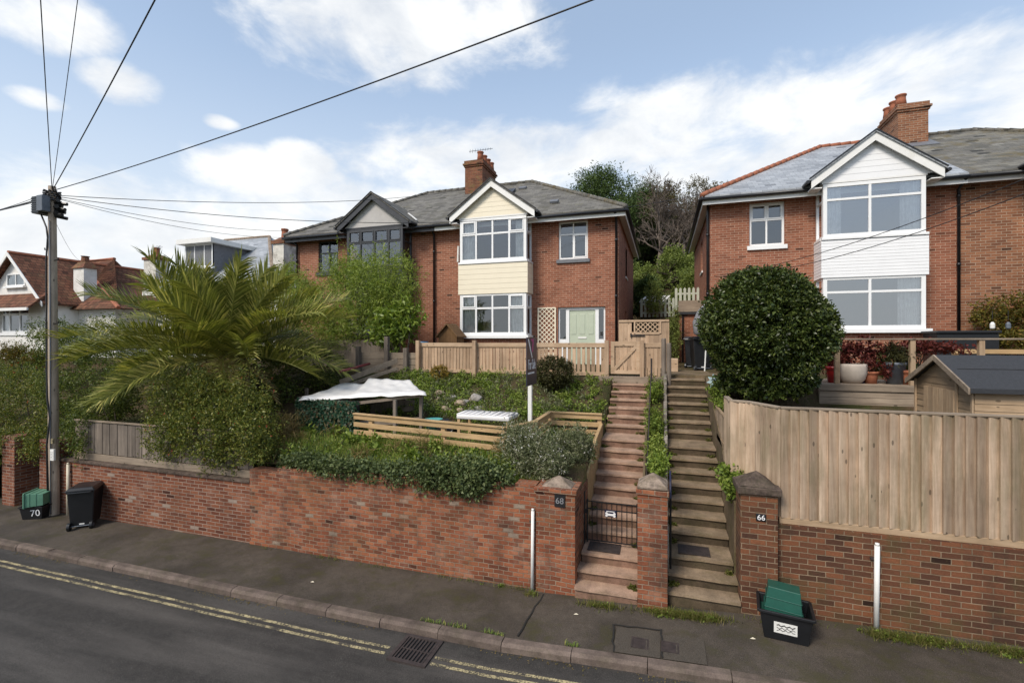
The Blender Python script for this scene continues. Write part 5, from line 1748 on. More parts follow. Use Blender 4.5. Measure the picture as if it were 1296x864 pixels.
# ------------------------------------------------------------------ bins and boxes
def wheelie_bin(loc, rz, label, h=1.06, num=None):
    t = thing('wheelie_bin', label, 'bin', (0, 0, 0))
    mb = MB()
    b = [(-.225, -.25, .08), (.225, -.25, .08), (.225, .25, .08), (-.225, .25, .08)]
    m_ = [(-.25, -.275, .5), (.25, -.275, .5), (.25, .29, .5), (-.25, .29, .5)]
    u = [(-.275, -.3, .96), (.275, -.3, .96), (.275, .33, .96), (-.275, .33, .96)]
    mb.add(b + m_ + u, [(3, 2, 1, 0)] + [(i + o, (i + 1) % 4 + o, (i + 1) % 4 + 4 + o, i + 4 + o) for o in (0, 4) for i in range(4)] + [(8, 9, 10, 11)])
    mb.build('body', M['bin_plastic'], t, bevel=.025)
    mb = MB(); mb.box(-.3, .3, -.36, .4, .962, .995); mb.build('rim', M['bin_plastic'], t, bevel=.012)
    mb = MB()
    mb.add([(-.29, -.37, .998), (.29, -.37, .998), (.29, .42, .998), (-.29, .42, .998), (-.24, -.3, 1.055), (.24, -.3, 1.055), (.24, .33, 1.04), (-.24, .33, 1.04)],
           [(3, 2, 1, 0), (4, 5, 6, 7), (0, 1, 5, 4), (1, 2, 6, 5), (2, 3, 7, 6), (3, 0, 4, 7)])
    mb.build('lid', M['bin_plastic'], t, bevel=.015)
    mb = MB(); mb.tube([(-.22, -.42, .96), (.22, -.42, .96)], .018, 8); mb.box(-.24, -.2, -.43, -.36, .95, .975); mb.box(.2, .24, -.43, -.36, .95, .975); mb.build('handle', M['bin_plastic'], t)
    for s in (-1, 1):
        mb = MB(); mb.tube([(s * .19, -.3, .1), (s * .25, -.3, .1)], .1, 20); w = mb.build('wheel', M['bin_plastic'], t, bevel=.008)
        mb = MB(); mb.tube([(s * .251, -.3, .1), (s * .256, -.3, .1)], .05, 12); mb.build('hub', M['zinc'], w)
    mb = MB(); mb.tube([(-.2, -.3, .1), (.2, -.3, .1)], .012, 6); mb.build('axle', M['zinc'], t)
    mb = MB(); mb.box(-.04, .06, -.262, -.245, .12, .15); mb.build('sticker', M['white_plastic'], t)
    t.location = loc
    t.rotation_euler = (0, 0, rz)
    return t


bl = P(100, 660, 6.85)
wheelie_bin((bl.x + .3, 6.8, gz(bl.x) - .01), rad(42), 'black wheelie bin standing against the pinkish brick wall').scale = (.84,) * 3


def crate(name, t, w_, d_, h_, mat, part, inv=False, th=.012, rib=True):
    """open recycling box with sloping sides and a rolled rim, as one part of t (local coords)"""
    mb = MB()
    k = .82
    W0, D0, W1, D1 = w_ / 2 * k, d_ / 2 * k, w_ / 2, d_ / 2

    def ring(a, b, z):
        return [(-a, -b, z), (a, -b, z), (a, b, z), (-a, b, z)]
    vs = ring(W0, D0, 0) + ring(W1, D1, h_) + ring(W1 - th, D1 - th, h_) + ring(W0 - th, D0 - th, th)
    fs = [(3, 2, 1, 0)]
    for o in (0, 4, 8):
        fs += [(o + i, o + (i + 1) % 4, o + 4 + (i + 1) % 4, o + 4 + i) for i in range(4)]
    fs += [(12, 13, 14, 15)]
    mb.add(vs, fs)
    if rib:
        for f in (.35, .68):
            a, b, z = W0 + (W1 - W0) * f + .004, D0 + (D1 - D0) * f + .004, h_ * f
            for (p, q) in zip(ring(a, b, z), ring(a, b, z)[1:] + ring(a, b, z)[:1]):
                mb.beam(p, q, .012, .012)
    e = .018
    for (p, q) in zip(ring(W1 + e / 2, D1 + e / 2, h_ - .015), ring(W1 + e / 2, D1 + e / 2, h_ - .015)[1:] + ring(W1 + e / 2, D1 + e / 2, h_ - .015)[:1]):
        mb.beam(p, q, e + .014, .034)
    return mb.build(part, M[mat], t, bevel=.006)


# right-hand boxes
c = P(993, 800, 6.72)
cz = gz(c.x)
t = thing('recycling_box', 'black recycling box with a scuffed white label by the pier numbered 66', 'box', (0, 0, 0))
crate('', t, .58, .44, .36, 'bin_plastic', 'body', rib=False)
mb = MB(); mb.box(-.13, .12, -.0, .004, .1, .24); lb = mb.build('label', M['white_plastic'], t)
lb.rotation_euler = (rad(6.4), 0, 0); lb.location = (0, -.188, .0)
mb = MB()
for i in range(21):
    a = -.1 + (i % 7) * .028
    i_ = i
    i = i * 1.37
    zc_ = (.2, .165, .14)[i_ // 7]
    mb.beam((a, -.001, zc_ + .012 * math.sin(i * 2.2)), (a + .03, -.001, zc_ + .012 * math.sin(i * 2.2 + 2)), .003, .006 + .005 * (i_ // 7 == 0))
mb.build('scrawl', M['ink'], lb)
t.location = (c.x, 6.72, cz); t.rotation_euler = (0, 0, rad(-8))
t = thing('recycling_box', 'green recycling box upside down inside the black one by pier 66', 'box', (0, 0, 0))
crate('', t, .43, .31, .36, 'green_plastic', 'body')
t.location = (c.x + .0, 6.76, cz + .58); t.rotation_euler = (rad(180 - 4), rad(3), rad(-10))
# left-hand boxes beside the pole
c = P(40, 655, 6.75)
cz = gz(c.x)
t = thing('recycling_box', 'black recycling box numbered 70 beside the telephone pole', 'box', (0, 0, 0))
crate('', t, .56, .42, .34, 'bin_plastic', 'body', rib=False)
tx = text('70', .24, M['lettering'], t, (.1, -.2, .17), (1, .0, .06), (0, -.12, 1), 'numeral', ext=.003)
t.location = (c.x + .12, 6.8, cz); t.rotation_euler = (0, 0, rad(24)); t.scale = (.85,) * 3
t = thing('recycling_box', 'faded green recycling box lying on its side on the box numbered 70', 'box', (0, 0, 0))
crate('', t, .5, .36, .4, 'pale_green', 'body')
t.location = (c.x + .34, 6.88, cz + .45); t.rotation_euler = (rad(90), 0, rad(-58)); t.scale = (.85,) * 3

# ------------------------------------------------------------------ telephone pole and its cables
pb = P(68.5, 650, 7.02)
pt = P(66, 236, 7.02)
PB, PT = Vector((pb.x, 7.02, gz(pb.x) - .05)), Vector((pt.x, 7.02, pt.z))
t = thing('telephone_pole', 'tall weathered wooden telephone pole with black junction boxes near the top', 'pole', PB)
mb = MB()
mb.tube([PB.lerp(PT, f) for f in (0, .12, .3, .6, .97)] + [PT], [.105, .102, .096, .085, .072, .07], 20)
mb.build('shaft', M['pole_wood'], t, smooth=False)
top = PT - ZZ * .1
mb = MB()
for k in range(5):
    mb.tube([PT - ZZ * (.12 + k * .05), PT - ZZ * (.14 + k * .05)], .095 + .01 * (k % 2), 16)
    for a in range(8):
        an = a * .785 + k * .3
        p = PT + Vector((math.cos(an) * .1, math.sin(an) * .1, -.13 - k * .05))
        mb.tube([p, p + Vector((math.cos(an) * .06, math.sin(an) * .06, .01))], .018, 6)
mb.build('cable_ring', M['cable'], t)
mb = MB(); z = PT.z - .62
mb.box(PT.x - .1, PT.x + .1, PT.y - .24, PT.y - .08, z, z + .36); mb.build('junction_box', M['zinc'], t, bevel=.012)
mb = MB(); mb.box(PT.x - .34, PT.x - .11, PT.y - .2, PT.y + .08, z - .02, z + .36)
for k in range(7):
    mb.box(PT.x - .35, PT.x - .1, PT.y - .21, PT.y + .09, z + .01 + k * .05, z + .03 + k * .05)
mb.build('junction_box', M['bin_plastic'], t)
mb = MB()
for k in range(9):
    a_ = k * 1.9
    mb.tube([(PT.x + .07, PT.y + .02, z - .06 + k * .042), (PT.x + .24 + .06 * math.sin(a_), PT.y + .06 + .1 * math.cos(a_), z - .1 + k * .046)], .04, 7)
mb.build('junction_box', M['bin_plastic'], t)
for k, (z_, s) in enumerate(((5.75, 1), (4.35, -1), (4.3, 1), (3.2, -1), (6.0, -1))):
    X = PB.lerp(PT, (z_ - PB.z) / (PT.z - PB.z)).x
    mb = MB(); mb.tube([(X, 7.02, z_), (X + s * .24, 7.0, z_ + .02)], .012, 6); mb.tube([(X + s * .23, 7.0, z_ + .02), (X + s * .24, 7.0, z_ + .06)], .012, 6)
    mb.build('step_iron', M['gate_iron'], t)
mb = MB()
mb.tube([PT + Vector((-.2, -.1, -.65)), PT + Vector((-.07, -.07, -.95)), PT + Vector((.03, -.1, -1.2)), PT + Vector((-.06, -.08, -1.7)), PB.lerp(PT, .45) + Vector((-.06, -.09, 0)), PB.lerp(PT, .36) + Vector((-.02, -.11, 0)), PB.lerp(PT, .3) + Vector((.06, -.1, 0)), PB.lerp(PT, .22) + Vector((-.04, -.11, 0)), PB + Vector((.02, -.125, .2))], .017, 6)
mb.build('down_cable', M['cable'], t, smooth=True)
mb = MB()
mb.tube([PT + Vector((.05, -.08, -.8)), PB.lerp(PT, .5) + Vector((.06, -.085, 0)), PB + Vector((.07, -.1, .1))], .012, 6)
mb.build('down_cable', M['zinc'], t, smooth=True)
n0 = P(66, 575, 6.9)
mb = MB(); mb.box(n0.x - .045, n0.x + .075, 6.885, 6.922, n0.z - .13, n0.z + .12); nt = mb.build('notice', M['white_plastic'], t)
mb = MB()
for k in range(5):
    mb.box(n0.x - .03, n0.x + .055 - .02 * (k % 2), 6.882, 6.8845, n0.z - .09 + k * .035, n0.z - .082 + k * .035)
mb.build('line_of_print', M['grey_cloth'], nt)
mb = MB(); mb.box(n0.x - .03, n0.x + .04, 6.89, 6.92, n0.z + .25, n0.z + .36); mb.build('notice', M['yellow'], t)


def cable(label, a, b, sag, r_=.011, n=24):
    r_ *= .72
    a, b = Vector(a), Vector(b)
    mb = MB()
    mb.tube([a.lerp(b, i / n) - ZZ * (sag * 4 * (i / n) * (1 - i / n)) for i in range(n + 1)], r_, 5)
    tag(mb.build('overhead_cable', M['cable'], None, a, smooth=True), label, 'cable', 'overhead cables')


def beyond(px, py, d, k):
    """end of a cable running from the pole through the sky point (px, py) and on over the street"""
    u, v = (px - 648) / F, (432 - py) / F
    q = Vector(((-sT + u * cT) * d, (cT + u * sT) * d, CZ + v * d))
    return top + (q - top) * k


cable('cable running steeply up from the pole, leftmost of the fan over the street', top, beyond(52, 0, 7, 2.2), .12)
cable('thin cable rising from the pole, second of the fan over the street', top, beyond(97, 0, 7, 2.2), .12, .008)
cable('thick cable rising from the pole, third of the fan over the street', top, beyond(190, 0, 6, 1.9), .12, .013)
cable('long dark cable crossing the whole left sky from pole to top edge', top, beyond(695, 0, 5, 1.5), .2, .013)
cable('cable from the pole to the chimney of the cream bay house', top - ZZ * .1, P(590, 240, 19.3), .35, .012)
cable('cable from the pole past the cream gable to the right hand house corner', top - ZZ * .12, (1.15, 15.8, 8.5), .75, .012)
cable('cable from the pole falling to the left eave of the black bay house', top - ZZ * .15, P(380, 300, 15.8), .3, .009)
cable('cable from the pole to the black gable', top - ZZ * .14, P(438, 290, 15.3), .35, .009)
cable('cable leaving the pole to the left, uppermost of three', top - ZZ * .0, (-26, 9.5, 8.4), .3, .009)
cable('thick cable leaving the pole to the left, middle of three', top - ZZ * .1, (-26, 8.2, 7.9), .3, .016)
cable('thick cable leaving the pole to the left, lowest of three', top - ZZ * .15, (-26, 7.0, 7.2), .25, .018)
cable('thin cable from the pole down to the white chimney of the bungalow', top - ZZ * .55, P(103, 330, 16.4), .25, .006)
wa = P(904, 349, 16.2)
cable('upper dark cable crossing the white bay house from the right edge', P(1310, 221, 9.5), wa, .25, .012)
cable('lower dark cable crossing the white bay house from the right edge', P(1310, 240, 9.5), wa + Vector((.02, -.02, -.04)), .3, .012)


# TV aerials
def aerial(label, base, h_, rz, sc=1.0):
    t = thing('tv_aerial', label, 'aerial', base)
    b = Vector(base)
    mb = MB(); mb.tube([b, b + ZZ * h_], .016, 6); mb.build('mast', M['zinc'], t)
    d = Vector((math.cos(rz), math.sin(rz), .18)); s = Vector((-math.sin(rz), math.cos(rz), 0))
    mb = MB(); p = b + ZZ * h_
    mb.tube([p - d * .45 * sc, p + d * .75 * sc], .012, 5)
    for i in range(9):
        q = p + d * (-.4 + i * .13) * sc
        mb.tube([q - s * (.24 - i * .012) * sc, q + s * (.24 - i * .012) * sc], .007, 4)
    mb.build('antenna', M['zinc'], t)


aerial('tv aerial on the chimney of the cream bay house', (PX(605, 20), 20.0, 11.9), .75, rad(25), .9)
aerial('tv aerial above the left chimney of the grey roofed white house', (PX(197, 19.9), 19.9, 8.2), 1.1, rad(-20), 1.1)
# ------------------------------------------------------------------ run with the white sheet, bench, rocks, oddments
t = thing('animal_run', 'timber animal run under a sagging white sheet with a leafy green screen', 'run', (-7, 9.4, 1.75))
RX = [P(378, 500, 9.3).x, P(452, 500, 9.3).x, P(533, 500, 9.9).x]
zt = 2.58
for (px, Y, z) in ((452, 9.2, 2.5), (500, 9.5, 2.55), (533, 9.9, 2.62), (512, 10.6, 2.7), (380, 9.3, 2.55), (388, 10.7, 2.6)):
    x = PX(px, Y)
    mb = MB(); mb.box(x - .035, x + .035, Y - .035, Y + .035, 1.7, z); mb.build('post', M['grey_wood'], t)
mb = MB(); mb.beam((PX(452, 9.2), 9.2, 2.48), (PX(533, 9.9), 9.9, 2.62), .05, .06); mb.beam((PX(452, 9.2), 9.2, 2.0), (PX(533, 9.9), 9.9, 2.05), .04, .12); mb.build('rail', M['grey_wood_h'], t)
mb = MB(); mb.box(PX(470, 10.6), PX(525, 10.6), 10.55, 10.6, 1.8, 2.4); mb.build('back_panel', M['grey_wood'], t)
# the sheet: one sagging cloth over the frame
n, m_ = 34, 14
cor = [P(378, 503, 9.0), P(540, 497, 9.7), P(520, 487, 11.0), P(452, 485, 11.0)]
vs = []
for j in range(m_ + 1):
    for i in range(n + 1):
        u_, v_ = i / n, j / m_
        a = cor[0].lerp(cor[1], u_); b = Vector((cor[3].x + (cor[2].x - cor[3].x) * u_ - (1 - u_) * .5, 10.95, 2.75))
        p = a.lerp(b, v_)
        ridge = .13 * min(1, max(0, (u_ - .36) / .06)) * (.2 + v_) * (1 - .35 * max(0, u_ - .42))
        p.z += ridge - .05 * math.sin(math.pi * v_) + .008 * math.sin(u_ * 41 + v_ * 5) + .01 * math.sin(v_ * 17 + u_ * 23)
        if j == 0:
            p.z -= .07 + .004 * math.sin(i * 1.9)
            p.y -= .01
        vs.append(p)
mb = MB(); mb.add(vs, [(j * (n + 1) + i, j * (n + 1) + i + 1, (j + 1) * (n + 1) + i + 1, (j + 1) * (n + 1) + i) for j in range(m_) for i in range(n)])
sh = mb.build('white_sheet', M['tarp'], t, smooth=True)
sm = sh.modifiers.new('thick', 'SOLIDIFY'); sm.thickness = .006
# leafy artificial screen on the front left
r = np.random.default_rng(5)
N_ = 3400
u_, v_ = r.random(N_), r.random(N_)
A_, B_ = np.array(P(376, 545, 9.15)), np.array(P(452, 545, 9.05))
pt_ = A_ + (B_ - A_) * u_[:, None]
pt_[:, 2] = 1.7 + v_ * .84
pt_[:, 1] -= r.uniform(0, .05, N_)
tt = unit(r.normal(size=(N_, 3)) * np.array([1, .3, .6]) + np.array([0, -.3, -.5]))
nn = unit(np.tile(np.array([[0, -1., .2]]), (N_, 1)) + r.normal(size=(N_, 3)) * .35)
V, Q = leaf_quads(pt_, tt, nn, np.full(N_, .075) * r.uniform(.6, 1.2, N_), np.full(N_, .055))
mesh_np('leaf_screen', V, Q, L['netleaf'], t)
mb = MB(); mb.box(A_[0], B_[0], 9.12, 9.14, 1.65, 2.54); mb.build('screen_backing', M['ink'], t)

b0, b1 = PX(582, 9.6), PX(648, 9.6)
zb_ = P(615, 526, 9.6).z
t = thing('covered_bench', 'low wooden bench wrapped in crumpled white plastic behind the tan rail fence', 'bench', ((b0 + b1) / 2, 9.7, 1.8))
mb = MB(); mb.box(b0, b1, 9.4, 10.1, zb_ - .07, zb_ + .03)
mb.build('cover', M['tarp'], t, bevel=.03)
mb = MB()
for i in range(9):
    x = b0 + (b1 - b0) * (i + .5) / 9
    mb.tube([(x - .05, 9.42, zb_ + .03), (x + .03, 9.7, zb_ + .045 + R.uniform(0, .02)), (x + R.uniform(-.06, .06), 10.05, zb_ + .03)], [.02, .035, .02], 6)
mb.build('cover_folds', M['tarp'], t, smooth=True)
for x in (b0 + .05, b1 - .05):
    for y in (9.45, 10.05):
        mb = MB(); mb.box(x - .03, x + .03, y - .03, y + .03, 1.7, zb_ - .07); mb.build('leg', M['rail_wood'], t)
q = P(549, 523, 9.9)
mb = MB(); mb.lathe((q.x, 9.9, 1.85), [(.16, 0), (.2, .22), (.22, .24), (.18, .24), (.15, .06)], 18)
tag(mb.build('tub', M['teal'], None, (q.x, 9.9, 1.85), smooth=True), 'teal plastic tub beside the animal run', 'tub')
q = P(566, 522, 9.8)
mb = MB(); mb.lathe((q.x, 9.8, 1.82), [(.24, 0), (.25, .1), (.2, .2), (.1, .27), (.04, .3)], 9); mb.jitter(.03)
tag(mb.build('folded_sheet', M['bin_plastic'], None, (q.x, 9.8, 1.82)), 'crumpled dark plastic sheet between teal tub and white bench', 'sheet')
q = P(535.5, 434, 13.2)
mb = MB(); mb.lathe((q.x, 13.2, 3.0), [(.11, 0), (.15, .84), (.165, .86), (.165, .9), (.14, .9)], 18)
tag(mb.build('blue_tub', M['blue'], None, (q.x, 13.2, 3.0), smooth=True), 'blue tub behind the left end of the picket fence', 'tub')


def rock_mesh(mat, s, seed):
    rr = random.Random(seed)
    bm_ = bpy.data.meshes.new('rock')
    import bmesh
    bm = bmesh.new()
    bmesh.ops.create_icosphere(bm, subdivisions=2, radius=1)
    ph = [Vector((rr.gauss(0, 1), rr.gauss(0, 1), rr.gauss(0, 1))).normalized() for _ in range(9)]
    for v in bm.verts:
        k = 1.0
        for p in ph:
            k = min(k, .72 / max(.01, v.co.normalized().dot(p)) if v.co.normalized().dot(p) > .72 else k)
        v.co = Vector((v.co.x * s * 1.2, v.co.y * s, v.co.z * s * .75)) * k
    bm.to_mesh(bm_); bm.free()
    bm_.materials.append(M[mat])
    return bm_


rm = [rock_mesh('rock', 1, 1), rock_mesh('rock_tan', 1, 2), rock_mesh('rock', 1, 3), rock_mesh('rock_tan', 1, 4)]
big = {0: 'largest grey rock of the rockery heap on the slope', 1: 'pale grey rock beside the largest one in the rockery heap'}
for i in range(34):
    px, py = (603, 497) if i == 0 else (583, 506) if i == 1 else (R.uniform(553, 618), R.uniform(492, 522))
    s = .2 if i == 0 else .16 if i == 1 else R.uniform(.045, .12)
    Y = 11.6 - (py - 492) / 30 * 1.1
    X = PX(px, Y)
    o = bpy.data.objects.new('garden_rock', rm[i % 4])
    C.objects.link(o)
    o.location = (X, Y, hz(X, Y) + s * .45)
    o.scale = (s,) * 3
    o.rotation_euler = (R.uniform(-.4, .4), R.uniform(-.4, .4), R.uniform(0, 6))
    tag(o, big.get(i, 'small loose rock in the rockery heap below the picket fence'), 'rock', 'rocks of the rockery heap')

# small hut by the bay
t = thing('play_hut', 'small brown boarded hut beside the cream bay behind the picket fence', 'hut', (PX(566, 14.6), 14.6, 3.0))
X0, X1 = PX(555, 14.6), PX(578, 14.6)
zt, za = P(566, 425, 14.6).z, P(566, 411, 14.6).z
mb = MB(); mb.prism([(X0, 14.6, 2.98), (X1, 14.6, 2.98), (X1, 14.6, zt), ((X0 + X1) / 2, 14.6, za - .03), (X0, 14.6, zt)], (0, .6, 0)); mb.build('wall', M['brown_wood'], t)
mb = MB()
for s, e in ((-1, X0), (1, X1)):
    a, b = Vector(((X0 + X1) / 2, 14.5, za)), Vector((e + s * .06, 14.5, zt - .06))
    mb.prism([a, b, b + ZZ * .05, a + ZZ * .05], (0, .8, 0))
mb.build('roof', M['brown_wood'], t)
mb = MB(); mb.box(X0 + .15, X1 - .15, 14.585, 14.6, 3.0, 3.9); mb.build('door', M['brown_wood'], t)

# ------------------------------------------------------------------ number 66: deck, planter, pots, shed
DY = 11.6
dk = 3.0
X0, X1 = PX(1037, DY), PX(1350, DY)
t = thing('garden_deck', 'timber deck with handrail in front of the white bay', 'deck', (X0, DY, 2.5))
mb = MB()
zp0 = 2.35
for i in range(5):
    mb.box(X0, X1, DY, DY + .03, zp0 + i * .125, zp0 + i * .125 + .118)
mb.build('front_boards', M['grey_wood_h'], t)
mb = MB(); mb.box(X0 - .02, X1, DY - .03, DY - .002, dk - .14, dk - .01); mb.build('fascia_board', M['grey_wood_h'], t, bevel=.004)
mb = MB()
for i in range(24):
    mb.box(X0, X1, DY + .032 + i * .148, DY + .032 + i * .148 + .14, dk - .035, dk)
mb.build('deck_boards', M['grey_wood_h'], t)
for px in (1061, 1157, 1245, 1340):
    x = PX(px, DY)
    mb = MB(); mb.box(x - .045, x + .045, DY + .04, DY + .13, dk, 3.93); mb.build('post', M['grey_wood_y'] if px == 1061 else M['shed_wood_v'], t, bevel=.004)
mb = MB(); mb.box(PX(1055, DY), X1, DY + .02, DY + .15, 3.932, 3.965); mb.build('handrail', M['grey_wood_h'], t, bevel=.004)
mb = MB(); mb.box(X0, X0 + .03, DY + .03, DY + 3.5, 2.35, 2.96); mb.build('side_boards', M['grey_wood_y'], t)
t = thing('rail_fence', 'second timber rail on short posts behind the shed roof', 'fence', (PX(1212, 13.4), 13.4, 3.0))
x = PX(1205, 13.6)
mb = MB(); mb.box(x, x + 4, 13.6, 13.64, 3.62, 3.72); mb.build('board', M['rail_wood'], t)
mb = MB(); mb.box(x, x + 4, 13.6, 13.64, 3.42, 3.55); mb.build('board', M['rail_wood'], t)
for i in range(3):
    mb = MB(); mb.box(x + .05 + i * 1.6, x + .14 + i * 1.6, 13.641, 13.73, 3.0, 3.78); mb.build('post', M['rail_wood'], t)
X0, X1 = PX(1186, 14.6), PX(1265, 14.6)
t = thing('storage_box', 'long black storage box against the brick wall right of the white bay', 'box', (X0, 14.6, 3.0))
mb = MB(); mb.box(X0, X1, 14.6, 15.3, 3.0, 4.1); mb.build('body', M['bin_plastic'], t, bevel=.02)
mb = MB(); mb.box(X0 - .03, X1 + .03, 14.56, 15.34, 4.102, 4.17); mb.build('lid', M['bin_plastic'], t, bevel=.015)


def pot(label, px, w_, h_, mat, prof, Y=11.95):
    x = PX(px, Y)
    mb = MB()
    mb.lathe((x, Y, dk), [(a * w_, b * h_) for a, b in prof] + [(prof[-1][0] * w_ * .86, h_), (prof[-1][0] * w_ * .8, h_ * .85)], 24)
    return tag(mb.build('plant_pot', M[mat], None, (x, Y, dk), smooth=True), label, 'pot', 'pots on the deck')


bowl = [(.3, 0), (.42, .2), (.5, .55), (.5, .85), (.48, 1)]
cone = [(.34, 0), (.42, .6), (.46, .8), (.5, .82), (.5, 1)]
pot('small red glazed pot behind the first deck post', 1054, .27, .36, 'red_pot', cone)
pot('large rounded pale stone pot on the deck', 1078, .56, .42, 'stone_pot', bowl)
pot('smaller terracotta pot between the stone pot and the grey bucket', 1102, .3, .26, 'terracotta', cone)
pot('tall blue-grey bucket shaped pot on the deck', 1132, .42, .46, 'zinc', [(.34, 0), (.46, .86), (.5, .88), (.5, 1)])
pot('terracotta pot right of the blue-grey bucket, beside the shed', 1150, .32, .3, 'terracotta', cone, 11.9)
pot('purple pot half hidden behind the large stone pot', 1090, .22, .3, 'purple', cone, 12.1)
pot('white stone pot standing left behind the deck post', 1064.5, .36, .44, 'stone_pot', bowl, 12.3)


def potted(label, px, Y, blobs, n, Ln, Wd, mat, seed, name='potted_plant'):
    x = PX(px, Y)
    bl = [(x + b[0], Y + b[1], dk + b[2], *b[3:]) for b in blobs]
    return shrub(name, label, 'plant', (x, Y, dk + .3), bl, n, Ln, Wd, mat, stems=5, stem_r=.012, seed=seed, spl=.14, shell=.8, lump=.25)


potted('red-leaved maple growing in the large stone pot', 1080, 12.0, [(-.05, 0, .72, .42, .3, .2), (.3, 0, .62, .2, .2, .16), (-.3, 0, .5, .2, .2, .18)], 1500, .075, .04, 'maple', 3)
potted('low red-leaved plant in the terracotta pot left of the grey bucket', 1104, 11.9, [(.0, 0, .42, .2, .2, .16), (.2, -.1, .22, .14, .1, .14)], 600, .06, .035, 'maple', 4)
potted('dark feathery plant in the blue-grey bucket pot', 1132, 11.95, [(0, 0, .62, .3, .25, .2)], 1100, .11, .02, 'darkbush', 5)
potted('spreading red maple beside the middle deck post', 1160, 12.2, [(0, 0, .78, .6, .3, .14), (-.4, 0, .66, .3, .2, .12), (.6, 0, .74, .4, .2, .1)], 1600, .075, .04, 'maple', 6)
potted('red-leaved shrub squeezed between round bush and first deck post', 1052, 12.2, [(0, 0, .55, .2, .25, .42)], 900, .075, .04, 'maple', 7)
potted('grey-green leafy plant behind the blue-grey bucket pot', 1147, 12.4, [(0, 0, .5, .18, .2, .22)], 500, .08, .05, 'trail', 8)
potted('bright green plant between terracotta pot and grey bucket', 1117, 12.5, [(0, 0, .3, .18, .2, .2)], 500, .08, .05, 'glossy', 9)

# shed
SX, SY0, SY1 = 4.42, 8.8, 10.5
t = thing('garden_shed', 'low timber garden shed with grey felt roof behind the closeboard fence', 'shed', (SX, SY0, 2.1))
ez, az_ = 3.2, 3.62
sm_ = (SY0 + SY1) / 2
mb = MB()
z = 2.1
while z < ez - .02:
    b = min(z + .108, ez)
    mb.prism([(SX, SY0 - .012, z), (SX, SY0 - .002, b), (SX, SY0 + .02, b), (SX, SY0 + .02, z)], (2.6, 0, 0))
    z = b + .001
mb.build('front_wall', M['shed_wood'], t)
mb = MB()
z = 2.1
while z < az_ - .05:
    b = min(z + .108, az_ - .04)
    f = lambda zz_: (sm_ - (sm_ - SY0) * min(1, (az_ - zz_) / (az_ - ez)), sm_ + (sm_ - SY0) * min(1, (az_ - zz_) / (az_ - ez)))
    (l0, r0_), (l1, r1_) = f(z), f(b)
    mb.prism([(SX - .012, l0 + .025, z), (SX - .012, r0_ - .001, z), (SX - .002, r1_ - .001, b), (SX - .002, l1 + .025, b)], (.02, 0, 0))
    z = b + .001
mb.build('gable_wall', M['grey_wood_y'], t)
mb = MB()
k = 6
y0, y1 = SY0 + .45, SY0 + 1.35
for i in range(k):
    a = y0 + (y1 - y0) * i / k
    mb.box(SX - .04, SX - .014, a + .003, a + (y1 - y0) / k - .003, 2.15, 3.12)
mb.build('door', M['shed_wood_v'], t)
mb = MB()
for y in (SY0 - .012, SY0 + .38, SY1 - .05):
    mb.box(SX - .032, SX - .0125, y, y + .05, 2.1, ez + (.03 if y < SY0 + .1 or y > SY1 - .1 else .17))
mb.build('corner_trim', M['shed_wood_v'], t)
mb = MB()
ov = .1
for s, e in ((-1, SY0), (1, SY1)):
    a, b = Vector((SX - ov, sm_, az_ + .02)), Vector((SX - ov, e + s * .1, ez - .03))
    mb.prism([a, b, b + ZZ * .035, a + ZZ * .035], (3.0, 0, 0))
mb.beam((SX - ov, SY0 - .105, ez - .03), (SX + 2.9, SY0 - .105, ez - .03), .012, .07)
rf_ = mb.build('roof', M['felt'], t)
mb = MB()
for s, e in ((-1, SY0), (1, SY1)):
    a, b = Vector((SX - ov - .03, sm_, az_ + .06)), Vector((SX - ov - .03, e + s * .115, ez + .01))
    mb.prism([a, b, b - ZZ * .095, a - ZZ * .095], (.026, 0, 0))
mb.build('bargeboard', M['grey_wood_h'], rf_, bevel=.003)
mb = MB(); mb.beam((SX - ov + .1, sm_ - .42, az_ - .15), (SX + 2.9, sm_ - .42, az_ - .15), .02, .006); mb.build('felt_seam', M['ink'], rf_)

# ------------------------------------------------------------------ passage between the houses
mb = MB(); mb.box(-.1, 1.39, 12.92, 19.58, 2.8, 3.03); struct(mb.build('path', M['mossy_conc']))
t = thing('outhouse', 'low brick outhouse with timber parapet at the end of the passage', 'outhouse', (1.0, 19.6, 3.0))
mb = MB(); mb.box(.58, 1.4, 19.6, 21.4, 2.8, 4.95); mb.build('wall', M['house_brick'], t)
mb = MB(); mb.box(.5, 1.4, 19.5, 21.5, 4.952, 5.06); mb.build('roof', M['felt'], t)
mb = MB(); mb.box(.55, 1.4, 19.56, 19.6, 5.062, 5.5); mb.build('parapet', M['grey_wood_h'], t)
mb = MB(); mb.tube([(.72, 19.55, 3.0), (.72, 19.55, 4.9)], .035, 8); mb.build('downpipe', M['black_gloss'], t)
for (xa, xb, Y, z0, z1, lab) in ((.45, 1.4, 20.8, 5.2, 6.15, 'pale picket fence on the outhouse roof terrace'), (-1.0, .45, 22.0, 5.0, 5.85, 'pale picket fence along the bank behind the passage')):
    t = thing('garden_fence', lab, 'fence', (xa, Y, z0))
    mb = MB(); x = xa
    while x < xb:
        mb.box(x, x + .1, Y, Y + .02, z0, z1 - .06); mb.prism([(x, Y, z1 - .06), (x + .1, Y, z1 - .06), (x + .05, Y, z1)], (0, .02, 0)); x += .17
    mb.build('pickets', M['pale_paint'], t)
    mb = MB(); mb.box(xa, xb, Y + .021, Y + .05, z0 + .15, z0 + .23); mb.box(xa, xb, Y + .021, Y + .05, z1 - .3, z1 - .22); mb.build('rails', M['pale_paint'], t)
wheelie_bin((1.08, 15.4, 3.0), rad(8), 'black wheelie bin with a white sticker in the passage by the white bay house', 1.05)
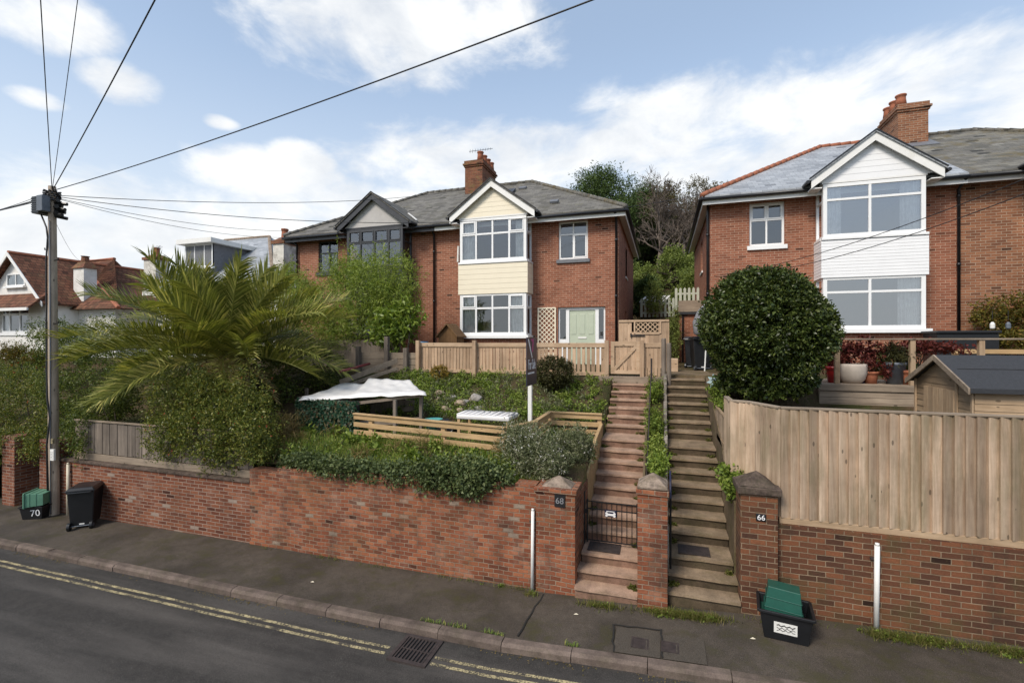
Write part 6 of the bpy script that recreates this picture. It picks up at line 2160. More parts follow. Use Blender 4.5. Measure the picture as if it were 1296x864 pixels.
wheelie_bin((.98, 16.5, 3.0), rad(-15), 'second black wheelie bin at the back of the passage', 1.05)
t = thing('parasol', 'folded grey parasol leaning against the side wall above the bins', 'parasol', (1.15, 14.9, 3.0))
mb = MB(); mb.tube([(1.15, 14.9, 3.0), (1.22, 15.0, 4.3), (1.15, 15.0, 5.1)], .02, 6); mb.build('pole', M['white_plastic'], t)
mb = MB(); mb.tube([(1.16, 14.92, 4.95), (1.08, 14.9, 4.75), (.98, 14.85, 4.45), (.98, 14.85, 4.15), (1.02, 14.85, 4.05)], [.06, .14, .17, .14, .04], 10); mb.build('canopy', M['grey_cloth'], t, smooth=True)
t = thing('planter_box', 'small timber planter box on the passage beside the round posts', 'planter', (.2, 14.5, 3.0))
mb = MB(); mb.box(-.05, .4, 14.4, 14.8, 2.98, 3.4); mb.build('body', M['picket_h'], t, bevel=.01)
t = thing('striped_awning', 'small striped lean-to roof on the bank behind the lattice gate', 'lean-to', (-.9, 22.5, 5.2))
for i in range(6):
    x = -1.0 + i * .2
    mb = MB(); mb.beam((x, 22.2, 5.7), (x + .25, 23.2, 6.05), .13, .02); mb.build('slat', M['white_plastic'], t)
mb = MB(); mb.box(-1.05, .3, 22.3, 23.1, 5.0, 5.6); mb.build('wall', M['brown_wood'], t)
mb = MB(); mb.beam((-1.05, 22.18, 5.67), (.35, 22.18, 5.67), .03, .06); mb.build('edge_board', M['ink'], t)
# flower ornaments by the bush
for (px, py, s, lab) in ((904.5, 482, .17, 'pale blue flower ornament at the top of the olive-brown steps'), (930, 472, .2, 'pale blue windmill ornament under the round bush')):
    Y = 11.0
    q = P(px, py, Y)
    t = thing('flower_ornament', lab, 'ornament', (q.x, Y, 2.7))
    mb = MB(); mb.tube([(q.x, Y, 2.5), (q.x, Y, q.z)], .01, 6); mb.build('stem', M['grey_wood'], t)
    mb = MB()
    for k in range(8):
        a = k * .785 + .2
        d = Vector((math.cos(a), 0, math.sin(a))); e = Vector((-math.sin(a), 0, math.cos(a)))
        c = Vector((q.x, Y - .02, q.z))
        mb.prism([c + d * s * .1, c + d * s * .6 + e * s * .22, c + d * s, c + d * s * .6 - e * s * .2], (0, -.008 - .004 * (k % 2), 0))
    mb.build('petals', M['pale_blue'], t)

# ------------------------------------------------------------------ plants
def E(px, py, Y, rx_px, ry, rz_px):
    """ellipsoid blob from its outline in the survey"""
    c = P(px, py, Y)
    d = Y / (cT + (px - 648) / F * sT)
    return (c.x, c.y, c.z, rx_px * d / F / (1 + ((px - 648) / F) ** 2) ** .42, ry, rz_px * d / F)


# round bush
t = shrub('round_bush', 'big clipped round evergreen bush beside the white bay', 'bush', (2.05, 10.4, 2.75), [E(967, 420, 10.4, 80, 1.16, 77)], 64000, .07, .034, 'box',
          stems=9, stem_r=.05, seed=21, shell=.26, lump=.055, spl=.11, sprig=8, out=.8, up=.15, jit=.25)
V, Q = leaf_cloud([E(963, 484, 10.5, 62, .8, 14), E(967, 420, 10.4, 68, 1.0, 66)], 22000, .09, .06, seed=8, spl=.12, shell=.5)
mesh_np('foliage', V, Q, L['box'], t)
shrub('dark_shrub', 'rounded brownish-green shrub behind the For Sale board', 'shrub', (P(700, 490, 11.9).x, 11.9, 2.6), [E(700, 471, 11.9, 25, .5, 21)], 7000, .055, .022, 'darkbush', stems=6, stem_r=.015, seed=31, shell=.4, lump=.05, spl=.1)
shrub('rosemary', 'large flowering grey-green rosemary above the wall by the pier', 'shrub', (P(680, 600, 7.9).x, 7.9, 1.5),
      [E(678, 576, 7.9, 34, .45, 34), E(655, 556, 8.1, 20, .35, 20), E(698, 590, 7.6, 22, .3, 22)], 15000, .075, .013, 'rosemary', stems=9, stem_r=.014, seed=33, shell=.5, lump=.12, spl=.24, sprig=16, up=.7, flowers=('whiteflower', 1000, .028))
shrub('rosemary', 'smaller flowering rosemary between the tan rail and the red-brown steps', 'shrub', (P(724, 590, 8.5).x, 8.5, 1.6),
      [E(725, 566, 8.5, 25, .38, 22)], 7500, .07, .013, 'rosemary', stems=6, stem_r=.012, seed=34, shell=.5, lump=.12, spl=.22, sprig=16, up=.7, flowers=('whiteflower', 260, .025))
shrub('yellow_shrub', 'low yellowish shrub in front of the picket fence', 'shrub', (P(556, 480, 12.3).x, 12.3, 2.8), [E(556, 472, 12.3, 11, .25, 9)], 900, .06, .03, 'yellow', stems=3, seed=35, spl=.1)
# trailing plants over the street wall
tr1 = [E(408, 589, 7.3, 44, .25, 11), E(380, 584, 7.4, 22, .25, 12), E(442, 594, 7.2, 24, .2, 11)]
shrub('trailing_shrub', 'grey-green trailing plant spilling over the left half of the red wall', 'plant', (P(405, 595, 7.4).x, 7.4, 1.35), tr1, 6500, .055, .032, 'trail', stems=5, stem_r=.01, seed=41, shell=.55, lump=.25, spl=.2, droop=.25)
tr2 = [E(590, 598, 7.25, 48, .24, 17), E(500, 597, 7.2, 32, .2, 11), E(620, 602, 7.15, 22, .2, 15), E(548, 604, 7.1, 34, .16, 15), E(468, 594, 7.25, 24, .22, 9), E(590, 616, 7.02, 26, .1, 12)]
shrub('trailing_shrub', 'broad trailing plant hanging over the middle of the red wall', 'plant', (P(570, 605, 7.3).x, 7.3, 1.4), tr2, 13500, .058, .034, 'trail', stems=8, stem_r=.01, seed=42, shell=.55, lump=.3, spl=.22, droop=.25)
# flowering hedge on the pink wall
shrub('flowering_hedge', 'bulging evergreen shrub with small red flowers over the grey fence', 'shrub', (-9.0, 7.9, 1.3),
      [E(258, 548, 7.08, 68, .22, 38), E(318, 556, 7.05, 30, .22, 36), E(212, 556, 7.1, 26, .2, 26), E(262, 520, 7.75, 78, .75, 50), E(215, 545, 7.55, 38, .45, 34), E(310, 530, 7.6, 44, .5, 60), E(290, 568, 7.2, 40, .25, 26), E(250, 490, 8.1, 50, .6, 24), E(335, 560, 7.5, 20, .3, 34)],
      44000, .05, .024, 'hedge_red', stems=10, stem_r=.02, seed=51, shell=.45, lump=.17, spl=.2, flowers=('flower', 240, .026))
shrub('overgrown_hedge', 'overgrown hedge with reddish sprays left of the telephone pole', 'hedge', (-16.2, 8, .5),
      [E(25, 520, 7.9, 58, .8, 52), E(60, 545, 7.5, 26, .4, 34), E(-30, 515, 8.2, 40, .8, 46), E(30, 484, 9, 48, .7, 22), E(5, 560, 7.2, 40, .4, 24), E(40, 562, 7.0, 26, .25, 20)], 26000, .05, .025, 'hedge_red', stems=8, seed=52, shell=.5, lump=.2, spl=.22, flowers=('flower', 150, .028))
shrub('dark_hedge', 'dark leafy hedge between telephone pole and grey fence', 'hedge', (-12.6, 7.9, 1.2),
      [E(98, 552, 7.06, 20, .18, 34), E(98, 548, 7.6, 34, .45, 34), E(128, 520, 8.2, 50, .6, 30), E(80, 505, 8.0, 30, .5, 40), E(150, 500, 8.6, 40, .6, 34)], 20000, .05, .026, 'hedge', stems=8, seed=53, shell=.5, lump=.2, spl=.22)
shrub('garden_hedge', 'dense green hedge behind the palm at the far garden edge', 'hedge', (-17, 11.5, 2.2),
      [E(105, 432, 12, 46, .9, 24), E(80, 455, 11, 50, .9, 34), E(20, 462, 12.5, 40, .8, 16), E(150, 445, 11.6, 45, .8, 40), E(62, 418, 12.5, 16, .7, 16)], 20000, .07, .035, 'hedge', stems=6, seed=54, shell=.5, lump=.2, spl=.28)
shrub('garden_hedge', 'shrubby green mass under the palm fronds behind the run', 'hedge', (-10.6, 10.6, 1.8),
      [E(265, 438, 12.6, 90, .7, 22), E(230, 470, 10.5, 70, .8, 60), E(330, 490, 10.2, 56, .7, 50), E(390, 470, 11.4, 48, .6, 36), E(300, 430, 11.5, 70, .8, 40)], 24000, .07, .034, 'hedge', stems=7, seed=55, shell=.5, lump=.2, spl=.28)
shrub('red_shrub', 'low reddish-brown shrub in front of the bungalow', 'shrub', (P(20, 450, 11).x, 11, 2.4), [E(18, 446, 11, 34, .6, 12), E(50, 452, 10.6, 18, .4, 9)], 5000, .06, .028, 'climber', stems=4, seed=57, shell=.7, lump=.25, spl=.2)
V, Q = leaf_cloud([E(348, 560, 8.0, 16, .4, 30), E(365, 545, 8.6, 18, .4, 18)], 2600, .14, .012, seed=56, spl=.25, up=1.2, shell=.9)
t = thing('dry_plant', 'clump of dry brown stalks between flowering hedge and leafy screen', 'plant', (P(350, 590, 8).x, 8, 1.4))
mesh_np('stalks', V, Q, L['dry'], t)
# bamboo-like tree in front of number 70
shrub('bamboo_clump', 'tall light green bamboo in front of the black bay', 'bamboo', (-9.4, 13.6, 3.0),
      [E(466, 380, 13.7, 58, .9, 46), E(440, 350, 14, 36, .8, 30), E(492, 350, 13.7, 38, .7, 32), E(385, 378, 14.0, 44, .8, 30), E(362, 352, 14.3, 20, .6, 18), E(420, 412, 13.5, 62, .8, 30), E(500, 390, 13.6, 30, .6, 40)],
      36000, .13, .024, 'bamboo', stems=16, stem_r=.016, seed=61, shell=.65, lump=.22, spl=.36, up=.8, droop=.3)
shrub('glossy_shrub', 'bright glossy-leaved shrub between bamboo and picket fence', 'shrub', (P(508, 440, 13).x, 13, 3.0), [E(510, 405, 13.1, 26, .5, 26), E(492, 418, 13.0, 26, .4, 22)], 2600, .17, .065, 'glossy', stems=7, stem_r=.02, seed=62, shell=.7, lump=.2, spl=.3, droop=.4)
# strip between the flights
for i, (px, py, Y, a, b, mt, lab) in enumerate(((828, 492, 12.1, 10, 14, 'cover', 'feathery green plant topmost in the strip between both flights of steps'),
                                           (829, 535, 10.6, 12, 22, 'cover', 'tall green plant second from top in the strip between the steps'),
                                           (831, 566, 9.5, 12, 14, 'bamboo', 'light green plant third from top in the strip between the steps'),
                                           (834, 586, 8.3, 13, 11, 'glossy', 'low bright green plant just above the middle pier'))):
    q = P(px, py, Y)
    shrub('strip_plant', lab, 'plant', (q.x, Y, stair_z(Y, ST_L)), [E(px, py, Y, a, .35, b), E(px, py + 6, Y - .3, a * .8, .3, b * .7)], 2600, .05, .026, mt, group='plants between the steps', stems=3, stem_r=.008, seed=70 + i, shell=.7, lump=.2, spl=.13, up=.5)
shrub('ivy_clump', 'bright ivy clump spilling over the mossy wall behind pier 66', 'plant', (1.05, 7.7, 1.6), [E(930, 612, 7.75, 14, .25, 17), E(922, 600, 7.9, 10, .2, 10)], 2000, .055, .045, 'cover', stems=3, stem_r=.008, seed=75, shell=.6, lump=.2, spl=.14)
shrub('border_plant', 'green plants along the top right edge of the olive-brown steps', 'plant', (1.15, 11, 2.7), [E(908, 495, 10.9, 12, .5, 14), E(915, 512, 10.2, 10, .3, 8), E(925, 478, 11.4, 16, .4, 12)], 2800, .055, .03, 'cover', stems=4, stem_r=.008, seed=76, shell=.7, lump=.2, spl=.14)
shrub('wall_climber', 'tangled climber with russet leaves on the orange brick wall', 'plant', (P(1270, 430, 15.5).x, 15.5, 3.0), [E(1268, 404, 15.5, 34, .4, 24), E(1295, 395, 15.5, 30, .5, 22), E(1245, 400, 15.8, 16, .3, 12), E(1285, 430, 15.2, 40, .5, 14)], 7000, .075, .04, 'climber', stems=8, stem_r=.015, seed=77, shell=.7, lump=.25, spl=.2)
shrub('passage_bamboo', 'narrow green bamboo against the bank in the passage', 'bamboo', (.2, 18.6, 3.0), [E(853, 425, 18.8, 9, .4, 36), E(828, 378, 21.5, 14, .5, 20)], 5000, .1, .025, 'hill', stems=6, stem_r=.012, seed=78, shell=.7, lump=.15, spl=.2, up=.8)
for (px, zz_, lab) in ((1256, 4.55, 'small white lantern hanging in the climber'), (1276, 4.55, 'small grey lantern hanging in the climber')):
    x = PX(px, 14.9)
    zl = P(px, 416, 14.9).z
    t = thing('lantern', lab, 'lantern', (x, 14.9, zl))
    mb = MB(); mb.lathe((x, 14.9, zl), [(.035, 0), (.05, .02), (.05, .12), (.02, .17)], 10); mb.build('body', M['white_plastic'] if px == 1256 else M['zinc'], t)
    mb = MB(); mb.tube([(x, 14.9, zl + .24), (x, 14.9, zl + .45)], .008, 5); mb.build('hook', M['gate_iron'], t)

# slope of the garden: leafy ground cover, grass bank, weeds (uncountable)
r = np.random.default_rng(90)


def on_slope(n, x0, x1, y0, y1, keep=None):
    x, y = r.uniform(x0, x1, n), r.uniform(y0, y1, n)
    if keep is not None:
        k = keep(x, y)
        x, y = x[k], y[k]
    return np.stack([x, y, [hz(a, b) for a, b in zip(x, y)]], 1)


Vs, Qs, base = [], [], 0
patch = lambda x, y: (np.sin(x * 2.3 + 1.1 * np.sin(y * 2.1)) + np.sin(y * 2.9 + x * 1.3) + r.normal(size=len(x)) * .4) > -.65
cl = on_slope(400, -7.9, -1.36, 10.45, 12.66, patch)
cl = np.concatenate([cl, on_slope(90, -7.6, -5.2, 10.4, 12.6), on_slope(60, -2.6, -1.36, 8.6, 10.3)])
blobs = [(p[0], p[1], p[2] + .03, *(np.array([.17, .17, .13]) * r.uniform(.6, 1.35))) for p in cl]
V, Q = leaf_cloud(blobs, 30000, .06, .034, seed=91, spl=.1, shell=.8, sprig=7, up=.6)
stuff(mesh_np('ground_cover', V, Q, L['cover']), 'mixed leafy ground cover on the garden slope below the picket fence', 'ground cover')
cl = on_slope(170, -7.9, -1.4, 10.4, 12.6)
V, Q = leaf_cloud([(p[0], p[1], p[2] + .06, .16, .16, .17) for p in cl], 9000, .1, .016, seed=92, spl=.14, shell=.9, up=1)
stuff(mesh_np('slope_weeds', V, Q, L['rosemary']), 'greyish spiky weeds scattered over the garden slope', 'weeds')
pg = on_slope(17000, -7.7, -2.0, 7.34, 8.9, lambda x, y: (np.sin(x * 1.9) + np.sin(y * 5 + x) + r.normal(size=len(x)) * .8) > -.9)
V, Q = blades(pg, .17, .009, 93, .9)
stuff(mesh_np('bank_grass', V, Q, L['grass']), 'rough long grass on the bank above the red wall', 'grass')
V, Q = blades(on_slope(5000, -7.8, -2.6, 9.0, 10.4), .07, .008, 94, .8)
stuff(mesh_np('lawn_grass', V, Q, L['grass']), 'short grass inside the tan rail fence', 'grass')
cl = on_slope(70, -7.6, -2.0, 7.36, 8.3)
V, Q = leaf_cloud([(p[0], p[1], p[2] + .02, .14, .14, .1) for p in cl], 6000, .05, .03, seed=95, spl=.1, shell=.8, up=.5)
stuff(mesh_np('bank_weeds', V, Q, L['trail']), 'low leafy weeds among the bank grass above the red wall', 'weeds')
cl = on_slope(150, -7.9, -1.36, 10.45, 12.66)
V, Q = leaf_cloud([(p[0], p[1], p[2] + .05, *(np.array([.15, .15, .12]) * r.uniform(.6, 1.5))) for p in cl], 9000, .045, .03, seed=191, spl=.09, shell=.8, sprig=7, up=.6)
stuff(mesh_np('pale_ground_cover', V, Q, L['bamboo']), 'pale green low plants dotted over the garden slope', 'ground cover')
bw_ = on_slope(46, -7.7, -2.2, 7.36, 8.7)
for nm, mt, sl, ln, wd, sd, lab in (('bank_docks', 'cover', slice(0, 16), .12, .05, 291, 'broad-leaved weeds standing in the rough bank grass'),
                                    ('bank_stalks', 'dry', slice(16, 30), .2, .012, 292, 'dry brown stalks standing in the rough bank grass'),
                                    ('bank_nettles', 'bamboo', slice(30, 46), .07, .03, 293, 'light green nettles standing in the rough bank grass')):
    V, Q = leaf_cloud([(p[0], p[1], p[2] + .12, .15, .13, .16 * r.uniform(.7, 1.3)) for p in bw_[sl]], 1500, ln, wd, seed=sd, spl=.18, shell=.9, up=1.0)
    stuff(mesh_np(nm, V, Q, L[mt]), lab, 'weeds')
# weeds along the wall foot
pw = []
for (a, b, y, dens, hgt) in ((-7.3, -2.0, 7.06, 300, .7), (-2.0, -1.2, 6.95, 420, .9), (-1.25, 1.0, 6.86, 2600, 1.0), (1.0, 1.3, 6.95, 500, 1.1), (1.75, 4.6, 7.02, 3400, 1.3)):
    n = dens
    x = r.uniform(a, b, n)
    yy = y - np.abs(r.normal(size=n)) * .055 * hgt
    k = (np.sin(x * 5.1) + np.sin(x * 2.2 + 1) + r.normal(size=n) * .6) > (.15 if dens > 1000 else .45)
    pw.append(np.stack([x, yy, np.array([gz(q_) for q_ in x]) - .01], 1)[k])
pw = np.concatenate(pw)
V, Q = blades(np.repeat(pw, 2, 0) + r.normal(size=(len(pw) * 2, 3)) * np.array([.02, .012, 0]), .085, .006, 96, 1.3)
stuff(mesh_np('wall_foot_weeds', V, Q, L['weed']), 'weeds and grass tufts along the foot of walls and steps', 'weeds')
V, Q = leaf_cloud([(p[0], p[1], p[2] + .02, .05, .05, .03) for p in pw[::45]], 900, .028, .016, seed=97, spl=.05, shell=.9, up=.5)
stuff(mesh_np('wall_foot_leaves', V, Q, L['cover']), 'small broad-leaved weeds along the foot of walls and steps', 'weeds')
pk = np.array([(x, 5.86 + r.normal() * .012, gz(x)) for x in np.concatenate([r.uniform(DX - .2, DX + .5, 120), r.uniform(-2.3, -2.0, 60), r.uniform(-1.2, -1.0, 40)])])
V, Q = blades(pk, .05, .007, 98, 1.3)
stuff(mesh_np('kerb_weeds', V, Q, L['grass']), 'tiny weeds in the joint behind the kerb near the drain', 'weeds')
sw = []
for st, x0_, x1_ in ((ST_L, LX0, LX1), (ST_R, RX0, RX1)):
    for i, (a, b, z) in enumerate(st[:-1]):
        for side in (0, 1):
            if r.random() < .45:
                n_ = int(r.integers(6, 22))
                xx = (x0_ + .03 + np.abs(r.normal(size=n_)) * .05) if side == 0 else (x1_ - .03 - np.abs(r.normal(size=n_)) * .05)
                sw.append(np.stack([np.clip(xx, x0_ + .01, x1_ - .01), b - np.abs(r.normal(size=n_)) * .03, np.full(n_, z)], 1))
sw = np.concatenate(sw)
V, Q = leaf_cloud([(p[0], p[1], p[2] + .015, .03, .02, .02) for p in sw], 3800, .028, .017, seed=99, spl=.04, shell=.9, up=.5)
stuff(mesh_np('step_weeds', V, Q, L['weed']), 'small weeds rooted in the corners of both flights of steps', 'weeds')
n_ = 900
gx_ = r.uniform(-12, 3, n_)
gd = np.stack([gx_, 5.685 - np.abs(r.normal(size=n_)) * .05, np.array([gz(q_) for q_ in gx_]) - .104], 1)
k_ = (np.sin(gx_ * 2.7) + np.sin(gx_ * 1.1 + 2) + r.normal(size=n_) * .7) > .2
gd = gd[k_]
tt = unit(r.normal(size=gd.shape) * np.array([1, 1, .15]))
V, Q = leaf_quads(gd, tt, unit(np.tile(np.array([[0, 0, 1.]]), (len(gd), 1)) + r.normal(size=gd.shape) * .25), r.uniform(.012, .04, len(gd)), r.uniform(.008, .02, len(gd)))
stuff(mesh_np('gutter_debris', V, Q, L['dry']), 'dead leaf scraps and grit in the gutter at the kerb foot', 'debris')
# litter on the pavement
for (px, py, lab) in ((729, 781, 'dry tan leaf on the pavement below the steps'), (953, 825, 'pale dry leaf on the pavement near the green box'), (1182, 819, 'dry tan leaf among the weeds under the dark wall'), (395, 733, 'pale pebble lying on the pavement below the red wall')):
    q = P(px, py, 6.0)
    d = (CZ - .03) / ((py - 432) / F)
    u_ = (px - 648) / F
    X, Y = (-sT + u_ * cT) * d, (cT + u_ * sT) * d
    Y = min(Y, 7.0)
    mb = MB(); z = gz(X) + .004
    mb.add([(X - .035, Y, z), (X, Y - .018, z + .008), (X + .035, Y + .01, z + .002), (X, Y + .02, z + .012)], [(0, 1, 2, 3)])
    tag(mb.build('fallen_leaf', M['cream_pipe'], None, (X, Y, z)), lab, 'leaf')

# ------------------------------------------------------------------ palm
pc = P(288, 452, 9.6)
t = thing('palm_tree', 'large bushy date palm with arching yellow-green fronds', 'palm', (pc.x, 9.6, 1.7))
mb = MB()
prof = [(.36, 0), (.4, .3), (.36, .7), (.42, 1.1), (.38, 1.5), (.3, 1.8), (.12, 2.05)]
mb.lathe((pc.x, 9.6, 1.6), prof, 18)
for k in range(70):
    a, z = k * 2.4, 1.75 + k * .024
    p = Vector((pc.x + math.cos(a) * .36, 9.6 + math.sin(a) * .36, z))
    mb.tube([p, p + Vector((math.cos(a) * .14, math.sin(a) * .14, .2))], [.07, .035], 5)
mb.build('trunk', M['palm_trunk'], t)
prng = random.Random(5)


def frond(az, el, ln, droop, mat='palm', nl=70, ll=.56, twist=0.0):
    roll = prng.uniform(-1.1, 1.1)
    c0 = Vector((pc.x + math.cos(az) * .12, 9.6 + math.sin(az) * .12, pc.z + .05))
    dh = Vector((math.cos(az), math.sin(az), 0))
    side0 = Vector((-math.sin(az), math.cos(az), 0))
    pts, p, e, n = [c0], c0.copy(), el, 18
    dirs = []
    for i in range(n):
        d = dh * math.cos(e) + ZZ * math.sin(e) + side0 * twist * (i / n)
        d.normalize()
        dirs.append(d)
        p = p + d * (ln / n)
        pts.append(p.copy())
        e -= droop * (.25 + i / n) / n
    dirs.append(dirs[-1])
    mb = MB()
    mb.tube(pts, [.028 * (1 - .85 * i / n) for i in range(n + 1)], 5)
    for i in range(nl):
        f = .13 + .87 * (i / (nl - 1)) ** .9
        k = min(n - 1, int(f * n)); fr = f * n - k
        q = pts[k].lerp(pts[k + 1], fr); d = dirs[k]
        side = d.cross(ZZ).normalized()
        nrm = side.cross(d).normalized()
        rl = roll * f
        side, nrm = side * math.cos(rl) + nrm * math.sin(rl), nrm * math.cos(rl) - side * math.sin(rl)
        L_ = ll * (.45 + .75 * math.sin(min(1, f * 1.15) * math.pi * .82)) * prng.uniform(.85, 1.1)
        for s in (-1, 1):
            a = d * (.62 + .35 * f) + side * s * (1.0 - .45 * f) + nrm * prng.uniform(.35, .75) + Vector((prng.gauss(0, .07), prng.gauss(0, .07), prng.gauss(0, .07)))
            a.normalize()
            w = a.cross(nrm).normalized() * (.019 * (1.15 - .4 * f))
            m1 = q + a * L_ * .5
            m2 = q + (a * .96 - ZZ * prng.uniform(.02, .22)).normalized() * L_
            mb.add([q - w * .6, q + w * .6, m1 + w, m1 - w, m2], [(0, 1, 2, 3), (3, 2, 4)])
    mb.build('frond', L[mat], t)


for ring, (cnt, e0, e1, l0, l1, dr) in enumerate(((11, 62, 80, 2.7, 3.1, .55), (18, 38, 60, 3.2, 3.8, .8), (23, 14, 38, 3.4, 4.2, .95), (22, -12, 14, 3.2, 4.3, .8))):
    for i in range(cnt):
        az = 6.283 * (i + .37 * ring) / cnt + prng.uniform(-.14, .14)
        back = math.sin(az) > .55
        frond(az, rad(prng.uniform(e0, e1)), prng.uniform(l0, l1) * .84 * (.85 if back else 1), dr * prng.uniform(.7, 1.25), twist=prng.uniform(-.25, .25))
for i in range(15):
    az = -1.57 + prng.uniform(-1.9, 1.9)
    frond(az, rad(prng.uniform(-60, -20)), prng.uniform(1.6, 2.3), .9, 'palm_dead', 40, .32)

# ------------------------------------------------------------------ trees and shrubs behind
def base_at(px, Y):
    X = PX(px, Y)
    return (X, Y, hz(X, Y))


def top_h(px, py, Y):
    b = base_at(px, Y)
    return P(px, py, Y).z - b[2]


G = 'trees on the hill behind the houses'
leafy_tree('conifer', 'dark spreading conifer rising above the roof of the cream bay house', base_at(762, 34), top_h(762, 216, 34), 4.3, 3.2, 101, 'conifer', 60000, .19, .055, 34, G, low=.08, up=.5)
leafy_tree('conifer', 'lower dark conifer beside the big one, touching the roof edge', base_at(812, 37), top_h(812, 236, 37), 3.0, 2.5, 102, 'conifer', 30000, .19, .055, 22, G, low=.08, up=.5)
for i, (px, py, Y, sp, lab) in enumerate(((836, 222, 32, .62, 'tall bare tree just right of the dark conifer'), (866, 222, 33, .6, 'bare tree left of the white bay house roof'),
                                      (888, 236, 35, .6, 'bare tree partly hidden by the corner of the white bay house'), (848, 246, 31, .7, 'lower bare tree in the middle of the gap'))):
    bare_tree('bare_tree', lab, base_at(px, Y), top_h(px, py, Y) * 1.2, 200 + i, sp, 7 if i != 3 else 6, .15, G)
for i, (px, py, Y, rx_, lab) in enumerate(((847, 312, 29, 2.5, 'pale green rounded shrub on the bank behind the passage'), (876, 340, 26, 1.4, 'shrub on the bank close to the white bay house'),
                                       (818, 352, 25, 1.1, 'dark shrub on the bank close to the cream bay house'), (835, 236, 38, 4.0, 'dense brownish undergrowth behind the tall bare trees'), (882, 230, 42, 4.6, 'wide brownish scrub crown high on the hill beside the white bay house roof'), (800, 300, 40, 3.4, 'evergreen shrub on the hill below the lower conifer'))):
    leafy_tree('hill_shrub', lab, base_at(px, Y), max(1.2, top_h(px, py, Y)), rx_, rx_, 110 + i, ('hill', 'hill', 'conifer', 'scrub', 'scrub', 'scrub')[i], (14000 if i < 3 else 34000), .13, .06, 18, 'shrubs on the hill behind the houses', low=.1)
bare_tree('bare_tree', 'distant bare tree between the bungalow and the white house', base_at(163, 42), top_h(163, 322, 42), 230, .7, 6, .16)
bare_tree('bare_tree', 'distant bare tree behind the right chimney of the white house', base_at(378, 40), top_h(378, 308, 40) , 231, .7, 5, .14)
for i in range(5):
    px, Y = (-8, 6, 16, 3, -2)[i], 340 + i * 9
    X = PX(px, Y)
    zg = 50 - i * 4
    t = thing('distant_house', 'tiny distant house on the far hill at the left edge', 'house', (X, Y, zg), 'houses on the far hill')
    mb = MB(); mb.box(X - 6, X + 6, Y - 4, Y + 4, zg - 8, zg + 4); mb.build('wall', M['render_white'], t)
    mb = MB(); mb.prism([(X - 6.5, Y - 4.5, zg + 4), (X - 6.5, Y + 4.5, zg + 4), (X - 6.5, Y, zg + 8)], (13, 0, 0)); mb.build('roof', M['slate'], t)

# ------------------------------------------------------------------ sky, sun, camera
W = bpy.data.worlds.new('World')
SC.world = W
W.use_nodes = True
nt = W.node_tree
bg = nt.nodes['Background']
SUN_EL, SUN_AZ = rad(46), rad(205)          # azimuth clockwise from +Y
sky = nt.nodes.new('ShaderNodeTexSky')
sky.sky_type = 'NISHITA'
sky.sun_disc = False
sky.sun_elevation = SUN_EL
sky.sun_rotation = SUN_AZ
sky.air_density = 1.0
sky.dust_density = 1.6
sky.ozone_density = 1.0


def wn(typ, **kw):
    n = nt.nodes.new(typ)
    for k, v in kw.items():
        setattr(n, k, v)
    return n


def wm(op, a, b=None, clamp=False):
    n = wn('ShaderNodeMath', operation=op, use_clamp=clamp)
    for i, q in enumerate((a, b)):
        if q is None:
            continue
        if isinstance(q, (int, float)):
            n.inputs[i].default_value = q
        else:
            nt.links.new(q, n.inputs[i])
    return n.outputs[0]


tc = wn('ShaderNodeTexCoord')
sp = wn('ShaderNodeSeparateXYZ')
nt.links.new(tc.outputs['Generated'], sp.inputs[0])
az = wm('ARCTAN2', sp.outputs[0], sp.outputs[1])
el = wm('ARCSINE', sp.outputs[2])
cb = wn('ShaderNodeCombineXYZ')
nt.links.new(wm('MULTIPLY', az, 1.0), cb.inputs[0])
nt.links.new(wm('MULTIPLY', el, 1.9), cb.inputs[1])


def wnoise(scale, detail, rough=.55, dist=0.0, off=0):
    n = wn('ShaderNodeTexNoise')
    n.inputs['Scale'].default_value = scale
    n.inputs['Detail'].default_value = detail
    n.inputs['Roughness'].default_value = rough
    n.inputs['Distortion'].default_value = dist
    a = wn('ShaderNodeVectorMath', operation='ADD')
    nt.links.new(cb.outputs[0], a.inputs[0])
    a.inputs[1].default_value = (off, off * .7, 0)
    nt.links.new(a.outputs[0], n.inputs['Vector'])
    return n.outputs[0]


CLOUDS = [(60, 18, 110, 34), (155, 104, 50, 24), (45, 125, 40, 12), (500, 40, 180, 48), (640, 20, 60, 30), (280, 155, 22, 8), (560, 205, 130, 40), (690, 195, 120, 40), (850, 160, 150, 52),
          (1000, 150, 150, 62), (1150, 130, 150, 66), (1290, 130, 140, 80), (1080, 190, 200, 50), (900, 215, 120, 40), (345, 225, 110, 28), (385, 205, 45, 22), (230, 300, 330, 60), (470, 262, 160, 30), (60, 330, 200, 60),
          (-300, 200, 160, 60), (1700, 100, 220, 110), (-160, 60, 130, 40)]
mx = None
for (px, py, w_, h_) in CLOUDS:
    u, v = (px - 648) / F, (432 - py) / F
    d = Vector((-sT + u * cT, cT + u * sT, v)).normalized()
    a0, e0 = math.atan2(d.x, d.y), math.asin(d.z)
    k = 1 / (1 + u * u)
    wa_, wh_ = w_ / F * k, h_ / F / math.sqrt(1 + u * u)
    da = wm('MULTIPLY', wm('SUBTRACT', az, a0), 1 / wa_)
    de = wm('MULTIPLY', wm('SUBTRACT', el, e0), 1 / wh_)
    q = wm('SUBTRACT', 1.0, wm('ADD', wm('MULTIPLY', da, da), wm('MULTIPLY', de, de)))
    mx = q if mx is None else wm('MAXIMUM', mx, q)
mx = wm('MAXIMUM', mx, -1.2)
n1 = wnoise(5.5, 9, .6, .3)
n2 = wnoise(2.2, 6, .55, .2, 7.3)
dens = wm('ADD', wm('MULTIPLY', mx, .62), wm('MULTIPLY', wm('SUBTRACT', n1, .5), 2.6))
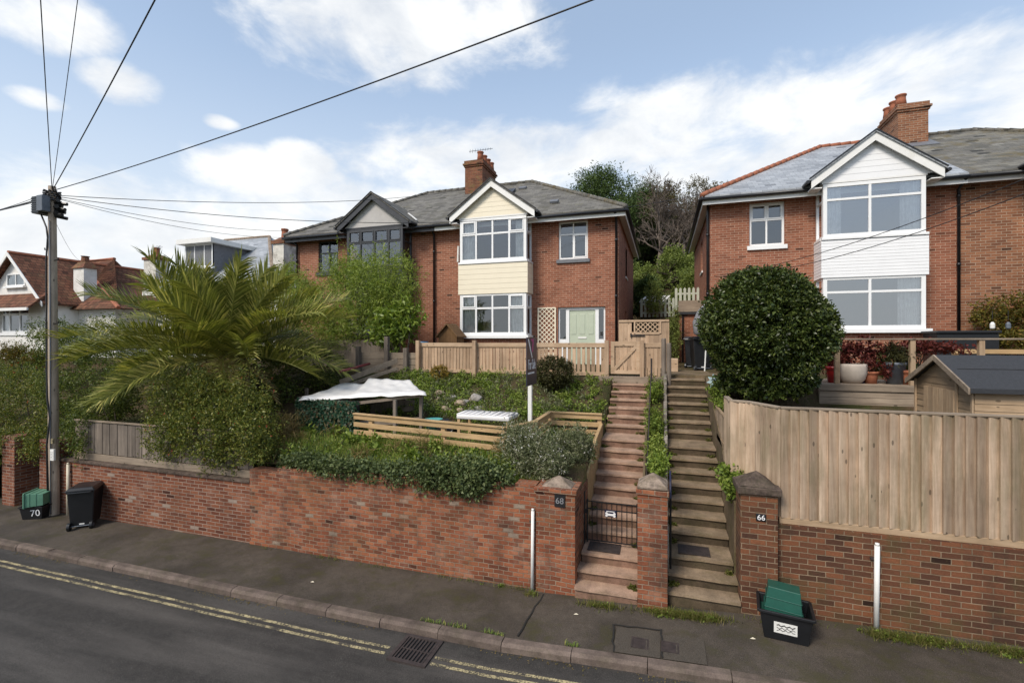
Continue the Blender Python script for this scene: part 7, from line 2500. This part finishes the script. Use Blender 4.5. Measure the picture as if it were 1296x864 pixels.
dens = wm('ADD', dens, wm('MULTIPLY', wm('SUBTRACT', n2, .5), 1.2))
# scattered cloud in the rest of the sky (behind the camera and overhead)
mr = wn('ShaderNodeMapRange', interpolation_type='SMOOTHSTEP')
mr.inputs[1].default_value, mr.inputs[2].default_value = -.28, .66
nt.links.new(dens, mr.inputs[0])
cloud = mr.outputs[0]
shade = wn('ShaderNodeValToRGB')
shade.color_ramp.elements[0].position, shade.color_ramp.elements[0].color = .3, (4.9, 5.15, 5.5, 1)
shade.color_ramp.elements[1].position, shade.color_ramp.elements[1].color = .58, (6.9, 6.9, 6.8, 1)
nt.links.new(wnoise(4.2, 7, .6, .3, 3.1), shade.inputs[0])
# pale haze towards the horizon
hz_ = wn('ShaderNodeMapRange', interpolation_type='SMOOTHSTEP')
hz_.inputs[1].default_value, hz_.inputs[2].default_value, hz_.inputs[3].default_value, hz_.inputs[4].default_value = .02, .6, .95, .4
nt.links.new(el, hz_.inputs[0])
m1 = wn('ShaderNodeMix', data_type='RGBA')
nt.links.new(hz_.outputs[0], m1.inputs[0])
nt.links.new(sky.outputs[0], m1.inputs[6])
hc = wn('ShaderNodeValToRGB')
hc.color_ramp.elements[0].position, hc.color_ramp.elements[0].color = .06, (5.4, 5.7, 5.9, 1)
hc.color_ramp.elements[1].position, hc.color_ramp.elements[1].color = .5, (4.3, 5.45, 7.0, 1)
nt.links.new(el, hc.inputs[0])
nt.links.new(hc.outputs[0], m1.inputs[7])
m2 = wn('ShaderNodeMix', data_type='RGBA')
nt.links.new(wm('MULTIPLY', cloud, .93), m2.inputs[0])
nt.links.new(m1.outputs[2], m2.inputs[6])
nt.links.new(shade.outputs[0], m2.inputs[7])
nt.links.new(m2.outputs[2], bg.inputs[0])
bg.inputs[1].default_value = .118

ld = bpy.data.lights.new('sun', 'SUN')
ld.energy = 2.5
ld.angle = rad(18)
ld.color = (1, .92, .81)
lo = bpy.data.objects.new('sun', ld)
C.objects.link(lo)
sd = Vector((math.sin(SUN_AZ) * math.cos(SUN_EL), math.cos(SUN_AZ) * math.cos(SUN_EL), math.sin(SUN_EL)))
lo.rotation_euler = (-sd).to_track_quat('-Z', 'Y').to_euler()
lo.location = (0, -10, 30)

cd = bpy.data.cameras.new('camera')
cd.lens = F / 1296 * 36
cd.sensor_width = 36
cd.clip_end = 6000
cam = bpy.data.objects.new('camera', cd)
C.objects.link(cam)
cam.location = (0, 0, CZ)
cam.rotation_euler = (rad(90), 0, TH)
SC.camera = cam

SC.view_settings.view_transform = 'Standard'
SC.view_settings.look = 'None'
SC.view_settings.exposure = 0.45
SC.view_settings.gamma = 1
SC.cycles.use_denoising = True
SC.cycles.max_bounces = 8
SC.cycles.transparent_max_bounces = 16
